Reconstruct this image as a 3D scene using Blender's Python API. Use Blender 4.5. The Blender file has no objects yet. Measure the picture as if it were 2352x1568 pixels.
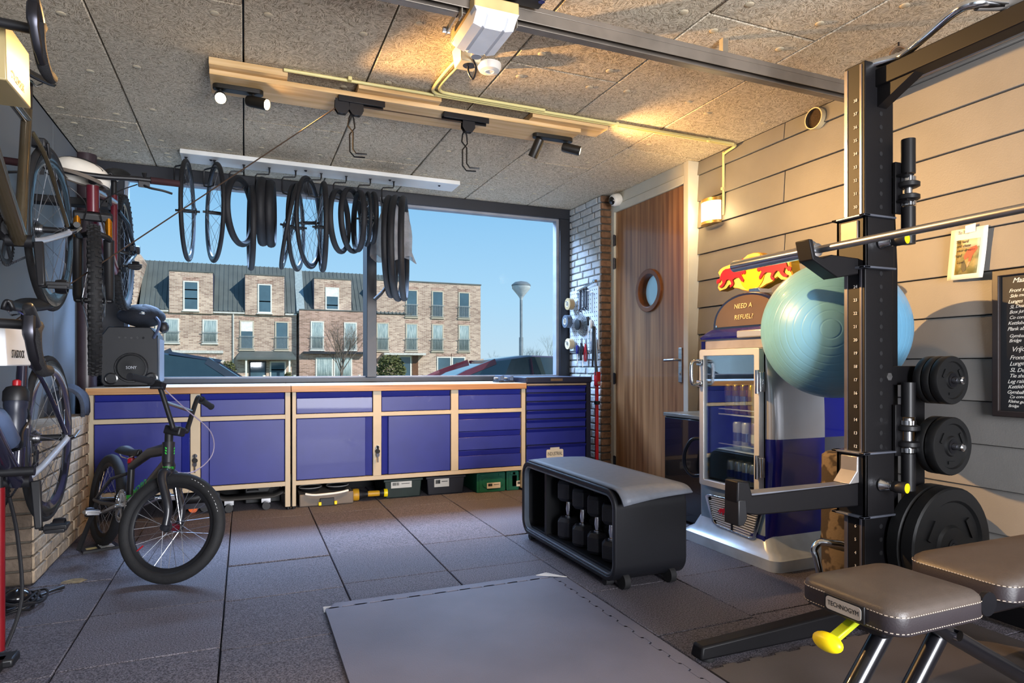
import bpy, bmesh, math, random
from mathutils import Vector as V, Matrix as M
R = random.Random(7)
SC = bpy.context.scene
COL = SC.collection
PI = math.pi
# ---------------------------------------------------------------- camera
EYE = 1.01; FPX = 1471.0; YAW = math.atan(614 / 1471.0)
cd = bpy.data.cameras.new('camera'); cam = bpy.data.objects.new('camera', cd); COL.objects.link(cam)
cd.sensor_width = 36; cd.lens = 36 * FPX / 2352; cd.shift_y = 56 / 2352; cd.clip_start = 0.02; cd.clip_end = 500
cam.location = (0, 0, EYE); cam.rotation_euler = (PI / 2, 0, -YAW)
SC.camera = cam
# ---------------------------------------------------------------- exposure
SC.view_settings.view_transform = 'Standard'; SC.view_settings.look = 'None'
SC.view_settings.gamma = 1; SC.view_settings.exposure = 0.15; SC.view_settings.use_curve_mapping = False
# ---------------------------------------------------------------- sky
W = bpy.data.worlds.new('sky'); SC.world = W; W.use_nodes = True
nt = W.node_tree; nt.nodes.clear()
def wn(t): return nt.nodes.new(t)
tc = wn('ShaderNodeTexCoord'); sx = wn('ShaderNodeSeparateXYZ'); rp = wn('ShaderNodeValToRGB'); bg = wn('ShaderNodeBackground'); ow = wn('ShaderNodeOutputWorld')
nt.links.new(tc.outputs['Generated'], sx.inputs[0]); nt.links.new(sx.outputs['Z'], rp.inputs[0]); nt.links.new(rp.outputs[0], bg.inputs[0]); nt.links.new(bg.outputs[0], ow.inputs[0])
cr = rp.color_ramp
cr.elements[0].position = 0.0; cr.elements[0].color = (.53, .70, .80, 1)
cr.elements[1].position = 1.0; cr.elements[1].color = (.12, .32, .66, 1)
e = cr.elements.new(.10); e.color = (.40, .66, .86, 1)
e = cr.elements.new(.28); e.color = (.215, .50, .80, 1)
bg.inputs[1].default_value = 1.0
# ---------------------------------------------------------------- sun (behind the room, to the right)
def lamp(kind, name, loc, target, energy, color, **kw):
    d = bpy.data.lights.new(name, kind); o = bpy.data.objects.new(name, d); COL.objects.link(o)
    o.location = loc; d.energy = energy; d.color = color
    o.rotation_euler = (V(target) - V(loc)).to_track_quat('-Z', 'Y').to_euler()
    for k, v in kw.items(): setattr(d, k, v)
    return o
lamp('SUN', 'sun', (30, -25, 32), (0, 12, 0), 4.6, (1, .93, .82), angle=.009)
# fill lamps added to boost daylight through the wide window and rear garage door
lamp('AREA', 'window_daylight_fill', (1.0, 6.6, 3.75), (1.1, 3.0, .2), 1100, (.44, .64, 1), shape='RECTANGLE', size=4.2, size_y=1.3)
lamp('AREA', 'garage_door_fill', (1.45, -2.32, 1.25), (-.1, 3.2, 2.1), 430, (.94, .95, 1), shape='RECTANGLE', size=1.6, size_y=2.0)
# ---------------------------------------------------------------- colour and materials
def L(h):
    h = h.lstrip('#'); out = []
    for i in (0, 2, 4):
        v = int(h[i:i + 2], 16) / 255
        out.append(v / 12.92 if v <= .04045 else ((v + .055) / 1.055) ** 2.4)
    return (*out, 1)
MATS = {}
def mat(name, col, rough=.5, metal=0, var=.12, scale=8, bump=0, bscale=None, coat=0, emit=None, estr=0, alpha=1, trans=0, col2=None, spec=.5, stretch=None, ior=1.45, edge=(.35, .65), detail=3):
    """principled material with procedural colour variation and optional relief"""
    if name in MATS: return MATS[name]
    m = bpy.data.materials.new(name); MATS[name] = m; m.use_nodes = True
    t = m.node_tree; p = t.nodes['Principled BSDF']
    c = L(col) if isinstance(col, str) else (*col, 1)
    p.inputs['Roughness'].default_value = rough; p.inputs['Metallic'].default_value = metal
    p.inputs['Coat Weight'].default_value = coat; p.inputs['Specular IOR Level'].default_value = spec
    p.inputs['Transmission Weight'].default_value = trans; p.inputs['IOR'].default_value = ior
    p.inputs['Alpha'].default_value = alpha
    if emit:
        p.inputs['Emission Color'].default_value = L(emit) if isinstance(emit, str) else (*emit, 1); p.inputs['Emission Strength'].default_value = estr
    tco = t.nodes.new('ShaderNodeTexCoord'); mp = t.nodes.new('ShaderNodeMapping')
    t.links.new(tco.outputs['Object'], mp.inputs[0])
    if stretch: mp.inputs['Scale'].default_value = stretch
    nz = t.nodes.new('ShaderNodeTexNoise'); nz.inputs['Scale'].default_value = scale; nz.inputs['Detail'].default_value = detail
    t.links.new(mp.outputs[0], nz.inputs[0])
    r = t.nodes.new('ShaderNodeValToRGB'); t.links.new(nz.outputs[0], r.inputs[0])
    d = L(col2) if col2 else tuple(max(0, x * (1 - var)) for x in c[:3]) + (1,)
    u = c if col2 else tuple(min(1, x * (1 + var)) for x in c[:3]) + (1,)
    r.color_ramp.elements[0].position = edge[0]; r.color_ramp.elements[0].color = d
    r.color_ramp.elements[1].position = edge[1]; r.color_ramp.elements[1].color = u
    t.links.new(r.outputs[0], p.inputs['Base Color'])
    if bump:
        b = t.nodes.new('ShaderNodeBump'); b.inputs['Strength'].default_value = bump; b.inputs['Distance'].default_value = .01
        n2 = t.nodes.new('ShaderNodeTexNoise'); n2.inputs['Scale'].default_value = bscale or scale * 6; n2.inputs['Detail'].default_value = 4
        t.links.new(mp.outputs[0], n2.inputs[0]); t.links.new(n2.outputs[0], b.inputs['Height']); t.links.new(b.outputs[0], p.inputs['Normal'])
    return m
def glassy(name, tint=(1, 1, 1), gloss=.08, rough=0.0, fmul=.6):
    """thin pane: lets light straight through and mirrors a little"""
    if name in MATS: return MATS[name]
    m = bpy.data.materials.new(name); MATS[name] = m; m.use_nodes = True; t = m.node_tree; t.nodes.clear()
    o = t.nodes.new('ShaderNodeOutputMaterial'); mx = t.nodes.new('ShaderNodeMixShader'); a = t.nodes.new('ShaderNodeBsdfTransparent'); g = t.nodes.new('ShaderNodeBsdfGlossy')
    lw = t.nodes.new('ShaderNodeLayerWeight'); lw.inputs[0].default_value = .25
    ma = t.nodes.new('ShaderNodeMath'); ma.operation = 'MULTIPLY_ADD'; ma.inputs[1].default_value = fmul; ma.inputs[2].default_value = gloss
    t.links.new(lw.outputs['Fresnel'], ma.inputs[0]); t.links.new(ma.outputs[0], mx.inputs[0])
    a.inputs[0].default_value = (*tint, 1); g.inputs['Roughness'].default_value = rough; g.inputs[0].default_value = (.95, .97, 1, 1)
    t.links.new(a.outputs[0], mx.inputs[1]); t.links.new(g.outputs[0], mx.inputs[2]); t.links.new(mx.outputs[0], o.inputs[0])
    return m
# ---------------------------------------------------------------- pixel <-> world (2352 x 1568 frame)
SN, CS = math.sin(YAW), math.cos(YAW)
def ray(px, py):
    a = (px - 1176) / FPX; b = (840 - py) / FPX
    return V((CS * a + SN, -SN * a + CS, b))
def onx(px, py, x): d = ray(px, py); return d * (x / d.x) + V((0, 0, EYE))
def ony(px, py, y): d = ray(px, py); return d * (y / d.y) + V((0, 0, EYE))
def onz(px, py, z): d = ray(px, py); return d * ((z - EYE) / d.z) + V((0, 0, EYE))
def ond(px, py, zc): return ray(px, py) * zc + V((0, 0, EYE))
# ---------------------------------------------------------------- mesh builder
def frame_of(d, up=None):
    d = V(d).normalized()
    u = V(up) if up is not None else (V((0, 0, 1)) if abs(d.z) < .95 else V((0, 1, 0)))
    a = d.cross(u).normalized(); b = a.cross(d).normalized()
    return a, b, d
class MB:
    def __init__(s): s.v = []; s.f = []; s.X = None
    def add(s, vs, fs):
        n = len(s.v)
        s.v += [V(p) if s.X is None else s.X @ V(p) for p in vs]; s.f += [tuple(i + n for i in f) for f in fs]; return s
    def box(s, a, b):
        x0, x1 = sorted((a[0], b[0])); y0, y1 = sorted((a[1], b[1])); z0, z1 = sorted((a[2], b[2]))
        return s.add([(x0, y0, z0), (x1, y0, z0), (x1, y1, z0), (x0, y1, z0), (x0, y0, z1), (x1, y0, z1), (x1, y1, z1), (x0, y1, z1)],
                     [(3, 2, 1, 0), (4, 5, 6, 7), (0, 1, 5, 4), (1, 2, 6, 5), (2, 3, 7, 6), (3, 0, 4, 7)])
    def cbox(s, c, size, rot=None):
        h = [q / 2 for q in size]; m = MB().box([-q for q in h], h); T = M.Translation(c)
        if rot is not None: T = T @ (rot.to_4x4() if hasattr(rot, 'to_4x4') else rot)
        return s.add([T @ p for p in m.v], m.f)
    def hexa(s, bot, top):  # 4 + 4 corners, same winding (counter-clockwise seen from top)
        return s.add(list(bot) + list(top), [(3, 2, 1, 0), (4, 5, 6, 7), (0, 1, 5, 4), (1, 2, 6, 5), (2, 3, 7, 6), (3, 0, 4, 7)])
    def beam(s, p, q, w, h, up=None, w1=None, h1=None):
        a, b, d = frame_of(V(q) - V(p), up); w1 = w if w1 is None else w1; h1 = h if h1 is None else h1
        def ring(c, w, h): c = V(c); return [c - a * w / 2 - b * h / 2, c + a * w / 2 - b * h / 2, c + a * w / 2 + b * h / 2, c - a * w / 2 + b * h / 2]
        return s.add(ring(p, w, h) + ring(q, w1, h1), [(3, 2, 1, 0), (4, 5, 6, 7), (0, 1, 5, 4), (1, 2, 6, 5), (2, 3, 7, 6), (3, 0, 4, 7)])
    def rings(s, rs, cap=True, loop=False):
        n = len(rs[0]); vs = [p for r in rs for p in r]; fs = []; k = len(rs)
        for i in range(k if loop else k - 1):
            j = (i + 1) % k
            for q in range(n): w = (q + 1) % n; fs.append((i * n + q, i * n + w, j * n + w, j * n + q))
        if cap and not loop: fs += [tuple(range(n - 1, -1, -1)), tuple(range((k - 1) * n, k * n))]
        return s.add(vs, fs)
    def cyl(s, p, q, r, r1=None, n=12, cap=True):
        a, b, d = frame_of(V(q) - V(p)); r1 = r if r1 is None else r1
        f = lambda c, r: [V(c) + (a * math.cos(2 * PI * i / n) + b * math.sin(2 * PI * i / n)) * r for i in range(n)]
        return s.rings([f(p, r), f(q, r1)], cap)
    def tube(s, pts, r, n=8, loop=False, cap=True, sx=1, sy=1, up=None):
        pts = [V(p) for p in pts]; rs = r if isinstance(r, (list, tuple)) else [r] * len(pts); out = []; pa = None; k = len(pts)
        for i, p in enumerate(pts):
            if loop: d = pts[(i + 1) % k] - pts[i - 1]
            else: d = pts[min(i + 1, k - 1)] - pts[max(i - 1, 0)]
            d.normalize()
            if pa is None: a, b, _ = frame_of(d, up)
            else:
                a = (pa - d * pa.dot(d)).normalized(); b = a.cross(d).normalized()
            pa = a
            out.append([p + (a * math.cos(2 * PI * j / n) * sx + b * math.sin(2 * PI * j / n) * sy) * rs[i] for j in range(n)])
        return s.rings(out, cap, loop)
    def lathe(s, prof, p=(0, 0, 0), d=(0, 0, 1), n=20, cap=True):  # prof: (radius, distance along d)
        a, b, d = frame_of(d); p = V(p)
        return s.rings([[p + d * h + (a * math.cos(2 * PI * i / n) + b * math.sin(2 * PI * i / n)) * max(r, 1e-4) for i in range(n)] for r, h in prof], cap)
    def ring(s, c, ax, R0, r, n=40, m=8, sx=1, sy=1, a0=0, a1=2 * PI):  # torus; sx radial, sy axial
        a, b, d = frame_of(ax); c = V(c); full = abs(a1 - a0 - 2 * PI) < 1e-6; out = []; k = n if full else n + 1
        for i in range(k):
            t = a0 + (a1 - a0) * i / n; e = a * math.cos(t) + b * math.sin(t)
            out.append([c + e * (R0 + r * sx * math.cos(2 * PI * j / m)) + d * (r * sy * math.sin(2 * PI * j / m)) for j in range(m)])
        return s.rings(out, not full, full)
    def sphere(s, c, r, n=16, m=10, sc=(1, 1, 1)):
        prof = [(math.sin(PI * i / m) * r, -math.cos(PI * i / m) * r) for i in range(m + 1)]
        k = MB().lathe(prof, n=n, cap=False); c = V(c)
        return s.add([c + V((p.x * sc[0], p.y * sc[1], p.z * sc[2])) for p in k.v], k.f)
    def prism(s, poly, o, u, v, t):  # outline in (u, v) about o, extruded t along u x v
        o, u, v = V(o), V(u), V(v); w = u.cross(v).normalized() * t
        A = [o + u * x + v * y for x, y in poly]; n = len(A)
        return s.add(A + [p + w for p in A], [tuple(range(n - 1, -1, -1)), tuple(range(n, 2 * n))] + [(i, (i + 1) % n, (i + 1) % n + n, i + n) for i in range(n)])
    def frame(s, out, inn, o, u, v, t):  # picture-frame of two outlines with the same count
        o, u, v = V(o), V(u), V(v); w = u.cross(v).normalized() * t; n = len(out)
        A = [o + u * x + v * y for x, y in out]; B = [o + u * x + v * y for x, y in inn]
        vs = A + B + [p + w for p in A] + [p + w for p in B]; fs = []
        for i in range(n):
            j = (i + 1) % n
            fs += [(i, i + n, j + n, j), (i + 2 * n, j + 2 * n, j + 3 * n, i + 3 * n), (i, j, j + 2 * n, i + 2 * n), (i + n, i + 3 * n, j + 3 * n, j + n)]
        return s.add(vs, fs)
    def grid(s, fn, nu, nv, loopu=False):
        vs = [fn(i / (nu if loopu else nu - 1), j / (nv - 1)) for j in range(nv) for i in range(nu)]; fs = []
        for j in range(nv - 1):
            for i in range(nu if loopu else nu - 1):
                k = (i + 1) % nu; fs.append((j * nu + i, j * nu + k, (j + 1) * nu + k, (j + 1) * nu + i))
        return s.add(vs, fs)
    def build(s, name, m, parent=None, bevel=0, seg=2, ang=38, local=False, flat=False, fix=True, solid=0, sub=0):
        vs = s.v
        if not vs: return None
        loc = V((0, 0, 0))
        if parent is None:
            loc = V((sum(p.x for p in vs) / len(vs), sum(p.y for p in vs) / len(vs), min(p.z for p in vs))); T = M.Translation(-loc)
        elif local: T = None
        else: T = wm(parent).inverted()
        me = bpy.data.meshes.new(name); me.from_pydata([tuple(T @ p) if T else tuple(p) for p in vs], [], s.f)
        if fix:
            b = bmesh.new(); b.from_mesh(me); bmesh.ops.recalc_face_normals(b, faces=b.faces); b.to_mesh(me); b.free()
        if not flat:
            me.polygons.foreach_set('use_smooth', [True] * len(me.polygons)); me.set_sharp_from_angle(angle=math.radians(ang))
        for q in (m if isinstance(m, (list, tuple)) else [m]): me.materials.append(q)
        o = bpy.data.objects.new(name, me); COL.objects.link(o)
        if parent is None: o.location = loc
        else: o.parent = parent
        if solid: k = o.modifiers.new('thick', 'SOLIDIFY'); k.thickness = solid; k.offset = 0
        if sub: k = o.modifiers.new('sub', 'SUBSURF'); k.levels = k.render_levels = sub
        if bevel:
            k = o.modifiers.new('bevel', 'BEVEL'); k.width = bevel; k.segments = seg; k.limit_method = 'ANGLE'; k.angle_limit = math.radians(40)
        return o
def wm(o):
    m = M.LocRotScale(o.location, o.rotation_euler, o.scale)
    return wm(o.parent) @ m if o.parent else m
def tag(o, label=None, cat=None, group=None, kind=None):
    if label: o['label'] = label
    if cat: o['category'] = cat
    if group: o['group'] = group
    if kind: o['kind'] = kind
    return o
def thing(name, label, cat, loc=(0, 0, 0), rz=0, group=None):
    o = bpy.data.objects.new(name, None); COL.objects.link(o); o.empty_display_size = .05
    o.location = loc; o.rotation_euler = (0, 0, rz); return tag(o, label, cat, group)
def struct(o): o['kind'] = 'structure'; return o
def setting(name, loc=(0, 0, 0)):
    o = bpy.data.objects.new(name, None); COL.objects.link(o); o.location = loc; return struct(o)
def kids(o): return [c for c in bpy.data.objects if c.parent == o]
def dup(o, parent=None, children=None):
    c = o.copy(); COL.objects.link(c)
    if parent: c.parent = parent
    for ch in kids(o): dup(ch, c)
    return c
def inst(o, parent, **kw):  # another object on the same mesh
    c = bpy.data.objects.new(o.name.split('.')[0], o.data); COL.objects.link(c); c.parent = parent
    for k, v in kw.items(): setattr(c, k, v)
    return c
def glyphs(s, size, ext=.0004, shear=0, space=1):
    """lettering as plain mesh data in its own (x, y) plane, centred"""
    c = bpy.data.curves.new('t', 'FONT'); c.body = s; c.size = size; c.extrude = ext; c.align_x = 'CENTER'; c.align_y = 'CENTER'; c.shear = shear; c.space_character = space; c.resolution_u = 2
    q = bpy.data.objects.new('t', c); COL.objects.link(q); dg = bpy.context.evaluated_depsgraph_get()
    me = bpy.data.meshes.new_from_object(q.evaluated_get(dg)); vs = [v.co.copy() for v in me.vertices]; fs = [tuple(p.vertices) for p in me.polygons]
    bpy.data.objects.remove(q); bpy.data.curves.remove(c); bpy.data.meshes.remove(me); return vs, fs
def text(name, s, size, o, u, v, m, parent=None, ext=.0004, width=None, shear=0, space=1):
    vs, fs = glyphs(s, size, ext, shear, space)
    u = V(u).normalized(); v = V(v); v = (v - u * v.dot(u)).normalized(); w = u.cross(v); o = V(o); sx = 1
    if not vs: return
    xs = [p.x for p in vs]
    if width: sx = width / (max(xs) - min(xs))
    mid = (max(xs) + min(xs)) / 2
    return MB().add([o + u * (p.x - mid) * sx + v * p.y + w * p.z for p in vs], fs).build(name, m, parent, flat=True, fix=False)
def arctext(mb, s, size, c, ax, R0, a0, step, off, m=None):
    """letters around a circle, tops outward; ax is the side they face"""
    a, b, d = frame_of(ax); c = V(c)
    for i, ch in enumerate(s):
        if ch == ' ': continue
        vs, fs = glyphs(ch, size); t = a0 - step * i; e = a * math.cos(t) + b * math.sin(t); u = e.cross(d) * -1
        u = d.cross(e) * -1
        mb.add([c + e * (R0 + p.y) + u * p.x + d * (off + p.z) for p in vs], fs)
    return mb
def arcpts(cx, cy, r, a0, a1, n): return [(cx + r * math.cos(a0 + (a1 - a0) * i / n), cy + r * math.sin(a0 + (a1 - a0) * i / n)) for i in range(n + 1)]
def rrect(x0, y0, x1, y1, r, n=5):
    p = []
    for cx, cy, a in ((x1 - r, y0 + r, -PI / 2), (x1 - r, y1 - r, 0), (x0 + r, y1 - r, PI / 2), (x0 + r, y0 + r, PI)): p += arcpts(cx, cy, r, a, a + PI / 2, n)
    return p
def smooth(pts, n=4, loop=False):  # Catmull-Rom
    pts = [V(p) for p in pts]; k = len(pts); out = []
    for i in range(k if loop else k - 1):
        p0 = pts[i - 1] if (loop or i) else pts[0]; p1 = pts[i]; p2 = pts[(i + 1) % k]; p3 = pts[(i + 2) % k] if (loop or i + 2 < k) else p2
        for j in range(n):
            t = j / n; out.append(.5 * ((2 * p1) + (p2 - p0) * t + (2 * p0 - 5 * p1 + 4 * p2 - p3) * t * t + (3 * p1 - p0 - 3 * p2 + p3) * t ** 3))
    if not loop: out.append(pts[-1])
    return out
# shared materials
BLK = mat('black_plastic', '#17171a', .45); BLKM = mat('matt_black', '#131316', .7); RUB = mat('tyre_rubber', '#1a1a1c', .75, bump=.15, scale=40)
GLOSSB = mat('gloss_black_paint', '#0e0e12', .22, coat=.5); CHR = mat('chrome', '#d4d6da', .12, 1, var=.03); STL = mat('brushed_steel', '#b4b4b6', .32, 1, stretch=(1, 1, 12))
DSTL = mat('dark_steel', '#3a3a40', .35, .9); WHT = mat('white_plastic', '#e6e4de', .45, var=.04); YEL = mat('yellow_plastic', '#f2d40c', .4, var=.05)
RED = mat('red_paint', '#a3161f', .35); ORG = mat('orange_plastic', '#e8641a', .4); INK = mat('dark_print', '#1a1a1c', .7); WINK = mat('white_print', '#e8e8e8', .6, var=.03)
# ================================================================ materials of the room
def rnd_value(m, amt):
    """each piece a little lighter or darker by its own random number"""
    t = m.node_tree; p = t.nodes['Principled BSDF']; l = p.inputs['Base Color'].links[0]
    oi = t.nodes.new('ShaderNodeObjectInfo'); mr = t.nodes.new('ShaderNodeMapRange'); mr.inputs[3].default_value = 1 - amt; mr.inputs[4].default_value = 1 + amt
    hs = t.nodes.new('ShaderNodeHueSaturation'); t.links.new(oi.outputs['Random'], mr.inputs[0]); t.links.new(mr.outputs[0], hs.inputs['Value'])
    t.links.new(l.from_socket, hs.inputs['Color']); t.links.new(hs.outputs[0], p.inputs['Base Color'])
    for mp in [n for n in t.nodes if n.type == 'MAPPING']:
        vm = t.nodes.new('ShaderNodeVectorMath'); vm.operation = 'MULTIPLY_ADD'; vm.inputs[1].default_value = (1, 1, 1)
        cx = t.nodes.new('ShaderNodeMath'); cx.operation = 'MULTIPLY'; cx.inputs[1].default_value = 37
        t.links.new(oi.outputs['Random'], cx.inputs[0]); src = mp.inputs[0].links[0].from_socket
        t.links.new(src, vm.inputs[0]); t.links.new(cx.outputs[0], vm.inputs[2]); t.links.new(vm.outputs[0], mp.inputs[0])
    return m
def woodwool():
    m = bpy.data.materials.new('wood_wool_board'); m.use_nodes = True; t = m.node_tree; p = t.nodes['Principled BSDF']; N = t.nodes.new; K = t.links.new
    p.inputs['Roughness'].default_value = .85; p.inputs['Specular IOR Level'].default_value = .2
    tc = N('ShaderNodeTexCoord'); oi = N('ShaderNodeObjectInfo'); ad = N('ShaderNodeVectorMath'); ad.operation = 'ADD'
    K(tc.outputs['Object'], ad.inputs[0]); mu = N('ShaderNodeMath'); mu.operation = 'MULTIPLY'; mu.inputs[1].default_value = 19; K(oi.outputs['Random'], mu.inputs[0]); K(mu.outputs[0], ad.inputs[1])
    outs = []
    for sc, sz in ((26, 1.0), (34, 1.3)):
        vo = N('ShaderNodeTexVoronoi'); vo.inputs['Scale'].default_value = sc; K(ad.outputs[0], vo.inputs['Vector'])
        sp = N('ShaderNodeSeparateColor'); K(vo.outputs['Color'], sp.inputs[0])
        an = N('ShaderNodeMath'); an.operation = 'MULTIPLY'; an.inputs[1].default_value = 6.283; K(sp.outputs[0], an.inputs[0])
        rt = N('ShaderNodeVectorRotate'); rt.rotation_type = 'Z_AXIS'; K(ad.outputs[0], rt.inputs['Vector']); K(an.outputs[0], rt.inputs['Angle'])
        mp = N('ShaderNodeMapping'); mp.inputs['Scale'].default_value = (28 * sz, 330 * sz, 28); K(rt.outputs[0], mp.inputs[0])
        nz = N('ShaderNodeTexNoise'); nz.inputs['Scale'].default_value = 1; nz.inputs['Detail'].default_value = 1.5; nz.inputs['Distortion'].default_value = .6; K(mp.outputs[0], nz.inputs[0]); outs.append(nz.outputs[0])
    mx = N('ShaderNodeMath'); mx.operation = 'ADD'; K(outs[0], mx.inputs[0]); K(outs[1], mx.inputs[1])
    rp = N('ShaderNodeValToRGB'); mr = N('ShaderNodeMath'); mr.operation = 'MULTIPLY'; mr.inputs[1].default_value = .5; K(mx.outputs[0], mr.inputs[0]); K(mr.outputs[0], rp.inputs[0])
    rp.color_ramp.elements[0].position = .40; rp.color_ramp.elements[0].color = L('#7d6f5a'); rp.color_ramp.elements[1].position = .56; rp.color_ramp.elements[1].color = L('#d9ccb6')
    K(rp.outputs[0], p.inputs['Base Color'])
    bp = N('ShaderNodeBump'); bp.inputs['Strength'].default_value = .7; bp.inputs['Distance'].default_value = .004; K(mr.outputs[0], bp.inputs['Height']); K(bp.outputs[0], p.inputs['Normal'])
    return rnd_simple(m, .05)
def rnd_simple(m, amt):
    t = m.node_tree; p = t.nodes['Principled BSDF']; l = p.inputs['Base Color'].links[0]
    oi = t.nodes.new('ShaderNodeObjectInfo'); mr = t.nodes.new('ShaderNodeMapRange'); mr.inputs[3].default_value = 1 - amt; mr.inputs[4].default_value = 1 + amt
    hs = t.nodes.new('ShaderNodeHueSaturation'); t.links.new(oi.outputs['Random'], mr.inputs[0]); t.links.new(mr.outputs[0], hs.inputs['Value'])
    t.links.new(l.from_socket, hs.inputs['Color']); t.links.new(hs.outputs[0], p.inputs['Base Color']); return m
WOOL = woodwool()
RTILE = rnd_value(mat('rubber_granule_tile', '#77727a', .58, scale=190, col2='#37343a', bump=.5, bscale=230, spec=.4, edge=(.38, .62)), .10)
SIDE = rnd_value(mat('grey_siding_board', '#74726f', .5, var=.05, scale=5, bump=.08, bscale=160), .05)
GREYP = mat('grey_wall_panel', '#70757b', .42, var=.05, scale=2)
BRKW = rnd_value(mat('white_painted_brick', '#b9bab8', .7, var=.08, scale=18, bump=.9, bscale=30), .07)
BRKB = rnd_value(mat('brown_brick', '#74563f', .85, var=.3, scale=22, bump=.9, bscale=45), .16)
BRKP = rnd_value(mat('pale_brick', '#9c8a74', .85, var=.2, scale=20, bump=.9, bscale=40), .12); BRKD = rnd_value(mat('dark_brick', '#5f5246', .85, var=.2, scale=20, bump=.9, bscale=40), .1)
MORT = mat('mortar', '#4c463e', .9, bump=.4, scale=60); MORTW = mat('painted_mortar', '#8f908e', .85, bump=.4, scale=60)
ANTH = mat('anthracite_frame', '#23252c', .42, var=.05); GLS = glassy('window_glass', (.97, .985, 1), .0, fmul=.012)
FRMW = mat('cream_door_frame', '#c9c6b6', .5, var=.03); DOORW = mat('walnut_veneer', '#a8794f', .33, scale=3, stretch=(9, 9, .35), col2='#7a5031', detail=6, coat=.3)
CEIL = 2.5; D = 5.5; XR = 3.06; XLW = -1.08; YB = -2.3
# ================================================================ floor
fl = struct(MB().box((XLW - .15, YB - .3, -.2), (XR + .15, D + .1, -.03)).build('floor', mat('concrete_screed', '#2a282a', .9)))
tile_mesh = {}
ys = [.0, .505, 1.01, 1.51, 2.015, 2.515, 3.025, 3.54, 4.555, 5.5]
xs = [-1.08, -.58, -.08, .422, .928, 1.428, 1.892, 2.392, 2.892, 3.06]
for i in range(len(xs) - 1):
    for j in range(len(ys) - 1):
        if xs[i + 1] < .0 and j == 0: continue
        w = xs[i + 1] - xs[i] - .005; h = ys[j + 1] - ys[j] - .005; k = (round(w, 3), round(h, 3))
        dy = (-.012, .012, -.018, .02, .0, -.012, .01, -.006, 0)[i]
        if k not in tile_mesh: q = tile_mesh[k] = MB().box((-w / 2, -h / 2, -.03), (w / 2, h / 2, 0)).build('floor_tile', RTILE, fl, local=True, bevel=.003, seg=1)
        else: q = inst(tile_mesh[k], fl); mdf = q.modifiers.new('bevel', 'BEVEL'); mdf.width = .003; mdf.segments = 1
        q.location = V(((xs[i] + xs[i + 1]) / 2, (ys[j] + ys[j + 1]) / 2 + (dy if 0 < j < 7 else 0), -R.random() * .0015)) - fl.location
        q.rotation_euler.z = R.uniform(-.002, .002)
# ================================================================ ceiling of wood wool boards
ce = struct(MB().box((XLW - .15, YB - .3, CEIL + .025), (XR + .15, D + .1, CEIL + .2)).build('ceiling', BLKM))
cx = [-1.08, -.608, -.006, .591, 1.2, 1.812, 2.42, 3.06]
cj = [4.525, 4.945, 4.2, 4.67, 2.9, 4.248, 3.75]
WASH = mat('pale_washer', '#b8ab92', .6, var=.08)
wm0 = None
for i in range(7):
    e = [q for q in [cj[i] + 2.07 * k for k in range(-4, 3)] if YB < q < D]
    e = [YB] + e + [D]
    for j in range(len(e) - 1):
        if e[j + 1] - e[j] < .03 or e[j + 1] < .6: continue
        g = .004; a, b = (cx[i] + g, e[j] + g), (cx[i + 1] - g, e[j + 1] - g)
        q = MB().box((a[0], a[1], CEIL), (b[0], b[1], CEIL + .025)).build('ceiling_board', WOOL, ce, bevel=.004, seg=1)
        rows = [e[j] + .12 + (e[j + 1] - e[j] - .24) * t for t in (0, .36, .68, 1)]
        for wy in rows:
            for wx in (a[0] + .1, b[0] - .1):
                if wy < 1: continue
                p = V((wx + R.uniform(-.01, .01), wy + R.uniform(-.02, .02), CEIL - .002))
                if wm0 is None: wm0 = MB().lathe([(.019, .003), (.019, .0005), (.016, -.0015), (.006, -.0018)], n=14).build('washer', WASH, q, local=True); s = wm0
                else: s = inst(wm0, q)
                s.location = p - wm(q).translation
# ================================================================ right wall: lapped siding boards
wr = struct(MB().box((XR + .022, YB, 0), (XR + .2, D + .1, CEIL)).build('wall_right', BLKM))
zz = [.655 - .193 * k for k in range(3, 0, -1)] + [.655 + .1934 * k for k in range(10)] + [CEIL]
zz = [0] + [z for z in zz if z > .04]
for j in range(len(zz) - 1):
    cuts = [3.795, 2.98, .75, YB] if j % 2 == 1 else [3.795, 1.05 - (j % 4) * .12, YB]
    for k in range(len(cuts) - 1):
        y1, y0 = cuts[k] - .0025, cuts[k + 1] + .0025
        if y1 < -.6: continue
        y0 = max(y0, -1.2); z0, z1 = zz[j] + .0045, zz[j + 1] + .001
        # each board leans: its lower edge stands proud of the one below
        MB().hexa([(XR - .014, y0, z0), (XR + .02, y0, z0), (XR + .02, y1, z0), (XR - .014, y1, z0)],
                  [(XR - .001, y0, z1), (XR + .02, y0, z1), (XR + .02, y1, z1), (XR - .001, y1, z1)]).build('siding_board', SIDE, wr, bevel=.002, seg=1)
# wall piece beside and above the door
struct(MB().box((XR + .02, 3.795, 2.42), (XR + .1, 4.9, CEIL)).build('wall_above_door', FRMW))
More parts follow.
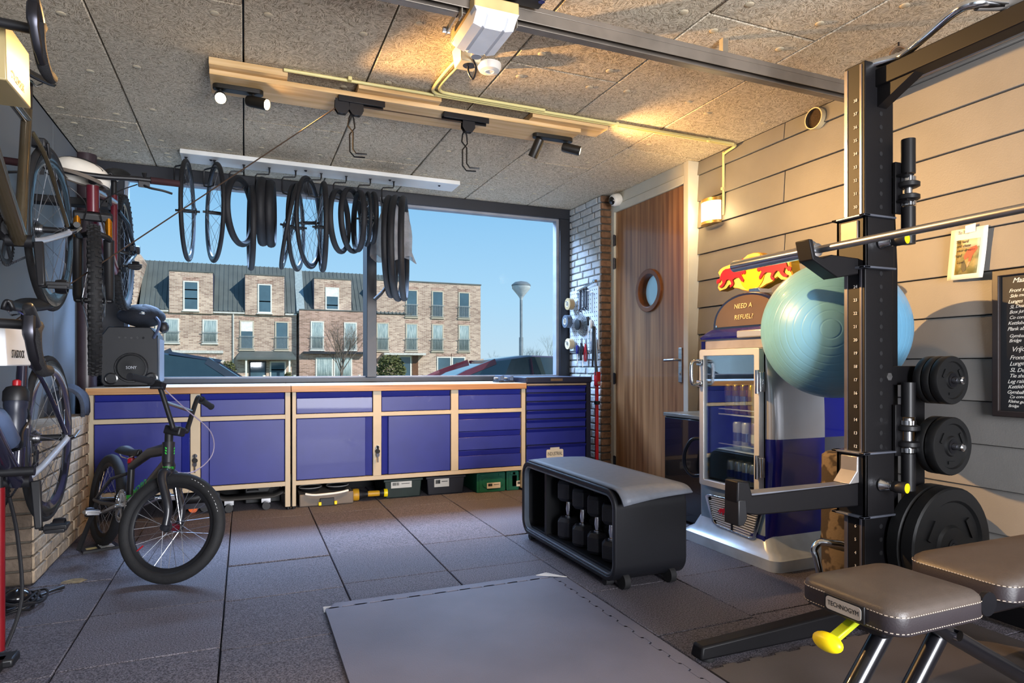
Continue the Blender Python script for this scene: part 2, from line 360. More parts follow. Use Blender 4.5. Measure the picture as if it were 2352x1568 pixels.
# ================================================================ door
XD = 2.98
dr = setting('door_1', (XD, 4.32, 0))
MB().box((XD - .015, 3.79, 0), (XD + .1, 3.845, CEIL)).box((XD - .015, 4.8, 0), (XD + .1, 4.862, CEIL)).box((XD - .015, 3.845, 2.345), (XD + .1, 4.8, 2.405)).box((XD - .008, 3.845, 2.408), (XD + .1, 4.8, CEIL)).build('door_frame', FRMW, dr, bevel=.003)
PH = (4.303, 1.612)
def ring2(r, n=36): return [(r * math.cos(2 * PI * i / n), r * math.sin(2 * PI * i / n)) for i in range(n)]
n = 36; lo = []; ang = [2 * PI * i / n for i in range(n)]
for a in ang:  # rectangle outline sampled at the same angles as the porthole
    c, s = math.cos(a), math.sin(a); ty = ((4.797 - PH[0]) if c > 0 else (PH[0] - 3.848)) / max(abs(c), 1e-6); tz = ((2.342 - PH[1]) if s > 0 else (PH[1] - .008)) / max(abs(s), 1e-6); t = min(ty, tz); lo.append((c * t, s * t))
for cy, cz in ((4.797, 2.342), (3.848, 2.342), (4.797, .008), (3.848, .008)):
    k = min(range(n), key=lambda i: (lo[i][0] - cy + PH[0]) ** 2 + (lo[i][1] - cz + PH[1]) ** 2); lo[k] = (cy - PH[0], cz - PH[1])
leaf = MB().frame(lo, ring2(.15), (XD + .005, PH[0], PH[1]), (0, 1, 0), (0, 0, 1), .045).build('door_leaf', DOORW, dr)
MB().frame(ring2(.172), ring2(.132), (XD - .012, PH[0], PH[1]), (0, 1, 0), (0, 0, 1), .06).build('porthole_ring', mat('porthole_wood', '#7a4a2a', .35, scale=20), dr, bevel=.004)
MB().cyl((XD + .028, *PH), (XD + .033, *PH), .135, n=36).build('porthole_glass', glassy('porthole_pane', (.9, .97, 1), .25), dr)
for z in (.18, .9, 1.9, 2.1): MB().cyl((XD - .012, 4.803, z - .05), (XD - .012, 4.803, z + .05), .009, n=8).box((XD - .013, 4.79, z - .045), (XD - .002, 4.826, z + .045)).build('hinge', DSTL, dr)
MB().box((XD - .008, 3.875, .888), (XD + .006, 3.915, 1.145)).build('handle_plate', STL, dr, bevel=.003)
MB().tube(smooth([(XD - .005, 3.896, 1.055), (XD - .05, 3.896, 1.055), (XD - .058, 3.91, 1.055), (XD - .058, 3.96, 1.053), (XD - .055, 4.02, 1.052)], 4), .0095, n=10).build('door_handle', STL, dr)
MB().cyl((XD - .014, 3.896, .955), (XD, 3.896, .955), .011, n=12).build('lock_cylinder', CHR, dr)
# behind the door: a bright yard wall seen through the porthole
struct(MB().box((4.6, 2.2, -.3), (4.7, 9, 2.2)).build('trim_yard_wall', mat('yard_render', '#b9b4a8', .9)))
# ================================================================ back wall: window band, pier, plinth
wi = setting('window_1', (1, D, .87))
XA, XB_ = -1.08, 2.868
f = MB().box((XA, 5.43, 2.405), (XB_, 5.57, 2.5)).box((XA, 5.43, .875), (XB_, 5.57, .915)).box((2.762, 5.43, .915), (XB_, 5.57, 2.405)).box((XA, 5.43, .915), (-.815, 5.57, 2.405))
f.build('window_frame', ANTH, wi, bevel=.004)
MB().box((.942, 5.40, .915), (1.023, 5.6, 2.405)).build('window_post', ANTH, wi, bevel=.004)
MB().box((2.735, 5.46, .915), (2.762, 5.53, 2.405)).box((-.815, 5.46, .915), (-.795, 5.53, 2.405)).box((-.795, 5.46, 2.385), (.942, 5.53, 2.405)).box((1.023, 5.46, 2.385), (2.735, 5.53, 2.405)).box((-.795, 5.46, .915), (.942, 5.53, .925)).box((1.023, 5.46, .915), (2.735, 5.53, .925)).build('glazing_bead', mat('grey_bead', '#8b8f98', .4), wi)
MB().box((-.80, 5.49, .915), (.945, 5.50, 2.405)).build('window_pane', GLS, wi)
MB().box((1.02, 5.49, .915), (2.74, 5.50, 2.405)).build('window_pane', GLS, wi)
wb = struct(MB().box((XLW - .15, 5.43, -.2), (XR + .2, 5.6, .875)).build('wall_back', BLKM))
struct(MB().box((2.868, 5.43, .875), (XR + .2, 5.6, CEIL)).build('wall_back_pier', BLKM))
# brick pier: core and bricks
pr = struct(MB().box((2.878, 4.858, 0), (3.03, 5.44, CEIL)).build('trim_brick_pier', MORTW))
mtr = MB().box((2.876, 4.856, 0), (2.975, 4.86, CEIL)).build('mortar', MORT, pr)
bl = .205; ch = .0625; j = 0; bw_side = {}; z = .006
while z < CEIL - .03:
    off = (0, .1, .05, .155)[j % 4]; y = 4.858 - off
    while y < 5.43:
        a, b = max(y, 4.862), min(y + bl, 5.44)
        if b - a > .03: MB().box((2.866 - R.random() * .004, a + .005, z), (2.90, b - .005, z + .05)).build('brick', BRKW, pr, bevel=.004, seg=1)
        y += bl + .008
    MB().box((2.868, 4.846 + R.random() * .005, z), (2.974, 4.87, z + .05)).build('brick', BRKB, pr, bevel=.004, seg=1)
    z += ch; j += 1
# ================================================================ left wall: grey panels and low brick plinth
wl = struct(MB().box((XLW - .2, YB, 0), (XLW - .012, D, CEIL)).build('wall_left', BLKM))
for a, b in ((-.6, .75), (.752, 2.06), (2.063, 3.37), (3.373, 4.688), (4.692, 5.5)): MB().box((XLW - .012, a, 0), (XLW, b - .002, CEIL)).build('wall_panel', GREYP, wl, bevel=.002, seg=1)
pl = struct(MB().box((XLW - .02, 3.585, 0), (-.912, 4.72, .655)).build('trim_brick_plinth', MORT))
z = .006; j = 0
while z < .64:
    y = 3.572 - (0, .105)[j % 2]
    while y < 4.72:
        a, b = max(y, 3.576), min(y + .21, 4.715)
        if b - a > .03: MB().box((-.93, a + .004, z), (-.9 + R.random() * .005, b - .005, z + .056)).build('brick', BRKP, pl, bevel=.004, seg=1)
        y += .218
    x = -.9; 
    while x > XLW - .01:
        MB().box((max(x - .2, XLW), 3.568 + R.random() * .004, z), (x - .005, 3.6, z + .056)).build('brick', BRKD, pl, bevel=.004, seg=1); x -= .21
    z += .066; j += 1
y = 3.575
while y < 4.70:  # soldier course on top
    MB().box((XLW, y, .655), (-.896, min(y + .058, 4.715), .712)).build('brick', BRKP, pl, bevel=.004, seg=1); y += .066
# round downpipe in the corner
pp = struct(MB().cyl((-1.03, 5.33, .71), (-1.03, 5.33, CEIL), .062, n=24).build('trim_round_pipe', mat('brown_pipe', '#3d3034', .35)))
# ================================================================ front wall around the open garage door, behind the viewer
struct(MB().box((XLW - .15, YB - .2, 0), (-.45, YB, CEIL)).box((2.3, YB - .2, 0), (XR + .2, YB, CEIL)).box((-.45, YB - .2, 2.35), (2.3, YB, CEIL)).build('wall_front', mat('front_wall_paint', '#8c8a86', .8)))
# ================================================================ outside: street, houses, cars, trees
GZ = -.3
struct(MB().box((-60, 5.75, GZ - .2), (70, 100, GZ)).build('trim_street', mat('street_paving', '#8d8a86', .9, scale=1.5)))
struct(MB().box((-60, 24, GZ), (70, 100, GZ + .03)).build('trim_gardens', mat('garden_soil_and_grass', '#7c7a5c', .95, scale=.8, col2='#5d6a3c')))
def brick_wall(name, a, b, mo):
    m = bpy.data.materials.new(name); m.use_nodes = True; t = m.node_tree; p = t.nodes['Principled BSDF']; N = t.nodes.new; K = t.links.new
    p.inputs['Roughness'].default_value = .9
    g = N('ShaderNodeNewGeometry'); mp = N('ShaderNodeMapping'); mp.inputs['Rotation'].default_value = (PI / 2, 0, 0); mp.vector_type = 'TEXTURE'
    K(g.outputs['Position'], mp.inputs[0]); bt = N('ShaderNodeTexBrick'); K(mp.outputs[0], bt.inputs[0])
    bt.inputs['Scale'].default_value = 1; bt.inputs['Brick Width'].default_value = .33; bt.inputs['Row Height'].default_value = .095; bt.inputs['Mortar Size'].default_value = .012
    bt.inputs['Color1'].default_value = L(a); bt.inputs['Color2'].default_value = L(b); bt.inputs['Mortar'].default_value = L(mo); bt.inputs['Bias'].default_value = -.1
    nz = N('ShaderNodeTexNoise'); nz.inputs['Scale'].default_value = 2.2; nz.inputs['Detail'].default_value = 6; mx = N('ShaderNodeMix'); mx.data_type = 'RGBA'; mx.blend_type = 'MULTIPLY'; mx.inputs[0].default_value = .5
    rp = N('ShaderNodeValToRGB'); rp.color_ramp.elements[0].position = .35; rp.color_ramp.elements[1].position = .62; rp.color_ramp.elements[0].color = (.45, .42, .42, 1); K(nz.outputs[0], rp.inputs[0])
    K(bt.outputs[0], mx.inputs[6]); K(rp.outputs[0], mx.inputs[7]); K(mx.outputs[2], p.inputs['Base Color']); return m
HB1 = brick_wall('pale_house_brick', '#d0b8a4', '#8f7264', '#cfc4b6'); HB2 = brick_wall('ruddy_house_brick', '#bf9c8c', '#80604f', '#c2b3a6')
ROOF = mat('zinc_roof', '#565d5c', .5, var=.1, scale=1.2); ROOFD = mat('slate_blue_cladding', '#3a3f52', .6); HFR = mat('white_window_frame', '#dcdcd4', .5, var=.02); HCR = mat('cream_window_frame', '#c0b8a6', .5, var=.02)
HGL = mat('far_glass', '#46606e', .04, var=.2, scale=.8, spec=1.0); CURT = mat('pale_curtain', '#a9b9b8', .8, scale=6, stretch=(6, 6, .3), col2='#6d8488'); BLIND = mat('white_blind', '#e4e6e2', .7); RAILM = mat('grey_railing', '#9aa0a0', .4, .6)
GUT = mat('pale_gutter', '#c3c4be', .5)
def hx(px, Y=50): return ony(px, 840, Y).x
def hz(px, py, Y=50): return ony(px, py, Y).z
def hwin(root, x0, x1, z0, z1, Y, rail=False, fr=None, split=None, curtain=None, blind=0):
    fr = fr or HFR; w = .09
    f = MB().box((x0, Y - .06, z0), (x0 + w, Y + .12, z1)).box((x1 - w, Y - .06, z0), (x1, Y + .12, z1)).box((x0 + w, Y - .06, z1 - w), (x1 - w, Y + .12, z1)).box((x0 + w, Y - .06, z0), (x1 - w, Y + .12, z0 + w * 1.1)).box((x0 - .06, Y - .1, z0 - .07), (x1 + .06, Y + .05, z0))
    for s in split or []: f.box((x0 + w, Y - .04, z0 + (z1 - z0) * s - .04), (x1 - w, Y + .1, z0 + (z1 - z0) * s + .04))
    q = f.build('window', fr, root)
    MB().box((x0 + w, Y - .04, z0 + w), (x1 - w, Y - .02, z1 - w)).build('pane', HGL, q)
    if curtain: MB().grid(lambda u, v: V((x0 + w + u * (x1 - x0 - 2 * w), Y - .046 + .005 * math.sin(u * 40), z0 + w + v * (z1 - z0 - 2 * w))), 30, 2).build('curtain', CURT, q, solid=.004)
    if blind: MB().box((x0 + w, Y - .05, z1 - w - blind * (z1 - z0)), (x1 - w, Y - .041, z1 - w)).build('blind', BLIND, q)
    if rail:
        zr = z0 + (z1 - z0) * .46; r = MB().beam((x0 - .1, Y - .16, zr), (x1 + .1, Y - .16, zr), .03, .04).beam((x0 - .1, Y - .16, z0 + .12), (x1 + .1, Y - .16, z0 + .12), .03, .03)
        for k in range(11): xx = x0 + (x1 - x0) * (k + .5) / 11; r.beam((xx, Y - .16, z0 + .12), (xx, Y - .16, zr), .022, .022)
        for xx in (x0 - .05, x1 + .05): r.beam((xx, Y - .16, z0 + .3), (xx, Y, z0 + .3), .03, .03)
        r.build('railing', RAILM, q)
    MB().box((x0 - .05, Y - .012, z1 + .02), (x1 + .05, Y + .02, z1 + .26)).build('lintel', HB2, root)
def roof_slab(root, x0, x1, Y0, z0, Y1, z1, name='roof'):
    m = MB().hexa([(x0, Y0, z0), (x1, Y0, z0), (x1, Y1, z1), (x0, Y1, z1)], [(x0, Y0 - .1, z0 + .08), (x1, Y0 - .1, z0 + .08), (x1, Y1, z1 + .15), (x0, Y1, z1 + .15)]).hexa([(x0, Y1, z1 - 4), (x1, Y1, z1 - 4), (x1, Y1 + 4, z1 - 4), (x0, Y1 + 4, z1 - 4)], [(x0, Y1, z1 + .1), (x1, Y1, z1 + .1), (x1, Y1 + 4, z1 - .4), (x0, Y1 + 4, z1 - .4)])
    r = m.build(name, ROOF, root); s = MB(); n = int((x1 - x0) / .3)
    for k in range(n + 1): xx = x0 + (x1 - x0) * k / n; s.beam((xx, Y0 - .12, z0 + .1), (xx, Y1, z1 + .17), .045, .06, up=(1, 0, 0))
    tag(s.build('standing_seams', ROOF, r), kind='stuff')
def dormer(root, x0, x1, Y, z0, z1, Yb):
    MB().box((x0, Y, z0 - .3), (x1, Yb, z1)).build('dormer', HB1, root)
    MB().box((x0 - .04, Y - .04, z1), (x1 + .04, Yb, z1 + .09)).build('dormer_coping', ROOF, root)
    for a in (x0 - .03, x1 + .001): MB().box((a, Y + .02, z0 + .1), (a + .029, Yb, z1)).build('dormer_cheek', ROOFD, root)
# ---- left house
hA = thing('terraced_house', 'left pale brick terraced house with two brick dormers in its ribbed grey roof', 'house', (-2, 54, GZ), group='terraced houses across the street')
x0, x1 = -9.5, 3.55
MB().box((x0, 50, GZ), (x1, 58, 4.8)).build('wall', HB1, hA)
roof_slab(hA, -6.6, x1, 50, 4.83, 52.6, 8.45)
for a, b in ((-6.7, -4.85), (-2.05, 0), (2.75, x1)): MB().box((a, 49.85, 4.74), (b, 50, 4.86)).build('gutter', GUT, hA)
MB().prism([(-9.5, 4.8), (-6.9, 4.8), (-6.45, 8.3), (-6.9, 9.0), (-9.5, 9.0)], (0, 50.3, 0), (1, 0, 0), (0, 0, 1), -3).build('gable', HB1, hA)
dormer(hA, -4.807, -2.07, 49.86, 4.99, 7.56, 52); dormer(hA, .03, 2.69, 49.86, 4.99, 7.57, 52)
hwin(hA, -3.94, -2.96, 4.87, 6.93, 49.86, split=(.4, .7)); hwin(hA, .87, 1.83, 4.84, 6.95, 49.86, split=(.4,))
hwin(hA, -5.13, -4.19, 2.6, 4.31, 50, True, curtain=1); hwin(hA, -2.74, -1.77, 2.6, 4.29, 50, True, curtain=1)
hwin(hA, -.33, .62, 2.17, 4.29, 50, True, fr=HCR, blind=.33); hwin(hA, 2.05, 3.0, 2.16, 4.27, 50, True, fr=HCR)
MB().hexa([(-.55, 48.9, 1.45), (3.45, 48.9, 1.45), (3.45, 50, 1.62), (-.55, 50, 1.62)], [(-.55, 48.9, 1.6), (3.45, 48.9, 1.6), (3.2, 50, 2.08), (-.3, 50, 2.08)]).build('porch_roof', ROOF, hA)
for xx in (.1, 3.0): MB().box((xx - .06, 49, GZ), (xx + .06, 49.12, 1.45)).build('porch_post', HFR, hA)
hwin(hA, .3, 1.45, GZ + .1, 1.35, 50, fr=ANTH); hwin(hA, 1.7, 2.8, .1, 1.35, 50, split=(.5,))
MB().box((-5.4, 49.9, 1.9), (-1.4, 50.1, 2.1)).build('concrete_band', GUT, hA); hwin(hA, -4.4, -1.9, -.1, 1.6, 50, curtain=1)
MB().cyl((-.75, 49.93, GZ), (-.75, 49.93, 4.75), .05, n=8).build('downpipe', GUT, hA); MB().cyl((-5.62, 49.93, GZ), (-5.62, 49.93, 4.75), .05, n=8).build('downpipe', GUT, hA)
# ---- middle house
hB = thing('terraced_house', 'middle terraced house with a single brick dormer and a ruddy parapet below it', 'house', (6.5, 54, GZ), group='terraced houses across the street')
MB().box((3.7, 49.4, GZ), (9.3, 57.9, 5.12)).build('wall', HB2, hB); MB().box((3.7, 49.35, 5.12), (9.3, 49.7, 5.2)).build('coping', ROOF, hB)
roof_slab(hB, 4.1, 12.2, 50, 5.0, 52.6, 8.3); MB().hexa([(3.55, 49.9, 4.9), (4.12, 49.9, 4.9), (4.12, 52.6, 8.3), (3.55, 52.6, 8.3)], [(3.55, 49.8, 5.05), (4.12, 49.8, 5.05), (4.12, 52.6, 8.55), (3.55, 52.6, 8.55)]).build('zinc_verge', mat('light_zinc', '#93a2a6', .4), hB)
dormer(hB, 4.79, 7.51, 49.86, 5.3, 7.54, 52); hwin(hB, 5.6, 6.6, 5.2, 6.93, 49.86, split=(.22,), blind=.35)
hwin(hB, 4.5, 5.45, 2.2, 4.32, 49.4, True, curtain=1); hwin(hB, 6.9, 7.85, 2.2, 4.3, 49.4, True, curtain=1)
MB().box((3.95, 48.9, 1.9), (8.4, 49.5, 2.06)).build('canopy', ANTH, hB)
hwin(hB, 4.85, 6.1, -.2, 1.63, 49.4, curtain=1); hwin(hB, 6.15, 7.5, -.2, 1.63, 49.4, curtain=1)
# ---- right house
hC = thing('terraced_house', 'flat roofed three storey brick house at the right end of the terrace', 'house', (13.7, 54, GZ), group='terraced houses across the street')
MB().box((9.35, 50, GZ), (18.05, 60, 7.66)).build('wall', HB1, hC); MB().box((9.3, 49.96, 7.66), (18.1, 60, 7.76)).build('coping', ROOF, hC)
for a in (11.75, 13.88, 16.12): hwin(hC, a, a + .97, 4.88, 7.05, 50, True, fr=HCR); hwin(hC, a, a + .97, 2.18, 4.38, 50, True, fr=HCR, curtain=1)
hwin(hC, 9.43, 10.42, 2.17, 4.39, 50, True, fr=HCR, curtain=1); MB().box((9.9, 49.2, 1.85), (13.2, 50, 2.02)).build('canopy', GUT, hC)
MB().box((12.3, 49.95, GZ), (12.75, 50.02, 1.8)).build('front_door', mat('brown_front_door', '#6b4a34', .4), hC); hwin(hC, 11.1, 12.2, GZ + .05, 1.8, 50); hwin(hC, 14.3, 15.5, .05, 1.75, 50); hwin(hC, 15.55, 16.7, .05, 1.75, 50)
# ---- garden fences (white slats)
FW = mat('white_fence_paint', '#dedbcf', .6)
def fence(x0, x1, Y, label):
    t = thing('picket_fence', label, 'fence', ((x0 + x1) / 2, Y, GZ)); MB().beam((x0, Y, .1), (x1, Y, .1), .04, .08).beam((x0, Y, .33), (x1, Y, .33), .05, .07).build('rail', FW, t)
    n = int((x1 - x0) / .16); s = None
    for k in range(n):
        if s is None: s = MB().box((-.045, -.02, 0), (.045, .02, .62)).build('slat', FW, t, local=True); q = s
        else: q = inst(s, t)
        q.location = (x0 + (k + .5) * (x1 - x0) / n - (x0 + x1) / 2, -.05, 0)
    for xx in (x0, x1): MB().box((xx - .07, Y - .07, GZ), (xx + .07, Y + .07, .5)).build('post', FW, t)
fence(2.6, 6.2, 38, 'white picket fence in front of the middle house'); fence(10.6, 13.2, 38, 'white picket fence in front of the flat roofed house'); fence(-.4, 1.0, 38, 'short white picket fence beside the porch of the left house')
# ---- plants
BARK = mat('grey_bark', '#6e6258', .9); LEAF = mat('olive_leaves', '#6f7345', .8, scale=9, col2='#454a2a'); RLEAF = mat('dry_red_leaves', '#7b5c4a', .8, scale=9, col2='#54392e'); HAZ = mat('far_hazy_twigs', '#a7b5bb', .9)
def branch(m, p, d, l, r, k, rg, sp=.55):
    q = p + d * l; m.cyl(p, q, r, r * .6, n=5, cap=False)
    if k:
        for i in range(rg.choice((2, 3, 3))):
            e = (d + V((rg.uniform(-sp, sp), rg.uniform(-sp, sp), rg.uniform(-.1, .45)))).normalized()
            branch(m, p + d * l * rg.uniform(.55, 1), e, l * rg.uniform(.62, .85), r * .6, k - 1, rg, sp)
def bare_tree(x, y, h, r, k, m, seed, label, group=None):
    rg = random.Random(seed); b = MB()
    for i in range(3): branch(b, V((x + rg.uniform(-.05, .05), y, GZ)), V((rg.uniform(-.15, .15), rg.uniform(-.1, .1), 1)).normalized(), h * .36, r, k, rg)
    return tag(b.build('bare_tree', m), label, 'tree', group)
p = ony(783, 840, 36); bare_tree(p.x, 36, 3.6, .05, 5, BARK, 3, 'slender leafless tree before the middle house')
p = ony(805 / 1 * 1 - 315, 840, 36); bare_tree(p.x, 36, 1.9, .03, 4, BARK, 5, 'small leafless shrub above the dark car roof')
def bush(px, py0, py1, w, Y, m, n, seed, label):
    rg = random.Random(seed); c = ony(px, py1, Y); zt = ony(px, py0, Y).z; t = thing('garden_bush', label, 'bush', (c.x, Y, GZ)); s = MB(); b = MB(); h = zt - GZ
    for i in range(14): e = V((rg.uniform(-1, 1) * w * .4, rg.uniform(-.4, .4), h * rg.uniform(.5, .9))); b.cyl((c.x, Y, GZ), V((c.x, Y, GZ)) + e, .02, .006, n=4)
    for i in range(n):
        th = rg.uniform(0, 2 * PI); ph = rg.uniform(-.6, 1); rr = rg.uniform(.6, 1) * (1 - max(0, ph) * .15)
        q = V((c.x + math.cos(th) * w / 2 * rr * math.sqrt(max(0, 1 - ph * ph * .8)), Y + math.sin(th) * w / 2 * rr * math.sqrt(max(0, 1 - ph * ph * .8)), GZ + h * .5 + ph * h * .48 * rr))
        a, bb, d = frame_of(V((rg.uniform(-1, 1), rg.uniform(-1, 1), rg.uniform(-1, 1)))); k = .085
        s.add([q - a * k, q + bb * k * .5, q + a * k, q - bb * k * .5], [(0, 1, 2, 3)])
    b.build('stems', BARK, t); tag(s.build('foliage', m, t, flat=True), kind='stuff')
bush(898, 806, 862, 1.7, 36, LEAF, 1600, 1, 'rounded olive green bush right of the window post'); bush(1062, 826, 866, 1.5, 36, RLEAF, 900, 2, 'reddish shrub before the flat roofed house'); bush(524, 822, 862, .9, 40, LEAF, 500, 4, 'narrow green shrub beside the porch'); bush(662, 850, 872, .5, 40, LEAF, 250, 6, 'small yellow green shrub by the white fence')
for i, (px, h, wy) in enumerate(((1135, 3.2, 75), (1215, 4.2, 80), (1236, 4.5, 82), (1262, 6, 78))):
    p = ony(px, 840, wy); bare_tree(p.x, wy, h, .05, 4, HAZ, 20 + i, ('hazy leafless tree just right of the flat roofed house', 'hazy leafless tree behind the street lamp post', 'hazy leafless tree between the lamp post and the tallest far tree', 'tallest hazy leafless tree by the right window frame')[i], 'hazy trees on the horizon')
# ---- street lamp
p = ond(1197, 840, 20); t = thing('street_lamp', 'grey street lamp with a wide cone head on a tall post', 'lamp', (p.x, p.y, GZ)); LG = mat('lamp_post_grey', '#8d969a', .4, .5)
MB().cyl((p.x, p.y, GZ), (p.x, p.y, 1.9), .065, n=12).cyl((p.x, p.y, 1.9), (p.x, p.y, 3.1), .045, n=12).build('post', LG, t)
MB().lathe([(.03, 2.95), (.05, 3.12), (.1, 3.2), (.285, 3.42), (.29, 3.5)], (p.x, p.y, 0)).build('lamp_bowl', mat('lamp_bowl', '#b9c3c4', .3, alpha=1), t)
MB().lathe([(.3, 3.5), (.3, 3.54), (.2, 3.62), (.02, 3.655)], (p.x, p.y, 0)).build('lamp_cap', mat('lamp_cap_grey', '#6f777b', .4), t)
# ---- cars
def car(name, label, x, y, dirx, paint, prof, roofl, belt, W=1.75):
    """side profile along the car (u towards its nose, z above street); glass between belt line and roof"""
    t = thing(name, label, 'car', (x, y, GZ)); body = MB(); hw = W / 2
    def P(u, v, z): return V((x + dirx * u, y + v, GZ + z))
    rs = []
    for u, zb in prof: rs.append([P(u, -hw, .25), P(u, -hw, zb * .75), P(u, -hw * .96, zb), P(u, hw * .96, zb), P(u, hw, zb * .75), P(u, hw, .25)])
    body.rings(rs).build('body', paint, t, ang=30)
    g = []; k = len(roofl)
    for u, z in roofl:
        tt = min(1, (z - belt) / .42); w = hw * (.95 - .2 * tt); g.append([P(u, -hw * .955, belt - .03), P(u, -w, z), P(u, w, z), P(u, hw * .955, belt - .03)])
    MB().rings(g).build('glasshouse', CGL, t, ang=25)
    rf = MB(); top = [(u, z) for u, z in roofl if z > belt + .30]
    rf.rings([[P(u, -hw * (.95 - .2 * min(1, (z - belt) / .42)) - .012, z - .035), P(u, -hw * .68, z + .022), P(u, hw * .68, z + .022), P(u, hw * (.95 - .2 * min(1, (z - belt) / .42)) + .012, z - .035)] for u, z in top]).build('roof', paint, t, ang=50)
    pm = MB()
    for s in (-1, 1):
        for i in range(k - 1):
            (u0, z0), (u1, z1) = roofl[i], roofl[i + 1]
            if z0 <= belt + .31 or z1 <= belt + .31:
                f = lambda u, z: P(u, s * (hw * (.95 - .2 * min(1, (z - belt) / .42)) + .005), z); pm.beam(f(u0, z0), f(u1, z1), .05, .09)
        for u in (roofl[k // 2][0],): pm.beam(P(u, s * hw * .96, belt), P(u, s * hw * .77, roofl[k // 2][1] - .03), .02, .08)
    pm.build('pillar', paint, t)
    for u in (prof[0][0] + .85, prof[-1][0] - .85):
        for s in (-1, 1):
            w = MB().cyl(P(u, s * hw * .98, .32), P(u, s * (hw - .22), .32), .32, n=20).build('wheel', RUB, t); MB().cyl(P(u, s * hw, .32), P(u, s * (hw - .1), .32), .2, n=12).build('rim', STL, w)
    return t, P
CGL = mat('car_glass', '#1d2a2c', .05, spec=.9, coat=1)
PA = mat('dark_blue_car_paint', '#26303f', .25, coat=1, metal=.3); PB = mat('plum_car_paint', '#5a1f30', .25, coat=1, metal=.3)
t, P = car('parked_car', 'dark blue hatchback outside the window, its tail towards the brick houses', -1.85, 9.9, -1, PA, [(-2.15, .75), (-2.05, .95), (-1.2, .98), (0, .97), (1.0, .95), (1.9, .85), (2.15, .6)], [(-1.95, 1.0), (-1.4, 1.38), (-.9, 1.455), (0, 1.5), (.6, 1.46), (1.35, .98)], .97)
MB().prism([(0, 0), (.22, 0), (.04, .085)], P(-.95, 0, 1.47), (-1, 0, 0), (0, 0, 1), .02).build('aerial_fin', PA, t)
MB().hexa([P(-1.55, -.62, 1.36), P(-.95, -.64, 1.46), P(-.95, .64, 1.46), P(-1.55, .62, 1.36)], [P(-1.58, -.6, 1.39), P(-.95, -.62, 1.50), P(-.95, .62, 1.50), P(-1.58, .6, 1.39)]).build('spoiler', PA, t)
car('parked_car', 'plum red hatchback outside the right window, windscreen facing left', 4.35, 10.1, -1, PB, [(-2.1, .7), (-2.0, .9), (-1.2, .95), (0, .95), (1.1, .93), (1.95, .78), (2.1, .55)], [(-2.0, .98), (-1.5, 1.35), (-.6, 1.44), (.1, 1.46), (.7, 1.38), (1.2, 1.2), (1.75, .95)], .94)
# ================================================================ workbench units
BLUE = mat('cobalt_powder_coat', '#1a2278', .42, var=.05, coat=.15); BLUE2 = mat('deep_cobalt_recess', '#1a2272', .5); ALU = mat('cream_grey_metal_frame', '#b3a48a', .45, var=.04)
WTOP = mat('beech_worktop_edge', '#b98a58', .45, scale=3, stretch=(.5, 8, 14), col2='#8f6238', detail=6); WTOPW = mat('pale_worktop', '#c7c0b2', .4, var=.04)
YC = 4.76; YBK = 5.42
def panel_recess(root, name, x0, x1, z0, z1, grip, key=None, lab=None):
    """steel front with a folded grip edge: top, left or right"""
    q = MB()
    if grip == 'top':
        q.box((x0, YC + .008, z0), (x1, YC + .03, z1 - .042)); q.hexa([(x0, YC + .026, z1 - .042), (x1, YC + .026, z1 - .042), (x1, YC + .04, z1 - .042), (x0, YC + .04, z1 - .042)], [(x0, YC + .012, z1), (x1, YC + .012, z1), (x1, YC + .04, z1), (x0, YC + .04, z1)])
    elif grip == 'right':
        q.box((x0, YC + .008, z0), (x1 - .05, YC + .03, z1)); q.hexa([(x1 - .05, YC + .026, z0), (x1 - .05, YC + .04, z0), (x1, YC + .04, z0), (x1, YC + .012, z0)][::-1], [(x1 - .05, YC + .026, z1), (x1 - .05, YC + .04, z1), (x1, YC + .04, z1), (x1, YC + .012, z1)][::-1])
    else:
        q.box((x0 + .05, YC + .008, z0), (x1, YC + .03, z1)); q.hexa([(x0, YC + .012, z0), (x0 + .05, YC + .026, z0), (x0 + .05, YC + .04, z0), (x0, YC + .04, z0)], [(x0, YC + .012, z1), (x0 + .05, YC + .026, z1), (x0 + .05, YC + .04, z1), (x0, YC + .04, z1)])
    o = q.build(name, BLUE, root, bevel=.0025)
    return o
def lock(root, x, z, keyz):
    l = MB().cyl((x, YC - .012, z), (x, YC + .002, z), .014, n=16).build('lock', CHR, root)
    MB().beam((x, YC - .016, z), (x, YC - .05, z), .006, .022).cyl((x, YC - .018, z - .03), (x, YC - .022, z - .03), .017, n=12).build('key', BLKM, l)
    MB().prism([(-.012, -.01), (.012, -.01), (.01, -.03), (.003, -.035), (.003, -.075), (-.003, -.075), (-.004, -.035), (-.01, -.03)], (x, YC - .03, keyz), (1, 0, 0), (0, 0, 1), -.003).build('spare_key', DSTL, l)
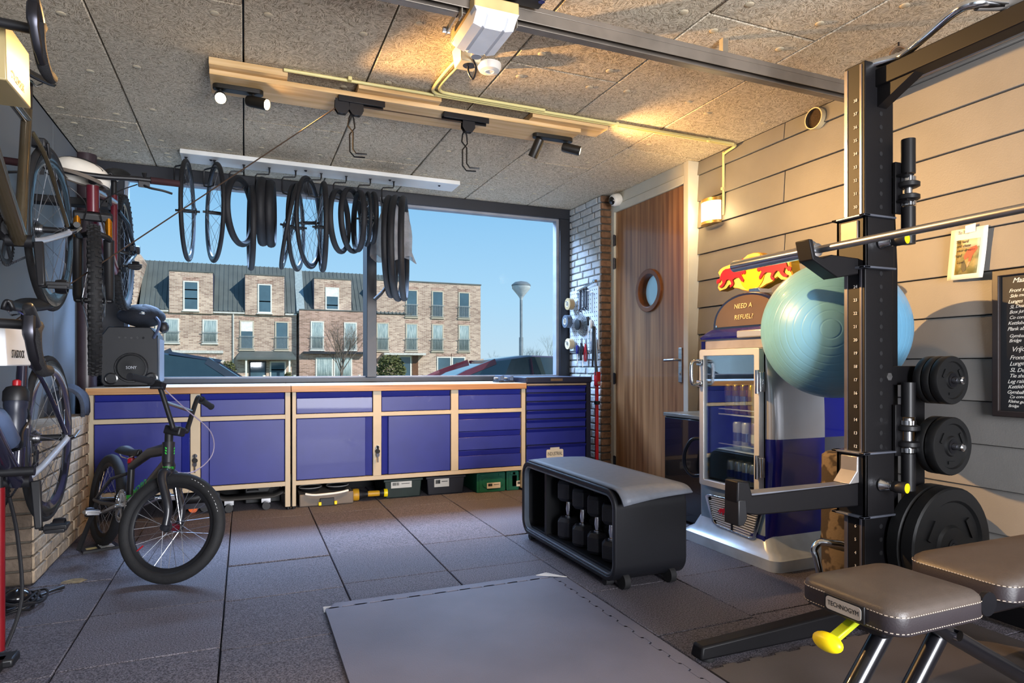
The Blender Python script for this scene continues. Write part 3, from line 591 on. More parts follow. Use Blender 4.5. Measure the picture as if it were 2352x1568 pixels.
def unit(label, xs, lower, lockx=None):
    x0, x1 = xs[0][0], xs[-1][1]
    t = thing('workbench_cabinet', label, 'cabinet', ((x0 + x1) / 2, 5.1, 0), group='blue workbench cabinets')
    MB().box((x0 + .01, YC + .04, .2), (x1 - .01, YBK, .81)).build('body', BLUE2, t)
    for a, b in ((x0, xs[0][1]), (xs[-1][0], x1)): MB().box((a, YC, .02), (b, YC + .04, .825)).build('post', ALU, t, bevel=.002)
    for a in (x0 + .004, x1 - .03): MB().box((a, YBK - .04, .0), (a + .026, YBK, .825)).build('rear_leg', ALU, t)
    for a, b in xs[1:-1]: MB().box((a, YC, .197), (b, YC + .04, .825)).build('divider', ALU, t, bevel=.002)
    MB().box((x0, YC + .001, .638), (x1, YC + .04, .668)).build('middle_rail', ALU, t, bevel=.002); MB().box((x0, YC + .001, .166), (x1, YC + .04, .197)).build('bottom_rail', ALU, t, bevel=.002)
    for a in (x0 + .012, x1 - .014): MB().cyl((a, YC + .02, 0), (a, YC + .02, .022), .011, n=10).build('foot', BLK, t)
    for i in range(len(xs) - 1):
        a, b = xs[i][1] + .004, xs[i + 1][0] - .004
        panel_recess(t, 'drawer', a, b, .672, .822, 'top')
        if lower[i] == 'drawers':
            for z0, z1 in ((.203, .345), (.349, .492), (.496, .634)): panel_recess(t, 'drawer', a, b, z0, z1, 'top')
        else: panel_recess(t, 'door', a, b, .202, .634, lower[i])
    if lockx: lock(t, lockx, .41, .375)
    return t
UL = unit('left blue workbench cabinet behind the small bike, two doors under two drawers', [(-.915, -.884), (-.334, -.274), (.262, .297)], ['right', 'left'], -.305)
UR = unit('right blue workbench cabinet with two doors and a stack of three lower drawers', [(.309, .335), (.875, .936), (1.475, 1.535), (2.071, 2.105)], ['right', 'left', 'drawers'], .906)
def worktop(label, x0, x1):
    t = thing('worktop', label, 'worktop', ((x0 + x1) / 2, 5.08, .826), group='wooden worktops')
    MB().box((x0, 4.735, .826), (x1, 5.428, .868)).build('slab', WTOP, t, bevel=.002); MB().box((x0 + .001, 4.738, .868), (x1 - .001, 5.427, .871)).build('surface', WTOPW, t)
worktop('left worktop with a beech edge under the black loudspeaker', -.922, .299); worktop('right worktop with a beech edge under the window post', .303, 2.105)
# ================================================================ blue tool trolley
t = thing('tool_trolley', 'blue roller tool cabinet of shallow drawers in a black frame beside the brick pier', 'tool cabinet', (2.41, 5.05, 0))
NAVY = mat('near_black_blue', '#191a2c', .4)
MB().box((2.112, 4.79, .08), (2.716, 5.41, .90)).build('body', NAVY, t, bevel=.006)
MB().box((2.108, 4.755, .868), (2.72, 5.42, .918)).build('top_tray', NAVY, t, bevel=.008)
for a in (2.112, 2.672): MB().box((a, 4.765, .1), (a + .042 if a > 2.5 else a + .004, 4.79, .868)).build('side_rail', NAVY, t)
MB().box((2.12, 4.764, .85), (2.672, 4.79, .864)).build('trim_strip', mat('tan_strip', '#8e7a62', .5), t)
MB().box((2.33, 4.752, .885), (2.44, 4.756, .905)).build('badge', mat('bronze_badge', '#7a624a', .4, .6), t)
zs = [.85, .79, .719, .647, .575, .499, .362, .10]
for i in range(7):
    z1, z0 = zs[i] - .003, zs[i + 1] + .003
    MB().box((2.12, 4.775, z0), (2.668, 4.80, z1 - .012)).hexa([(2.12, 4.775, z1 - .03), (2.668, 4.775, z1 - .03), (2.668, 4.79, z1 - .03), (2.12, 4.79, z1 - .03)], [(2.12, 4.755, z1 - .004), (2.668, 4.755, z1 - .004), (2.668, 4.79, z1), (2.12, 4.79, z1)]).build('drawer', BLUE, t, bevel=.002)
CREAM = mat('cream_badge', '#d8ccb4', .5)
b = MB().prism(rrect(2.30, .245, 2.455, .318, .012), (0, 4.774, 0), (1, 0, 0), (0, 0, 1), .004).prism(rrect(2.335, .226, 2.42, .34, .008), (0, 4.7735, 0), (1, 0, 0), (0, 0, 1), .003).build('badge', CREAM, t)
text('lettering', 'INDUSTRIAL', .042, (2.378, 4.769, .281), (1, 0, 0), (0, 0, 1), INK, b, width=.135)
for x in (2.17, 2.66):
    for y in (4.85, 5.35): MB().cyl((x - .015, y, .04), (x + .015, y, .04), .04, n=14).build('caster', BLK, t)
# items on the trolley: grey vice block, folded tray
t = thing('bench_vice', 'low grey metal tool block on the worktop end beside the black trolley top', 'tool', (2.04, 5.0, .871))
MB().box((1.95, 4.95, .871), (2.09, 5.1, .885)).build('base', DSTL, t, bevel=.003); MB().box((1.965, 4.96, .885), (2.0, 5.09, .93)).box((2.05, 4.96, .885), (2.085, 5.09, .925)).build('jaw', mat('blue_grey_steel', '#4a5568', .4, .5), t, bevel=.004); MB().cyl((1.93, 5.02, .905), (2.1, 5.02, .905), .01, n=10).build('screw', STL, t)
# red clamp/jack standing between trolley and pier
t = thing('bar_clamp', 'tall red bar clamp standing between the blue tool trolley and brick pier', 'clamp', (2.775, 4.78, 0))
MB().box((2.765, 4.765, 0), (2.792, 4.785, .955)).build('bar', RED, t, bevel=.003); MB().box((2.758, 4.745, .84), (2.80, 4.79, .96)).build('head', RED, t, bevel=.006); MB().box((2.762, 4.75, .68), (2.796, 4.79, .71)).build('band', BLK, t)
MB().tube([(2.768, 4.76, .93), (2.762, 4.77, 1.05), (2.765, 4.79, 1.31)], [.014, .011, .008], n=8).build('handle', BLK, t); MB().cyl((2.779, 4.738, .865), (2.779, 4.75, .865), .014, n=10).build('bolt', CHR, t)
MB().box((2.745, 4.75, 0), (2.815, 4.80, .015)).build('foot', RED, t)
# ================================================================ things stored under the cabinets
LABEL = mat('paper_label', '#cfcac0', .7, var=.03)
def label_marks(o, x0, x1, z0, z1, y):
    q = MB().box((x0, y - .003, z0), (x1, y, z1)).build('label', LABEL, o)
    b = MB(); rg = random.Random(int(x0 * 100))
    for k in range(9): xx = x0 + (x1 - x0) * (.08 + .035 * k); b.box((xx, y - .004, z0 + (z1 - z0) * .4), (xx + .0025 + .002 * rg.random(), y - .003, z0 + (z1 - z0) * .85))
    b.box((x0 + (x1 - x0) * .5, y - .004, z0 + (z1 - z0) * .6), (x0 + (x1 - x0) * .9, y - .003, z0 + (z1 - z0) * .68)); tag(b.build('print', INK, q), kind='stuff')
def crate(label, x0, x1, y0, y1, h, m, lx):
    t = thing('storage_crate', label, 'crate', ((x0 + x1) / 2, (y0 + y1) / 2, 0))
    MB().hexa([(x0 + .012, y0 + .01, 0), (x1 - .012, y0 + .01, 0), (x1 - .012, y1, 0), (x0 + .012, y1, 0)], [(x0, y0, h), (x1, y0, h), (x1, y1, h), (x0, y1, h)]).build('tub', m, t, bevel=.006); MB().box((x0 - .008, y0 - .008, h - .02), (x1 + .008, y1, h)).build('rim', m, t, bevel=.004)
    label_marks(t, *lx, y0 + .004); return t
crate('dark green crate with a long white label under the right cabinet', .98, 1.27, 4.86, 5.3, .145, mat('dark_green_plastic', '#12241f', .5), (1.03, 1.19, .075, .125))
crate('black crate with a square white label under the right cabinet', 1.31, 1.62, 4.86, 5.3, .145, mat('black_blue_plastic', '#15161f', .5), (1.37, 1.49, .06, .125))
GRN = mat('green_tool_case', '#14604c', .45)
def case(label, x0, x1, y0, cut):
    t = thing('tool_case', label, 'case', ((x0 + x1) / 2, y0 + .18, 0), group='green tool cases')
    MB().prism(rrect(x0, 0, x1, .155, .012), (0, y0, 0), (1, 0, 0), (0, 0, 1), -.36).build('shell', GRN, t, bevel=.004)
    MB().box((x0 + .02, y0 - .006, .015), (x0 + .03, y0, .145)).build('latch_rail', GRN, t); MB().prism(rrect(x0 + .05, .035, x1 - .02, .12, .03), (0, y0 - .004, 0), (1, 0, 0), (0, 0, 1), -.01).build('raised_panel', GRN, t, bevel=.004)
    for xx in (x0 + .03, x1 - .06): MB().box((xx, y0 - .01, .128), (xx + .045, y0 + .002, .148)).build('latch', GRN, t, bevel=.002)
    label_marks(t, x0 + .085, x0 + .20, .03, .075, y0 - .004)
case('green tool case with a white label at the right end under the cabinet', 1.70, 1.945, 4.80, 0); case('green tool case half hidden behind the dumbbell bench end', 1.955, 2.065, 4.80, 0)
# skateboard-like box, helmet-shaped shoes, torch
t = thing('tool_box', 'low grey crate of sports gear under the left end of the right cabinet', 'box', (.55, 5.0, 0)); GREY = mat('dusty_grey_plastic', '#6a6158', .6)
MB().box((.36, 4.80, 0), (.74, 5.2, .09)).build('tub', GREY, t, bevel=.008); MB().tube(smooth([(.40, 4.79, .095), (.47, 4.775, .085), (.62, 4.775, .09), (.70, 4.79, .1)], 4), .008, n=8).build('handle', WHT, t)
MB().box((.50, 4.785, .0), (.60, 4.80, .055)).build('latch', BLK, t, bevel=.003)
for xx in (.49, .60): MB().box((xx, 4.78, .005), (xx + .02, 4.8, .03)).build('clip', YEL, t, bevel=.003)
for xx in (.445, .64):
    s = thing('safety_goggles', ('left' if xx < .5 else 'right') + ' black shell with a pale rim resting in the grey gear crate', 'goggles', (xx, 4.95, .09)); MB().lathe([(.005, .045), (.06, .04), (.075, .065), (.082, .07)], (xx, 4.93, .05), n=20).build('shell', BLK, s); MB().ring((xx, 4.93, .121), (0, 0, 1), .08, .004, n=24, m=6).build('rim', mat('pale_rim', '#8a8886', .5), s)
t = thing('cordless_tool', 'yellow and black cordless torch lying under the right cabinet', 'tool', (.85, 4.93, 0)); TAN = mat('worn_yellow', '#c28f1e', .45)
MB().lathe([(.035, 0), (.042, .01), (.042, .05), (.03, .08), (.02, .12), (.019, .2), (.028, .22), (.028, .26)], (.74, 4.88, .046), (1, -.05, 0), n=16).build('barrel', BLK, t); MB().lathe([(.043, .005), (.046, .02), (.046, .04), (.043, .05)], (.74, 4.88, .046), (1, -.05, 0), n=16).build('lamp_ring', TAN, t); MB().lathe([(.0195, .1), (.022, .13), (.022, .19), (.0195, .21)], (.74, 4.88, .046), (1, -.05, 0), n=16).build('grip', TAN, t); MB().lathe([(.029, .235), (.031, .24), (.031, .262), (.02, .266)], (.74, 4.88, .046), (1, -.05, 0), n=16).build('end_cap', YEL, t)
t = thing('skateboard', 'dark skateboard with a pale edge under the left cabinet', 'skateboard', (.05, 4.9, 0))
MB().grid(lambda u, v: V((-.22 + .5 * u, 4.82 + .19 * v, .085 + .05 * max(0, abs(u - .5) * 2 - .62) ** 1.3 * 3)), 18, 3).build('deck', mat('dark_deck', '#3a3734', .6), t, solid=.012)
for xx in (-.1, .14):
    MB().box((xx - .03, 4.87, .04), (xx + .03, 4.96, .08)).build('truck', STL, t)
    for yy in (4.83, 4.99): MB().cyl((xx, yy - .016, .027), (xx, yy + .016, .027), .027, n=14).build('wheel', BLK, t)
t = thing('case_with_handle', 'black carry case with a round badge under the left cabinet', 'case', (.16, 5.2, 0)); MB().box((.0, 5.06, 0), (.25, 5.3, .155)).build('shell', BLK, t, bevel=.01); MB().tube(smooth([(.02, 5.06, .1), (.03, 5.04, .105), (.08, 5.04, .105), (.09, 5.06, .1)], 3), .006, n=6).build('handle', BLKM, t); MB().cyl((.2, 5.052, .08), (.2, 5.062, .08), .04, n=20).build('badge', GLOSSB, t)
t = thing('inline_skate', 'dark boot with an orange wheel beneath the left cabinet behind the bike wheel', 'skate', (-.28, 4.95, 0))
MB().rings([[V((-.43 + x, 4.92 + w * math.cos(2 * PI * k / 12), .06 + h / 2 + h / 2 * math.sin(2 * PI * k / 12))) for k in range(12)] for x, w, h in ((0, .03, .06), (.03, .045, .08), (.12, .045, .08), (.17, .04, .11), (.24, .04, .11), (.27, .03, .09))]).build('boot', BLK, t)
MB().box((-.41, 4.905, .028), (-.17, 4.935, .065)).build('chassis', DSTL, t)
for k in range(4): MB().cyl((-.40 + k * .073, 4.91, .03), (-.40 + k * .073, 4.93, .03), .03, n=14).build('wheel', ORG if k == 1 else BLK, t)
# ================================================================ on the worktop: loudspeaker, backpack, cloth on the plinth
t = thing('loudspeaker', 'big black party loudspeaker standing on the left worktop', 'speaker', (-.72, 5.1, .871)); SPK = mat('speaker_black', '#17181c', .5)
x0, x1, y0, z0, z1 = -.885, -.545, 4.98, .873, 1.275
MB().prism([(x0 + .02, z0), (x1 - .02, z0), (x1, z0 + .03), (x1 - .004, z1 - .06), (x1 - .045, z1), (x0 + .045, z1), (x0 + .004, z1 - .06), (x0, z0 + .03)], (0, y0 + .33, 0), (1, 0, 0), (0, 0, 1), .33).build('cabinet', SPK, t, bevel=.008)
MB().box((x1 - .004, y0 + .03, z0 + .03), (x1 + .004, y0 + .3, z1 - .08)).build('side_grille', mat('speaker_side_grey', '#5d626e', .35), t)
cxs, czs = (x0 + x1) / 2 + .01, .998
MB().lathe([(.098, 0), (.098, -.012), (.085, -.016), (.082, -.006), (.03, -.004), (.02, -.006)], (cxs, y0 - .002, czs), (0, 1, 0), n=40).build('woofer', mat('woofer_black', '#0f1012', .6), t)
q = MB().ring((cxs, y0 - .012, czs), (0, 1, 0), .094, .006, n=40, m=6).build('woofer_ring', GLOSSB, t); text('lettering', 'SONY', .028, (cxs, y0 - .012, czs), (1, 0, 0), (0, 0, 1), mat('silver_print', '#b9bcc2', .4), q, width=.062)
for sx in (-1, 1): MB().lathe([(.04, 0), (.04, -.01), (.032, -.012), (.03, .03), (.0, .03)], (cxs + sx * .118, y0 - .001, .925), (0, 1, 0), n=24).build('bass_port', GLOSSB, t)
for k in range(5): MB().cyl((cxs - .07 + k * .035, y0 - .004, 1.2), (cxs - .07 + k * .035, y0 + .01, 1.2), .008, n=10).build('button', GLOSSB, t)
t = thing('cycling_bag', 'dark bag with a hood lying on top of the loudspeaker', 'bag', (-.68, 5.08, 1.275)); DBL = mat('navy_cloth', '#12161f', .85, bump=.3)
def blob(c, r, sc, seed, amp=.12, n=20, m=12):
    rg = random.Random(seed); ph = [rg.uniform(0, 6) for _ in range(6)]; b = MB().sphere(c, r, n, m, sc); c = V(c)
    for i, p in enumerate(b.v):
        d = p - c; a = math.atan2(d.y, d.x); z = d.z / r; b.v[i] = c + d * (1 + amp * (math.sin(3 * a + ph[0]) * .5 + math.sin(5 * a + ph[1] + 3 * z) * .3 + math.sin(4 * z + ph[2]) * .4))
    return b
blob((-.665, 5.08, 1.357), .15, (.95, .7, .5), 3).build('body', DBL, t); blob((-.655, 5.12, 1.385), .12, (1.0, .75, .45), 5, .06).build('hood', BLKM, t)
MB().tube(smooth([(-.56, 4.98, 1.34), (-.535, 4.95, 1.30), (-.55, 4.94, 1.24), (-.57, 4.96, 1.2)], 4), .01, n=6).build('strap', mat('strap_blue_grey', '#3c4660', .7), t); blob((-.515, 5.0, 1.275), .032, (1, .8, 1.25), 7, .08, 14, 8).build('pouch', BLK, t); MB().sphere((-.64, 4.95, 1.365), .012, 10, 6, (1.6, .5, .8)).build('buckle', CHR, t)
t = thing('folded_jacket', 'dark grey folded cloth lying on the brick plinth beside the worktop', 'cloth', (-.985, 4.63, .712)); JK = mat('grey_felt', '#3d4350', .9, bump=.4, scale=30)
def fold(u, v): a = PI * u; return V((-.985 - .095 * math.cos(a) * (1 - .1 * v), 4.5 + .21 * v, .714 + .17 * (math.sin(a) ** .55) * (1 - .25 * (v - .5) ** 2) + .008 * math.sin(9 * v + 5 * u)))
MB().grid(fold, 22, 12).build('cloth', JK, t, solid=.02)
# ================================================================ bicycles
SPK_M = mat('steel_spokes', '#a5a8ae', .3, .9); CARB = mat('black_carbon', '#15161a', .25, coat=.4); TAPE = mat('black_bar_tape', '#17171a', .8, bump=.5, scale=60)
SILV = mat('silver_blue_frame_paint', '#c3cad8', .22, .4, coat=.5); DARKF = mat('dark_violet_frame_paint', '#232233', .2, .3, coat=.8); BRONZE = mat('black_bronze_frame_paint', '#4a4132', .22, .5, coat=.8)
def wheel(root, c, r, tr, depth, nsp, rimmat, tyremat, axis=(0, 1, 0), hubw=.05, X=None, name='wheel', hubmat=None, label=None):
    """tyre as the part, with rim, hub and spokes below it"""
    def nb(): b = MB(); b.X = X; return b
    w = nb().ring(c, axis, r - tr, tr, n=56, m=10).build(name, tyremat, root, local=True)
    a, b, d = frame_of(axis); c = V(c); ro = r - tr * 1.7; prof = [(ro, -.011), (ro, .011), (ro - depth * .5, .012), (ro - depth, .005), (ro - depth, -.005), (ro - depth * .5, -.012)]
    rs = []
    for i in range(56): t = 2 * PI * i / 56; e = a * math.cos(t) + b * math.sin(t); rs.append([c + e * q + d * h for q, h in prof])
    nb().rings(rs, False, True).build('rim', rimmat, w, local=True, ang=50)
    nb().lathe([(.008, -hubw - .018), (.008, -hubw), (.024, -hubw + .004), (.024, -hubw + .01), (.013, -hubw + .016), (.013, hubw - .016), (.024, hubw - .01), (.024, hubw - .004), (.008, hubw), (.008, hubw + .018)], c, axis, n=16).build('hub', hubmat or BLK, w, local=True)
    s = nb()
    for i in range(nsp):
        side = 1 if i % 2 else -1; t = 2 * PI * i / nsp; t2 = t + (.9 if (i // 2) % 2 else -.9)
        p = c + (a * math.cos(t2) + b * math.sin(t2)) * .022 + d * side * (hubw - .007); q = c + (a * math.cos(t) + b * math.sin(t)) * (ro - depth + .004)
        s.cyl(p, q, .0013, n=3, cap=False)
    tag(s.build('spokes', SPK_M, w, local=True), kind='stuff'); return w
def saddle(root, x, z, m, w=.07, l=.26):
    def f(u, v):
        t = v; ww = w * (.28 + .72 * max(0, (t - .35) / .65) ** 1.2) if t > .35 else w * .28 * (.7 + .3 * t / .35)
        a = (u - .5) * 2; return V((x + .15 - l * t, a * ww, z + .018 * (t - .5) ** 2 * 4 * .5 - .03 * abs(a) ** 2.4))
    q = MB().grid(f, 11, 16).build('saddle', m, root, local=True, solid=.012)
    r = MB()
    for s in (-1, 1): r.tube([(x + .12, s * .012, z - .02), (x + .04, s * .02, z - .045), (x - .05, s * .022, z - .045), (x - .10, s * .03, z - .02)], .0035, n=6)
    r.build('saddle_rails', CHR, q, local=True); return q
def chainset(root, bb, rr, m, ang, ring=.09, arm=.17, w=.04, chain_to=None, pm=None, drive=-1):
    b = V(bb); MB().cyl(b + V((0, -w, 0)), b + V((0, w, 0)), .022, n=14).build('bottom_bracket', BLK, root, local=True)
    y = drive * .042
    cr = MB().ring(b + V((0, y, 0)), (0, 1, 0), ring - .012, .010, n=40, m=6, sy=.25)
    for k in range(40): t = 2 * PI * k / 40; cr.beam(b + V(((ring - .004) * math.cos(t), y, (ring - .004) * math.sin(t))), b + V(((ring + .004) * math.cos(t), y, (ring + .004) * math.sin(t))), .004, .006)
    for k in range(5): t = 2 * PI * k / 5 + .3; cr.beam(b + V((0, y, 0)), b + V(((ring - .015) * math.cos(t), y, (ring - .015) * math.sin(t))), .006, .022)
    cr.build('chainring', m, root, local=True)
    for s in (-1, 1):
        t = ang + (PI if s == drive else 0); e = b + V((arm * math.cos(t), s * .075, arm * math.sin(t)))
        a = MB().beam(b + V((0, s * .055, 0)), e, .018, .032, up=(0, 1, 0.01), w1=.014, h1=.024).build('crank_arm', m, root, local=True, bevel=.005)
        p = pm or BLK; o = e + V((0, s * .012, 0))
        k = MB().cyl(e, e + V((0, s * .06, 0)), .007, n=8).cbox(e + V((0, s * .055, .0)), (.085, .06, .014)).cbox(e + V((.02, s * .055, .008)), (.03, .07, .02)).build('pedal', p, a, local=True, bevel=.005)
        MB().ring(e + V((-.025, s * .055, 0)), (0, 1, 0), .022, .005, n=16, m=6, sy=4).build('pedal_cage', DSTL, a, local=True)
    if chain_to:
        h, cr2 = V(chain_to), .03; c = MB(); n = 46
        for p, q in ((b + V((0, y, ring)), h + V((0, y, cr2))), (b + V((0, y, -ring)), h + V((.0, y, -.09)))):
            for i in range(n): c.cbox(p.lerp(q, i / n), (.008, .006 if i % 2 else .0035, .007))
        tag(c.build('chain', DSTL, root, local=True), kind='stuff')
        cs = MB()
        for i in range(8): cs.ring(h + V((0, y + .012 - i * .004, 0)), (0, 1, 0), .018 + .0035 * i, .004, n=24, m=4, sy=.25)
        cs.lathe([(.02, 0), (.02, .035)], h + V((0, y - .018, 0)), (0, 1, 0)).build('cassette', STL, root, local=True)
        d = MB().cbox(h + V((.0, y - .01, -.045)), (.03, .02, .03)).beam(h + V((0, y, -.05)), h + V((.03, y, -.13)), .012, .03)
        for zz in ((.005, -.065), (.03, -.125)): d.ring(h + V((zz[0], y, zz[1])), (0, 1, 0), .014, .005, n=14, m=5)
        d.build('derailleur', BLK, root, local=True)
def road_bike(label, loc, tilt, fm, accent, bottle=False):
    t = thing('road_bike', label, 'bicycle', loc, 0, 'road bikes on wall docks'); t.rotation_euler = (0, tilt, -PI / 2)  # heading towards the viewer
    H, F = V((0, 0, 0)), V((.985, 0, 0)); BB = V((.405, 0, -.07)); ST = V((.275, 0, .40)); HT = V((.80, 0, .47)); HB = V((.835, 0, .35))
    f = MB()
    f.tube([BB, BB.lerp(ST, .5), ST, ST + (ST - BB) * .04], [.021, .019, .0175, .0175], n=12, sy=1.0)
    f.tube([ST + V((0, 0, -.02)), ST.lerp(HT, .5) + V((0, 0, -.012)), HT + V((0, 0, -.02))], [.0165, .018, .022], n=12)
    f.tube([BB, BB.lerp(HB, .5), HB + V((-.01, 0, .02))], [.027, .029, .026], n=12)
    f.tube([HB, HT], [.025, .022], n=12)
    fr = f.build('frame', fm, t, local=True)
    for s in (-1, 1):
        MB().tube(smooth([BB + V((-.02, s * .02, 0)), BB + V((-.14, s * .04, .015)), H + V((.03, s * .062, -.012)), H + V((-.005, s * .064, 0))], 4), .0125, n=10).build('chainstay', accent, fr, local=True)
        MB().tube(smooth([ST + V((-.01, s * .012, -.06)), ST + V((-.08, s * .04, -.15)), H + V((.01, s * .062, .02))], 5), .0085, n=8).build('seatstay', fm, fr, local=True)
    fk = MB().tube([HT + V((-.004, 0, .015)), HB + V((.006, 0, -.02))], .018, n=10)
    for s in (-1, 1): fk.tube(smooth([HB + V((.006, s * .03, -.01)), HB + V((.03, s * .045, -.1)), F + V((-.04, s * .05, .12)), F + V((0, s * .05, 0))], 4), [.02] * 4 + [.016] * 4 + [.012] * 5, n=8)
    fk.build('fork', fm, t, local=True)
    wheel(t, H, .338, .0125, .055, 24, CARB, RUB, hubw=.06); wheel(t, F, .338, .0125, .055, 20, CARB, RUB)
    MB().tube([H + V((0, .066, 0)), H + V((0, .085, 0)), H + V((.01, .09, 0)), H + V((-.03, .10, .02))], [.009, .009, .006, .006], n=8).build('quick_release', CHR, t, local=True)
    MB().tube([ST - V((0, 0, .05)), ST + (ST - BB).normalized() * .135], .0145, n=12).build('seatpost', BLK, t, local=True)
    saddle(t, .285, .56, BLK)
    # stem, flat bar, drops, hoods and levers
    MB().tube([HT + V((-.002, 0, .035)), V((.895, 0, .515))], .016, n=10).build('stem', BLK, t, local=True)
    b = MB(); b.tube(smooth([(.897, -.2, .515), (.895, -.1, .52), (.895, 0, .52), (.895, .1, .52), (.897, .2, .515)], 3), .0145, n=10)
    hb = b.build('handlebar', BLK, t, local=True)
    for s in (-1, 1):
        MB().tube(smooth([(.897, s * .19, .515), (.93, s * .205, .516), (.975, s * .21, .50), (.985, s * .213, .445), (.955, s * .217, .395), (.90, s * .22, .385)], 5), .0165, n=10).build('bar_drop', TAPE, hb, local=True)
        MB().tube(smooth([(.955, s * .208, .515), (.99, s * .21, .54), (1.02, s * .21, .565), (1.03, s * .21, .578)], 4), [.017, .018, .019, .019, .019, .019, .019, .019, .018, .0175, .016, .015, .011], n=10, sx=.8).build('brake_hood', BLK, hb, local=True)
        MB().tube(smooth([(1.02, s * .21, .548), (1.035, s * .212, .50), (1.01, s * .215, .43), (.985, s * .218, .40)], 4), [.010] * 5 + [.008] * 4 + [.006] * 4, n=8, sx=1.5).build('brake_lever', DSTL, hb, local=True)
    chainset(t, BB, .09, BLK, -1.2, chain_to=(0, 0, 0))
    for c in (H + V((.0, 0, .36)),): MB().cbox(V((.135, 0, .325)), (.05, .055, .035)).beam(V((.135, .03, .33)), V((.115, .03, .27)), .01, .02).build('rim_brake', BLK, t, local=True, bevel=.006)
    if bottle:
        u = (ST - BB).normalized(); p = BB + u * .12 + V((.055, 0, .01)); q = p + u * .2
        w = MB().lathe([(.03, 0), (.036, .01), (.036, .12), (.033, .135), (.036, .15), (.036, .17), (.03, .19)], p, u, n=20).build('water_bottle', mat('smoky_bottle', '#1e2230', .35), t, local=True)
        MB().lathe([(.038, .165), (.039, .17), (.039, .2), (.03, .215), (.015, .22)], p, u, n=20).build('bottle_cap', BLK, w, local=True); MB().lathe([(.012, .22), (.013, .225), (.013, .238), (.008, .242)], p, u, n=14).build('bottle_nozzle', RED, w, local=True)
        a = u.cross(V((0, 1, 0))); text_local(w, 'SiS', .03, p + u * .085 + V((0, .0375, 0)), u, WINK)
        MB().tube(smooth([p + V((.0, .0, -.005)), p + V((.03, .03, .01)), p + u * .06 + V((.03, .03, 0)), p + u * .1 + V((-.01, .038, 0)), p + u * .13 + V((-.04, .02, 0))], 4), .006, n=6).build('bottle_cage', CARB, t, local=True)
        p2 = BB + (HB - BB).normalized() * .14 + V((-.03, 0, .06)); u2 = (HB - BB).normalized(); MB().lathe([(.03, 0), (.036, .01), (.036, .13), (.03, .17), (.012, .19)], p2, u2, n=20).build('water_bottle', mat('blue_grey_bottle', '#4a5874', .35), t, local=True)
    return t
def text_local(parent, s, size, o, along, m):
    vs, fs = glyphs(s, size); u = V(along).normalized(); w = V((0, 1, 0)); v = w.cross(u); o = V(o)
    MB().add([o + u * p.x + v * p.y + w * p.z for p in vs], fs).build('lettering', m, parent, local=True, flat=True, fix=False)
BX = -.745
road_bike('silver blue racing bike on the lower white wall dock, water bottle on its frame', (BX, 3.165, .715), math.radians(6.5), DARKF, SILV, True)
road_bike('black and bronze racing bike hanging on the upper wall dock, near the ceiling', (BX, 3.2, 1.575), math.radians(6.5), BRONZE, SILV)
def dock(label, z, m, tm, h):
    t = thing('bike_dock', label, 'bike rack', (-.86, 2.43, z), 0, 'wall docks for racing bikes')
    y0, y1 = 2.31, 2.54; T = V((BX, 0, 0))
    MB().prism([(-1.08, 0), (-.645, 0), (-.65, h), (-.665, h), (-.69, .06), (-.80, .06), (-.825, h), (-1.08, h + .03)], (0, y1, z), (1, 0, 0), (0, 0, 1), y1 - y0).build('body', m, t, bevel=.004)
    text('lettering', 'STASDOCK', .035, (-.6442, (y0 + y1) / 2 - .015, z + .035), (0, 1, 0), (0, 0, 1), tm, t, width=.12)
dock('white wall dock lettered in black that holds the lower racing bike', 1.01, mat('dock_white', '#e9eaec', .35, var=.02), INK, .12)
dock('pale yellow wall dock that holds the upper racing bike, near the ceiling', 1.85, mat('dock_sand', '#a8966a', .3, var=.03), mat('dock_print', '#6f6244', .5), .18)
# ---------------------------------------------------------------- mountain bike hanging nose down by the window
MRED = mat('dark_red_frame_paint', '#571422', .3, coat=.5); GOLD = mat('gold_stanchion', '#b87a24', .2, .9)
t = thing('mountain_bike', 'dark red mountain bike hung high in the window corner, knobbly front wheel towards the room', 'bicycle', (-.735, 4.85, 1.75)); t.rotation_euler = (0, math.radians(20.5), -PI / 2 + .03)
H, F = V((0, 0, 0)), V((1.19, 0, 0)); BB = V((.43, 0, -.02)); ST = V((.27, 0, .36)); HT = V((.955, 0, .53)); HB = V((.99, 0, .42))
f = MB().tube([BB, ST, ST + (ST - BB) * .1], .019, n=12).tube([ST, HT + V((0, 0, -.02))], [.02, .025], n=12).tube([BB, BB.lerp(HB, .6) + V((0, 0, -.02)), HB], [.03, .034, .03], n=12).tube([HB + V((.003, 0, -.015)), HT], .028, n=14)
fr = f.build('frame', MRED, t, local=True)
for s in (-1, 1):
    MB().tube([BB + V((-.03, s * .03, 0)), BB + V((-.15, s * .055, .01)), V((0, s * .07, 0))], .014, n=8).build('chainstay', CARB, fr, local=True); MB().tube([ST + V((0, s * .02, -.05)), ST + V((-.1, s * .055, -.14)), V((0, s * .07, .01))], .012, n=8).build('seatstay', CARB, fr, local=True)
MS = M.Translation(HB) @ M.Rotation(math.radians(9.5), 4, (HT - HB).normalized()) @ M.Translation(-HB)
def nm(): b = MB(); b.X = MS; return b
fk = nm().cbox(HB + V((.014, 0, -.035)), (.05, .17, .045)).build('fork_crown', BLK, t, local=True, bevel=.01)
ax = (F - HB - V((.03, 0, -.05))).normalized()
for s in (-1, 1):
    p = HB + V((.02, s * .066, -.03)); q = F + V((-.02, s * .066, .0))
    nm().tube([p, p.lerp(q, .45)], .017, n=12).build('stanchion', GOLD, fk, local=True); nm().tube([p.lerp(q, .28), p.lerp(q, .95), F + V((0, s * .066, 0))], [.024, .022, .018], n=12).build('fork_leg', BLK, fk, local=True)
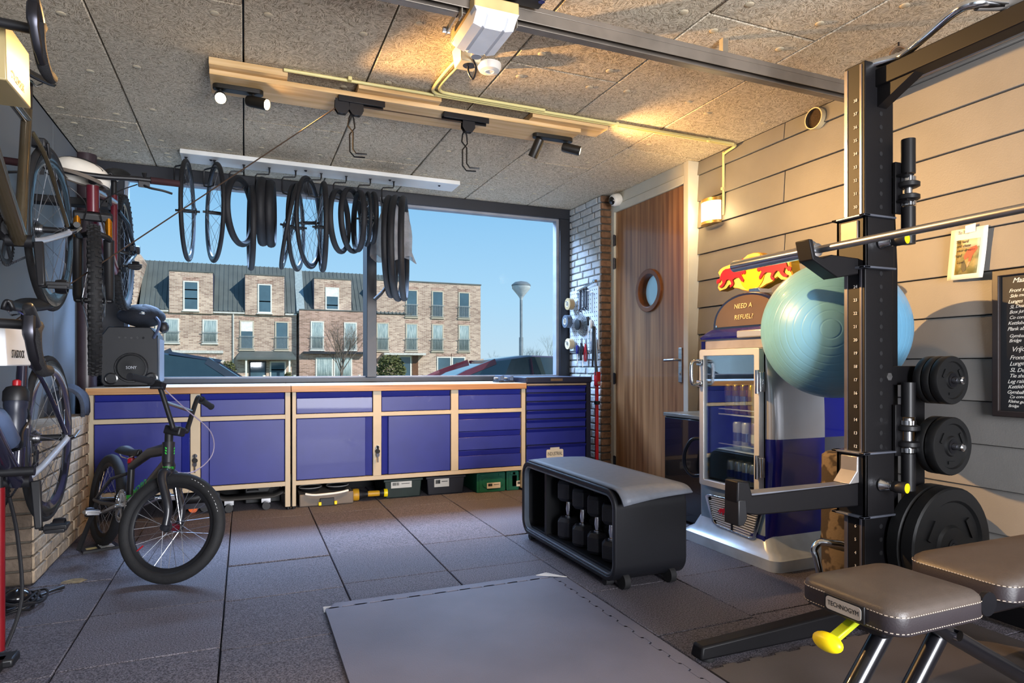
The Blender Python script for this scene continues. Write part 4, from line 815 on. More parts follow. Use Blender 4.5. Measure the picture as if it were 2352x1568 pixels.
nm().tube(smooth([p.lerp(q, .3) + V((.0, 0, 0)), HB + V((.1, .06, -.12)), HB + V((.11, 0, -.10)), HB + V((.1, -.06, -.12)), HB + V((.02, -.066, -.03)).lerp(F + V((-.02, -.066, 0)), .3)], 4), .014, n=8).build('fork_arch', BLK, fk, local=True)
for c, n in ((H, 'rear'), (F, 'front')):
    XX = MS if n == 'front' else None; w = wheel(t, c, .372, .028, .022, 28, CARB, RUB, hubw=.055, X=XX)
    k = MB(); k.X = XX; N = 88
    for i in range(N):
        a = 2 * PI * i / N
        for j, (rr, yy) in enumerate(((.372, -.008 if i % 2 else .008), (.366, .022 if i % 2 else -.022), (.366, -.019 if i % 2 else .019))):
            e = V((math.cos(a), 0, math.sin(a))); k.cbox(c + e * rr + V((0, yy, 0)), (.009, .012, .012), M.Rotation(-a, 4, 'Y'))
    tag(k.build('tread_knobs', RUB, w, local=True), kind='stuff')
    dk = MB(); dk.X = XX; dk.ring(c + V((0, .045, 0)), (0, 1, 0), .075, .009, n=36, m=4, sy=.15).build('brake_disc', STL, w, local=True)
MB().tube([ST, ST + V((-.055, 0, .145))], .0155, n=10).build('seatpost', BLK, t, local=True); saddle(t, .22, .53, BLK, .075)
nm().tube([HT + V((0, 0, .02)), V((.985, 0, .585))], .02, n=10).build('stem', BLK, t, local=True)
hb = nm().tube(smooth([(.955, -.37, .595), (.97, -.2, .595), (.985, -.06, .585), (.985, .06, .585), (.97, .2, .595), (.955, .37, .595)], 4), .0135, n=10).build('handlebar', BLK, t, local=True)
for s in (-1, 1):
    nm().tube([(.968, s * .25, .596), (.954, s * .385, .596)], .0175, n=12).build('grip', mat('dark_red_grip', '#2c0f14', .8), hb, local=True)
    nm().cbox((.99, s * .22, .575), (.05, .05, .03)).tube(smooth([(1.0, s * .21, .575), (1.03, s * .24, .565), (1.04, s * .30, .56), (1.035, s * .345, .55)], 4), .006, n=6).build('brake_lever', BLK, hb, local=True)
    nm().tube([(.97, s * .225, .60), (.97, s * .222, .63)], [.006, .012], n=8).build('shift_button', BLK, hb, local=True)
    nm().tube(smooth([(1.0, s * .19, .57), (1.08, s * .1, .53), (1.07, s * .03, .45), HB + V((.06, s * .05, -.1)), F + V((-.09, s * .08, .16))], 5), .0028, n=5).build('cable', BLK, hb, local=True)
chainset(t, BB, .07, BLK, .4, ring=.07, chain_to=(0, 0, 0)); MB().cbox((.06, .06, .05), (.05, .03, .04)).cbox((-.02, .08, .02), (.05, .03, .05)).build('brake_caliper', BLK, t, local=True, bevel=.006)
tt = thing('bike_bracket', 'black wall bracket arm carrying the dark red mountain bike by the window', 'bike rack', (-.9, 4.25, 1.9)); zb = 1.75 + (.36 + .53) / 2 * math.cos(.358) - .61 * math.sin(.358)
yb = 4.85 - (.61 * math.cos(.358) + .445 * math.sin(.358)); MB().box((-1.08, yb - .04, zb - .075), (-.69, yb + .04, zb - .035)).box((-1.08, yb - .05, zb - .2), (-1.06, yb + .05, zb + .05)).build('arm', BLKM, tt, bevel=.005); MB().box((-.70, yb - .04, zb - .05), (-.685, yb + .04, zb)).build('lip', BLKM, tt)
# helmet resting on the bar
t = thing('bike_helmet', 'white vented cycling helmet resting on the mountain bike handlebar', 'helmet', (-.79, 3.86, 1.93)); HW = mat('helmet_cream', '#d6cfc2', .35)
hc = V((-.765, 3.80, 1.945)); HM = M.Translation(hc) @ M.Rotation(math.radians(14), 4, 'Y')
def shell(u, v):
    a = 2 * PI * u; b = PI / 2 * v; rx = .135; ry = .095; z = .10 * math.sin(b) ** .8 if v else 0
    return HM @ V((rx * math.cos(a) * math.cos(b) ** .8 if v < 1 else 0, ry * math.sin(a) * math.cos(b) ** .8 if v < 1 else 0, z))
MB().grid(shell, 28, 9, True).build('shell', HW, t)
vt = MB()
for s in (-.6, -.2, .2, .6):
    def strip(u, v, s=s): x = -.095 + .19 * u; rr = max(0, 1 - (x / .135) ** 2 - (s * .75 + (v - .5) * .16) ** 2); return HM @ V((x, (s * .75 + (v - .5) * .16 * (1 - abs(u - .5))) * .095, .103 * rr ** .42 + .001))
    vt.grid(strip, 12, 3)
tag(vt.build('vents', BLK, t, solid=.003), kind='stuff'); MB().ring(hc + V((0, 0, .004)), (.24, 0, .97), .115, .010, n=30, m=6, sx=1, sy=1).build('rim', GREY, t)
# ---------------------------------------------------------------- small BMX bike on the floor
BMXF = mat('satin_black_frame', '#1d1e24', .35, coat=.2); GREEN = mat('bright_green_print', '#3fd04a', .5, var=.03)
rear = V((-.718, 4.225, .255)); hd = math.atan2(-.907, .42)
t = thing('bmx_bike', 'small black and green racing bike standing on the rubber floor before the blue cabinets', 'bicycle', rear, hd); t.rotation_euler = (math.radians(-7), 0, hd)
H, BB = V((0, 0, 0)), V((.37, 0, .02)); HB = V((.83, 0, .25)); HT = V((.795, 0, .385)); ST = V((.315, 0, .24)); sa = (HT - HB).normalized()
f = MB().tube([BB, ST], .018, n=12).tube([ST + V((.01, 0, -.02)), ST.lerp(HT, .5) + V((0, 0, .0)), HT + V((0, 0, -.03))], [.018, .022, .026], n=12, sy=1.2).tube([BB, BB.lerp(HB, .5) + V((0, 0, -.01)), HB + V((0, 0, .03))], [.026, .034, .032], n=14, sy=1.35).tube([HB, HT], .028, n=16)
fr = f.build('frame', BMXF, t, local=True)
for s in (-1, 1):
    MB().tube([BB + V((-.02, s * .03, 0)), V((.12, s * .055, .0)), V((-.01, s * .058, 0))], .012, n=8).build('chainstay', BMXF, fr, local=True); MB().tube([ST + V((0, s * .015, -.06)), ST + V((-.12, s * .05, -.1)), V((0, s * .058, .0))], .009, n=8).build('seatstay', BMXF, fr, local=True)
MB().lathe([(.0265, 0), (.0285, .004), (.0285, .03), (.0265, .034)], HB.lerp(HT, .06), sa, n=20).build('headset', BLK, t, local=True)
for k in range(3):
    z = .62 + .09 * k; g = MB()
    for sg in (-1, 1): g.add([HB.lerp(HT, z) + V((.0287 * math.cos(a), .0287 * math.sin(a), -.012 * (1 - abs(a) / .9))) for a in [sg * .9 * i / 5 for i in range(6)]] + [HB.lerp(HT, z + .055) + V((.0287 * math.cos(a), .0287 * math.sin(a), -.012 * (1 - abs(a) / .9))) for a in [sg * .9 * i / 5 for i in range(6)]], [(i, i + 1, i + 7, i + 6) for i in range(5)])
    g.build('chevron', GREEN, fr, local=True, solid=.0006)
MB().lathe([(.0195, .0), (.0195, .03)], BB.lerp(ST, .1), ST - BB, n=16).build('green_band', GREEN, fr, local=True)
def side_text(s, size, p, u, y, m, parent):
    vs, fs = glyphs(s, size, shear=.25); u = V(u).normalized() * -1; w = V((0, -1, 0)); v = w.cross(u); p = V(p)
    MB().add([p + u * q.x + v * q.y + w * (y + q.z) for q in vs], fs).build('lettering', m, parent, local=True, flat=True, fix=False)
side_text('MEYBO', .055, BB.lerp(HB, .55) + V((0, 0, -.005)), (BB - HB), .0475, GREEN, fr)
vs, fs = glyphs('MEYBO', .022); MB().add([HB.lerp(HT, .12) + V((.0292 * math.cos(p.x / .029), .0292 * math.sin(p.x / .029), p.y)) for p in vs], fs).build('lettering', GREEN, fr, local=True, flat=True, fix=False)
w = wheel(t, H, .255, .026, .025, 28, BLK, RUB, hubw=.05)
MB().tube([ST, ST + V((-.02, 0, .055))], .0135, n=10).build('seatpost', BLK, t, local=True); MB().lathe([(.02, 0), (.02, .025)], ST + V((0, 0, -.005)), ST - BB, n=14).build('seat_clamp', RED, t, local=True); saddle(t, .27, .305, BLK, .05, .23)
chainset(t, BB, .075, STL, .35, ring=.08, arm=.165, pm=STL); MB().ring(V((0, -.042, 0)), (0, 1, 0), .03, .005, n=20, m=5).build('sprocket', STL, t, local=True)
# steered front end
SA = math.radians(39); ST_M = M.Translation(HB) @ M.Rotation(SA, 4, sa) @ M.Translation(-HB)
def nb(): b = MB(); b.X = ST_M; return b
Fh = HB - sa * .30 + V((.035, 0, .035)); 
Fh = V((HB.x - sa.x * .245 + .03, 0, HB.z - sa.z * .245 - .0))
ax_ = (ST_M.to_3x3() @ V((0, 1, 0)))
for _ in range(30): Fh -= sa * ((ST_M @ Fh).z - .255 * math.sqrt(1 - ax_.z ** 2) + .2545) * .8
g = nb().tube([HB - sa * .005, HB - sa * .025], .03, n=16).build('fork_steerer', BMXF, t, local=True)
for s in (-1, 1): nb().tube(smooth([HB - sa * .01 + V((0, s * .0, 0)), HB - sa * .012 + V((.004, s * .04, .0)), HB - sa * .05 + V((.008, s * .055, 0)), Fh + V((-.012, s * .056, .09)), Fh + V((0, s * .056, .01))], 5), [.024] * 6 + [.022] * 5 + [.02] * 5 + [.018] * 5, n=12).lathe([(.006, -.012), (.018, -.01), (.018, .01), (.006, .012)], Fh + V((0, s * .058, 0)), (0, 1, 0), n=14).build('fork_blade', BMXF, g, local=True)
wf = wheel(t, Fh, .255, .0275, .024, 32, BLK, RUB, hubw=.048, X=ST_M, hubmat=BLK)
nb().cyl(Fh + V((0, -.04, 0)), Fh + V((0, .04, 0)), .019, n=14).build('red_hub_shell', mat('anodised_red', '#8c1626', .25, .8), wf, local=True)
tx = nb(); arctext(tx, 'SPEED BOOSTER', .021, Fh, (0, -1, 0), .2295, math.radians(102), math.radians(-4.3), .0255); tx.build('lettering', WINK, wf, local=True, flat=True, fix=False)

nb().tube([Fh + V((-.13, -.012, -.128)), Fh + V((-.105, -.016, -.1))], [.0025, .0035], n=6).build('valve', RED, wf, local=True)
# stem and bar
C = HT + sa * .07 + V((.055, 0, .0))
nb().cyl(HT, HT + sa * .075, .019, n=14).build('steerer_spacer', BLK, t, local=True)
nb().cbox(HT + sa * .062 + V((.03, 0, 0)), (.085, .055, .045)).build('stem', BLK, t, local=True, bevel=.008)
ub = V((-.06, 0, .195)); 
hb = nb().tube(smooth([C + V((-.06 - .015, -.345, .175)), C + V((-.06, -.20, .19)), C + V((-.055, -.165, .178)), C + V((-.005, -.07, .02)), C + V((0, -.05, 0)), C + V((0, .05, 0)), C + V((-.005, .07, .02)), C + V((-.055, .165, .178)), C + V((-.06, .20, .19)), C + V((-.075, .345, .175))], 4), .0115, n=10).build('handlebar', BLK, t, local=True)
nb().tube([C + V((-.036, -.122, .11)), C + V((-.036, .122, .11))], .0085, n=8).build('crossbar', CHR, hb, local=True)
for s in (-1, 1): nb().lathe([(.018, 0), (.016, .004), (.0165, .125), (.021, .128), (.021, .132)], C + V((-.0765, s * .352, .174)), V((.0145, -s * .15, .014)), n=14).build('grip', mat('bmx_grip', '#1b1d24', .7, bump=.6, scale=90), hb, local=True)
nb().cbox(C + V((-.04, -.195, .175)), (.05, .04, .03)).tube(smooth([C + V((-.02, -.20, .17)), C + V((.0, -.23, .16)), C + V((-.005, -.27, .15)), C + V((-.01, -.29, .145))], 4), .005, n=6).build('brake_lever', BLK, hb, local=True)
nb().tube(smooth([C + V((-.02, -.18, .165)), C + V((.03, -.05, .10)), C + V((.09, .12, .02)), C + V((.1, .17, -.09)), C + V((.06, .1, -.19)), C + V((-.03, .02, -.2))], 6), .003, n=6).build('brake_cable', mat('grey_cable', '#8a7f95', .4), hb, local=True)
for s in (-1, 1): MB().beam((.02, s * .05, -.0), (.09, s * .13, -.255), .02, .014).build('stand_leg', BLKM, t, local=True)
# ================================================================ hook board at the ceiling with wheels, tyres and tubes
t = thing('hook_board', 'long white board screwed to the ceiling above the window, carrying nine hooks', 'board', (.6, 5.03, 2.465))
MB().box((-.41, 4.915, 2.466), (1.60, 5.14, 2.498)).build('board', mat('white_lacquered_board', '#dfe0de', .4, var=.03), t, bevel=.003)
for x in (-.22, .42, 1.05, 1.45): MB().lathe([(.012, 0), (.006, -.008)], (x, 5.0, 2.466), (0, 0, 1), n=10).build('screw', DSTL, t)
HK = [(-.419, 35), (-.235, 40), (-.055, 0), (.118, 0), (.301, 0), (.485, 0), (.67, 0), (.854, 0), (1.037, 0)]
def hook(x, tw, i):
    t = thing('storage_hook', ('first', 'second', 'third', 'fourth', 'fifth', 'sixth', 'seventh', 'eighth', 'ninth')[i] + ' black angled hook from the left under the white ceiling board', 'hook', (x, 5.03, 2.466), 0, 'black hooks on the ceiling board')
    c, s = math.cos(math.radians(tw)), math.sin(math.radians(tw))
    P = [(.05, 0, 0), (.05, 0, -.03), (.045, 0, -.05), (-.035, 0, -.058), (-.045, 0, -.075), (-.045, 0, -.15), (-.04, 0, -.175), (0.0, 0, -.185), (.04, 0, -.178), (.05, 0, -.155)]
    MB().tube([V((x + p[0] * c, 5.03 - p[0] * s, 2.466 + p[2])) for p in P], .0058, n=8).build('wire', BLK, t); MB().cyl((x + .05 * c, 5.03 - .05 * s, 2.463), (x + .05 * c, 5.03 - .05 * s, 2.467), .011, n=10).build('collar', DSTL, t)
for i, (x, tw) in enumerate(HK): hook(x, tw, i)
def hangspec(px, top, bot, w, sgn, Y=5.03):
    """centre, radius and turn of a ring seen w pixels half-wide"""
    c = ony(px, (top + bot) / 2, Y); zc = c.x * SN + c.y * CS; r = (bot - top) / 2 / FPX * zc
    az = math.atan2(c.x, c.y); s = min(.98, w / (r * FPX / zc)); al = az + sgn * math.asin(s)
    return c, r, V((math.sin(al), math.cos(al), 0))
HT_ = mat('dark_tyre', '#17171b', .6, bump=.2, scale=60); HRIM = mat('dark_alloy_rim', '#3a3d46', .35, .7)
def hung_wheel(label, px, top, bot, w, sgn, Y=5.03, tr=.014):
    c, r, e = hangspec(px, top, bot, w, sgn, Y); t = thing('bicycle_wheel', label, 'wheel', (c.x, c.y, c.z - r), 0, 'spare bicycle wheels on hooks')
    ax = e.cross(V((0, 0, 1))); T = wm(t).inverted()
    wheel(t, T @ c, r, tr, .022, 24, HRIM, HT_, axis=ax, hubw=.06, X=None, name='tyre'); return t
def hung_tyre(label, px, top, bot, w, sgn, tr=.024, Y=5.03, sag=0, group='spare tyres on hooks', sq=1.0):
    c, r, e = hangspec(px, top, bot, w, sgn, Y); t = thing('bicycle_tyre', label, 'tyre', (c.x, c.y, c.z - r), 0, group); ax = e.cross(V((0, 0, 1)))
    pts = []
    for i in range(48):
        a = 2 * PI * i / 48; x = math.cos(a) * (1 + sag * math.sin(a)); pts.append(c + e * x * (r - tr) * sq + V((0, 0, math.sin(a) * (r - tr))))
    MB().tube(pts, tr, n=10, loop=True, up=ax, sx=.8).build('casing', HT_, t); MB().tube([c + (p - c) * .965 for p in pts], tr * .55, n=6, loop=True, up=ax, sx=1.2).build('bead', BLKM, t); return t
hung_wheel('thin spoked wheel on the first hook from the left', 431, 369, 600, 14, 1)
hung_wheel('spoked wheel on the second hook from the left', 493.5, 375, 603, 18, -1)
hung_tyre('wide tyre on the third hook, drawn into an egg shape', 552, 404, 568, 30, 1, .024, sag=.0)
t = hung_tyre('flattened tyre end dangling from the third hook', 577, 425, 622, 5, -1, .02)
hung_tyre('fat tyre seen edge on, left one of the fourth hook', 603, 406, 567, 6, 1, .032); hung_tyre('fat tyre seen edge on, right one of the fourth hook', 622, 412, 570, 5, 1, .032, Y=5.06)
# leaning wheel on the fifth hook
c, r, e = hangspec(645, 415, 618, 3, 1, 5.0); t = thing('bicycle_wheel', 'slanting wheel leaning out from the fifth hook', 'wheel', (c.x, c.y, c.z - r), 0, 'spare bicycle wheels on hooks')
t.rotation_euler = (0, math.radians(11), 0); wheel(t, (0, 0, r), r, .014, .022, 24, HRIM, HT_, axis=e.cross(V((0, 0, 1))), name='tyre')
hung_wheel('spoked wheel beside the slanting one on the fifth hook', 680, 424, 623, 18, 1, 5.04)
hung_wheel('spoked wheel with a black hub on the sixth hook', 710, 407, 617, 27, 1, 5.06); hung_wheel('wheel turned edge on at the right of the sixth hook', 742, 419, 625, 7, -1, 5.03, .02)
hung_tyre('small open tyre, front one on the seventh hook', 780, 433, 584, 22, 1, .022); hung_tyre('small open tyre, second one on the seventh hook', 808, 430, 583, 25, 1, .022, Y=5.08)
hung_tyre('small tyre seen half edge on at the right of the seventh hook', 824, 436, 580, 13, -1, .022, Y=5.0)
hung_wheel('small wheel rim with a pale edge on the eighth hook', 843, 441, 566, 9, -1, 5.0, .012); hung_tyre('narrow tyre beside the small rim on the eighth hook', 857, 440, 562, 8, -1, .018, Y=5.06)
hung_tyre('long drooping inner tube, left loop on the ninth hook', 897, 450, 686, 14, 1, .024, group='inner tubes on the ninth hook'); hung_tyre('long drooping inner tube, middle loop on the ninth hook', 913, 449, 694, 15, 1, .026, Y=5.0, group='inner tubes on the ninth hook'); hung_tyre('long drooping inner tube, right loop on the ninth hook', 928, 451, 693, 7, 1, .024, Y=4.96, group='inner tubes on the ninth hook')
t = thing('inner_tube', 'cut end of a black inner tube pointing down left below the ninth hook', 'inner tube', ony(868, 685, 5.0)); MB().tube(smooth([ony(903, 600, 5.0), ony(895, 640, 5.0), ony(880, 668, 5.0), ony(860, 688, 5.0)], 4), [.02] * 9 + [.024] * 4, n=10, sx=.6).build('tube', HT_, t)
# plastic bag hanging behind the tubes
PBAG = mat('translucent_bag', '#8f8f92', .35, alpha=.72, bump=.7, scale=14, var=.2); t = thing('plastic_bag', 'crumpled grey plastic bag hanging from the ninth hook behind the inner tubes', 'bag', ony(905, 602, 5.12))
def bag(u, v):
    a = 2 * PI * u; zc = 4.77; w = .085 + .09 * v + .022 * math.sin(3 * a + 6 * v) + .008 * math.sin(9 * a); c = ony(902 + 4 * v, 455 + (140 + 14 * math.sin(3 * a + 1)) * v, 5.13)
    return c + V((math.cos(a) * w, math.sin(a) * .045 * (1 + .4 * math.sin(5 * a + 3)), .02 * math.sin(3 * a + 1) * v))
MB().grid(bag, 36, 12, True).build('film', PBAG, t)
# ================================================================ ceiling: beam, lifts, spots, conduits, opener, rail
PINE = mat('pine_plank', '#d9b98a', .55, scale=3, stretch=(.6, 10, 10), col2='#c19a63', detail=5)
t = thing('ceiling_beam', 'long pine plank on the ceiling carrying the spotlights and bike lifts', 'beam', (1.0, 3.57, 2.43)); MB().box((-.16, 3.455, 2.437), (1.90, 3.70, 2.462)).build('plank', PINE, t, bevel=.002)
for x0, x1 in ((-.16, .2), (.55, 1.0), (1.55, 2.06)): MB().box((x0, 3.40, 2.462), (x1, 3.55, 2.497)).build('spacer_plank', PINE, t, bevel=.002)
LAMPM = mat('lamp_black', '#1a1713', .4); 
def bulbmat(n, s):
    return mat(n, '#ffe2b0', .4, emit=(1, .70, .34), estr=s)
def spotlight(label, x0, x1, heads, group=None):
    t = thing('ceiling_spotlight', label, 'spotlight', ((x0 + x1) / 2, 3.57, 2.40), 0, 'pairs of spotlights on the pine plank')
    MB().prism(rrect(x0, 3.545, x1, 3.60, .026), (0, 0, 2.412), (1, 0, 0), (0, 1, 0), .024).build('base_bar', LAMPM, t, bevel=.003)
    for (x, d, lit, cone) in heads:
        d = V(d).normalized(); p = V((x, 3.572, 2.375)); MB().cyl((x, 3.572, 2.413), p, .006, n=8).build('stem', LAMPM, t)
        h = MB().lathe([(.012, -.035), (.026, -.03), (.029, -.015), (.029, .085), (.026, .085), (.026, .07), (.0, .068)], p, d, n=20).build('head', LAMPM, t)
        b = MB().lathe([(.0, .086), (.02, .085), (.0245, .08), (.0245, .071)][::-1], p, d, n=20, cap=True).build('bulb', bulbmat('lit_bulb', 60) if lit else WHT, h)
        if lit:
            l = lamp('SPOT', 'spot_beam', p + d * .105, p + d * 2, abs(lit), (1, .56, .20), spot_size=math.radians(cone), spot_blend=.9, shadow_soft_size=.018)
spotlight('left pair of black spotlights, both lit, at the end of the pine plank', -.15, .09, [(-.115, (.05, -.90, -.42), 210, 82), (.04, (.80, -.56, -.27), 800, 66)])
spotlight('right pair of black spotlights, one pointing down and one lit towards the door', 1.63, 1.90, [(1.665, (-.28, .55, -1), 220, 80), (1.865, (.85, -.42, -.25), 90, 120)])
# bike lifts: bracket, pulley block and rubber-tipped hooks
STB = mat('black_lift_steel', '#151417', .4, .3)
def lift(label, x0, x1, cx, pulleys):
    t = thing('bike_lift', label, 'bike lift', ((x0 + x1) / 2, 3.5, 2.2), 0, 'rope bike lifts')
    MB().box((x0, 3.46, 2.422), (x1, 3.505, 2.437)).box((x0, 3.455, 2.405), (x1, 3.462, 2.437)).box((x0, 3.503, 2.405), (x1, 3.51, 2.437)).build('rail', STB, t, bevel=.002)
    for x in pulleys: MB().prism([(-.035, 0), (.035, 0), (.038, -.05), (.02, -.075), (-.02, -.075), (-.038, -.05)], (x, 3.468, 2.42), (1, 0, 0), (0, 0, 1), .004).prism([(-.035, 0), (.035, 0), (.038, -.05), (.02, -.075), (-.02, -.075), (-.038, -.05)], (x, 3.498, 2.42), (1, 0, 0), (0, 0, 1), .004).build('pulley_block', STB, t); MB().cyl((x, 3.474, 2.375), (x, 3.493, 2.375), .026, n=18).build('pulley', DSTL, t)
    k = MB(); zt = 2.36
    for s in (-1, 1):
        k.tube([(cx, 3.483, zt), (cx + s * .012, 3.483, zt - .03), (cx + s * .02, 3.483 + s * .01, zt - .075), (cx - s * .006, 3.483 + s * .02, zt - .11), (cx - s * .004, 3.483 + s * .025, zt - .20), (cx - s * .0 + .02, 3.48 + s * .03, zt - .225), (cx + .075, 3.47 + s * .03, zt - .225)], .0042, n=6)
    k.build('hook', STB, t); MB().tube([(cx, 3.483, zt + .02), (cx, 3.483, zt)], .004, n=6).build('rope_drop', mat('grey_rope', '#5a5148', .9), t); return t
lift('left bike lift with two pulleys and a dangling hook', .455, .70, .525, (.475, .55)); lift('right bike lift with one pulley and a dangling hook', 1.03, 1.30, 1.16, (1.18,))
t = thing('lift_rope', 'taut lift rope running from the left bike lift down to the left wall', 'rope', (-.1, 3.9, 1.5)); RP = mat('brown_rope', '#3a2a1e', .9)
MB().cyl((.46, 3.475, 2.385), onx(-20, 772, XLW + .015), .0032, n=6).build('rope', RP, t); MB().cyl((.57, 3.483, 2.40), (1.15, 3.483, 2.40), .003, n=6).build('rope_run', RP, t)
# conduits
CON = mat('cream_conduit', '#d9cd8c', .4, var=.04)
def conduit(label, paths, clips):
    t = thing('electric_conduit', label, 'pipe', paths[0][0]);
    for p in paths: MB().tube(p, .0085, n=10).build('pipe', CON, t)
    for c, ax in clips: MB().cbox(c, (.02, .035, .02) if ax else (.035, .02, .02)).build('clip', CON, t, bevel=.003)
zt = 2.486
conduit('pair of cream conduits running along the ceiling to the wall lamp', [[(.18, 3.385, zt), (3.03, 3.385, zt)], smooth([(.955, 2.90, zt), (.935, 3.05, zt), (.925, 3.28, zt), (.945, 3.35, zt), (1.02, 3.362, zt), (1.3, 3.363, zt), (3.0, 3.363, zt)], 4), smooth([(.985, 2.90, zt), (.965, 3.05, zt), (.95, 3.25, zt), (.975, 3.325, zt), (1.05, 3.34, zt), (1.3, 3.341, zt), (1.6, 3.341, zt)], 4)], [((x, 3.372, 2.488), 1) for x in (.5, .96, 1.5, 2.1, 2.8)])
conduit('cream conduit running down the siding into the wall lamp', [smooth([(3.03, 3.385, 2.489), (3.042, 3.40, 2.485), (3.044, 3.50, 2.47), (3.046, 3.512, 2.44), (3.046, 3.512, 2.05)], 4)], [((3.046, 3.512, 2.23), 0)])
# junction box, opener with bracket, smoke detector, rail
t = thing('socket_box', 'cream ceiling socket box with a black plug below the garage opener', 'socket', (.95, 2.86, 2.41)); CRM = mat('cream_box', '#dacda6', .4, var=.03)
MB().hexa([(.915, 2.80, 2.415), (1.01, 2.80, 2.415), (1.01, 2.90, 2.415), (.915, 2.90, 2.415)], [(.905, 2.78, 2.498), (1.02, 2.78, 2.498), (1.02, 2.91, 2.498), (.905, 2.91, 2.498)]).build('box', CRM, t, bevel=.004); MB().cyl((.97, 2.845, 2.414), (.97, 2.845, 2.419), .03, n=20).build('socket_face', BLK, t); MB().tube(smooth([(.965, 2.845, 2.41), (.965, 2.835, 2.375), (.985, 2.83, 2.35), (.995, 2.82, 2.40), (.96, 2.77, 2.42), (.95, 2.70, 2.40)], 4), .005, n=7).build('plug_lead', BLK, t)
t = thing('garage_opener', 'white and grey garage door motor hanging under the ceiling rail', 'motor', (.93, 2.45, 2.25)); GAL = mat('galvanised_steel', '#a9a294', .35, .8, scale=14); OPW = mat('opener_white', '#dcdde2', .35, var=.06, scale=9)
bx0, bx1, by0, by1, zb, zt2 = .785, .965, 2.24, 2.535, 2.29, 2.39
MB().box((bx0, by0, zb + .05), (bx1, by1, zt2)).build('housing', mat('opener_beige', '#c9ac74', .4), t, bevel=.005)
cp = []
for y, dz in ((by0, .03), (by0 + .04, 0), (by1 - .05, 0), (by1, .035)):
    cp.append([V((bx0, y, zb + .055)), V((bx0 + .008, y, zb + dz + .01)), V((bx0 + .04, y, zb + dz)), V((bx0 + .046, y, zb + dz + .008)), V((bx0 + .054, y, zb + dz)), V((bx1 - .058, y, zb + dz)), V((bx1 - .05, y, zb + dz + .008)), V((bx1 - .044, y, zb + dz)), V((bx1 - .008, y, zb + dz + .01)), V((bx1, y, zb + .055))])
MB().rings(cp).build('cover', OPW, t, ang=20); MB().cyl((.885, by1 - .03, zb - .002), (.885, by1 - .03, zb + .03), .022, n=20).build('lamp_cap', mat('opener_grey', '#8d8d92', .4), t); MB().box((.84, by1 - .01, zb + .045), (.91, by1 + .004, zb + .065)).build('vent', BLK, t)
for x in (bx0 - .03, bx1 + .015): MB().box((x, 2.30, 2.33), (x + .004, 2.34, 2.498)).box((x - .02, 2.30, 2.494), (x + .03, 2.56, 2.498)).box((x, 2.34, 2.36), (x + .004, 2.52, 2.385)).build('hanger', GAL, t)
for y in (2.36, 2.50): MB().cyl((bx0 - .045, y, 2.372), (bx0 - .015, y, 2.372), .011, n=6).build('bolt', CHR, t)
t = thing('smoke_detector', 'round white smoke detector on the ceiling beside the motor', 'smoke detector', (1.12, 2.94, 2.45)); MB().lathe([(.058, 0), (.058, -.018), (.05, -.034), (.03, -.037), (.0, -.037)], (1.115, 2.96, 2.498), n=32).build('body', WHT, t); MB().ring((1.115, 2.96, 2.461), (0, 0, 1), .022, .0025, n=24, m=6).build('test_button', WHT, t)
RAILC = mat('rail_grey_steel', '#7d746a', .4, .5)
t = thing('ceiling_rail', 'long grey steel rail across the ceiling in front of the motor', 'rail', (1.7, 2.35, 2.38)); MB().box((-.3, 2.295, 2.405), (3.05, 2.345, 2.427)).box((-.3, 2.335, 2.36), (3.05, 2.345, 2.405)).box((-.3, 2.295, 2.36), (3.05, 2.299, 2.405)).build('channel', RAILC, t, bevel=.003); MB().box((-.3, 2.345, 2.36), (3.05, 2.375, 2.367)).build('flange', RAILC, t)
for x in (.2, 2.0, 2.9): MB().box((x, 2.31, 2.427), (x + .03, 2.335, 2.498)).build('bracket', GAL, t)
t = thing('chain_carriage', 'dark door carriage with bolts above the rail at the top edge', 'carriage', (.98, 2.2, 2.4)); MB().box((.86, 2.17, 2.40), (1.06, 2.27, 2.44)).build('body', STB, t, bevel=.004); MB().cyl((1.04, 2.2, 2.39), (1.04, 2.2, 2.45), .014, n=6).cyl((.92, 2.2, 2.39), (.92, 2.2, 2.45), .02, n=12).build('bolts', CHR, t); MB().box((.9, 2.2, 2.44), (1.0, 2.24, 2.498)).build('hanger', GAL, t)
# ================================================================ right wall fittings
t = thing('security_camera', 'white dome security camera above the door frame', 'camera', (2.93, 4.70, 2.42)); c = V((2.962, 4.72, 2.44)); ax = V((-.9, -.12, -.28)).normalized(); MB().lathe([(.05, 0), (.052, .01), (.052, .05), (.045, .07), (.034, .078)], c, ax, n=28).build('housing', WHT, t); MB().lathe([(.036, .07), (.033, .085), (.02, .097), (0, .101)], c, ax, n=24).build('lens_dome', GLOSSB, t)
t = thing('wall_lamp', 'lit wall lamp with a curved glass shade and brass bands by the door', 'lamp', (3.0, 3.61, 2.0)); BRASS = mat('satin_brass', '#b08d4c', .35, .8)
wy, wz = 3.612, 2.085
MB().box((3.035, 3.53, 2.02), (3.058, 3.695, 2.165)).build('back_plate', BRASS, t)
def arcw(r, z0, z1): return [[V((3.035 - r * math.sin(PI * k / 16) * .75, wy - r * math.cos(PI * k / 16), z)) for k in range(17)] for z in (z0, z1)]
g = MB(); A = arcw(.088, 2.015, 2.16); g.rings(A, True); g.build('shade', mat('glowing_glass', '#fff0cc', .5, emit=(1, .75, .40), estr=9), t)
for z0, z1 in ((2.155, 2.178), (2.002, 2.022)): MB().rings(arcw(.093, z0, z1), True).build('band', BRASS, t)
lamp('POINT', 'wall_lamp_glow', (2.93, 3.61, 2.085), (2.9, 3.61, 1), 7, (1, .70, .32), shadow_soft_size=.06)
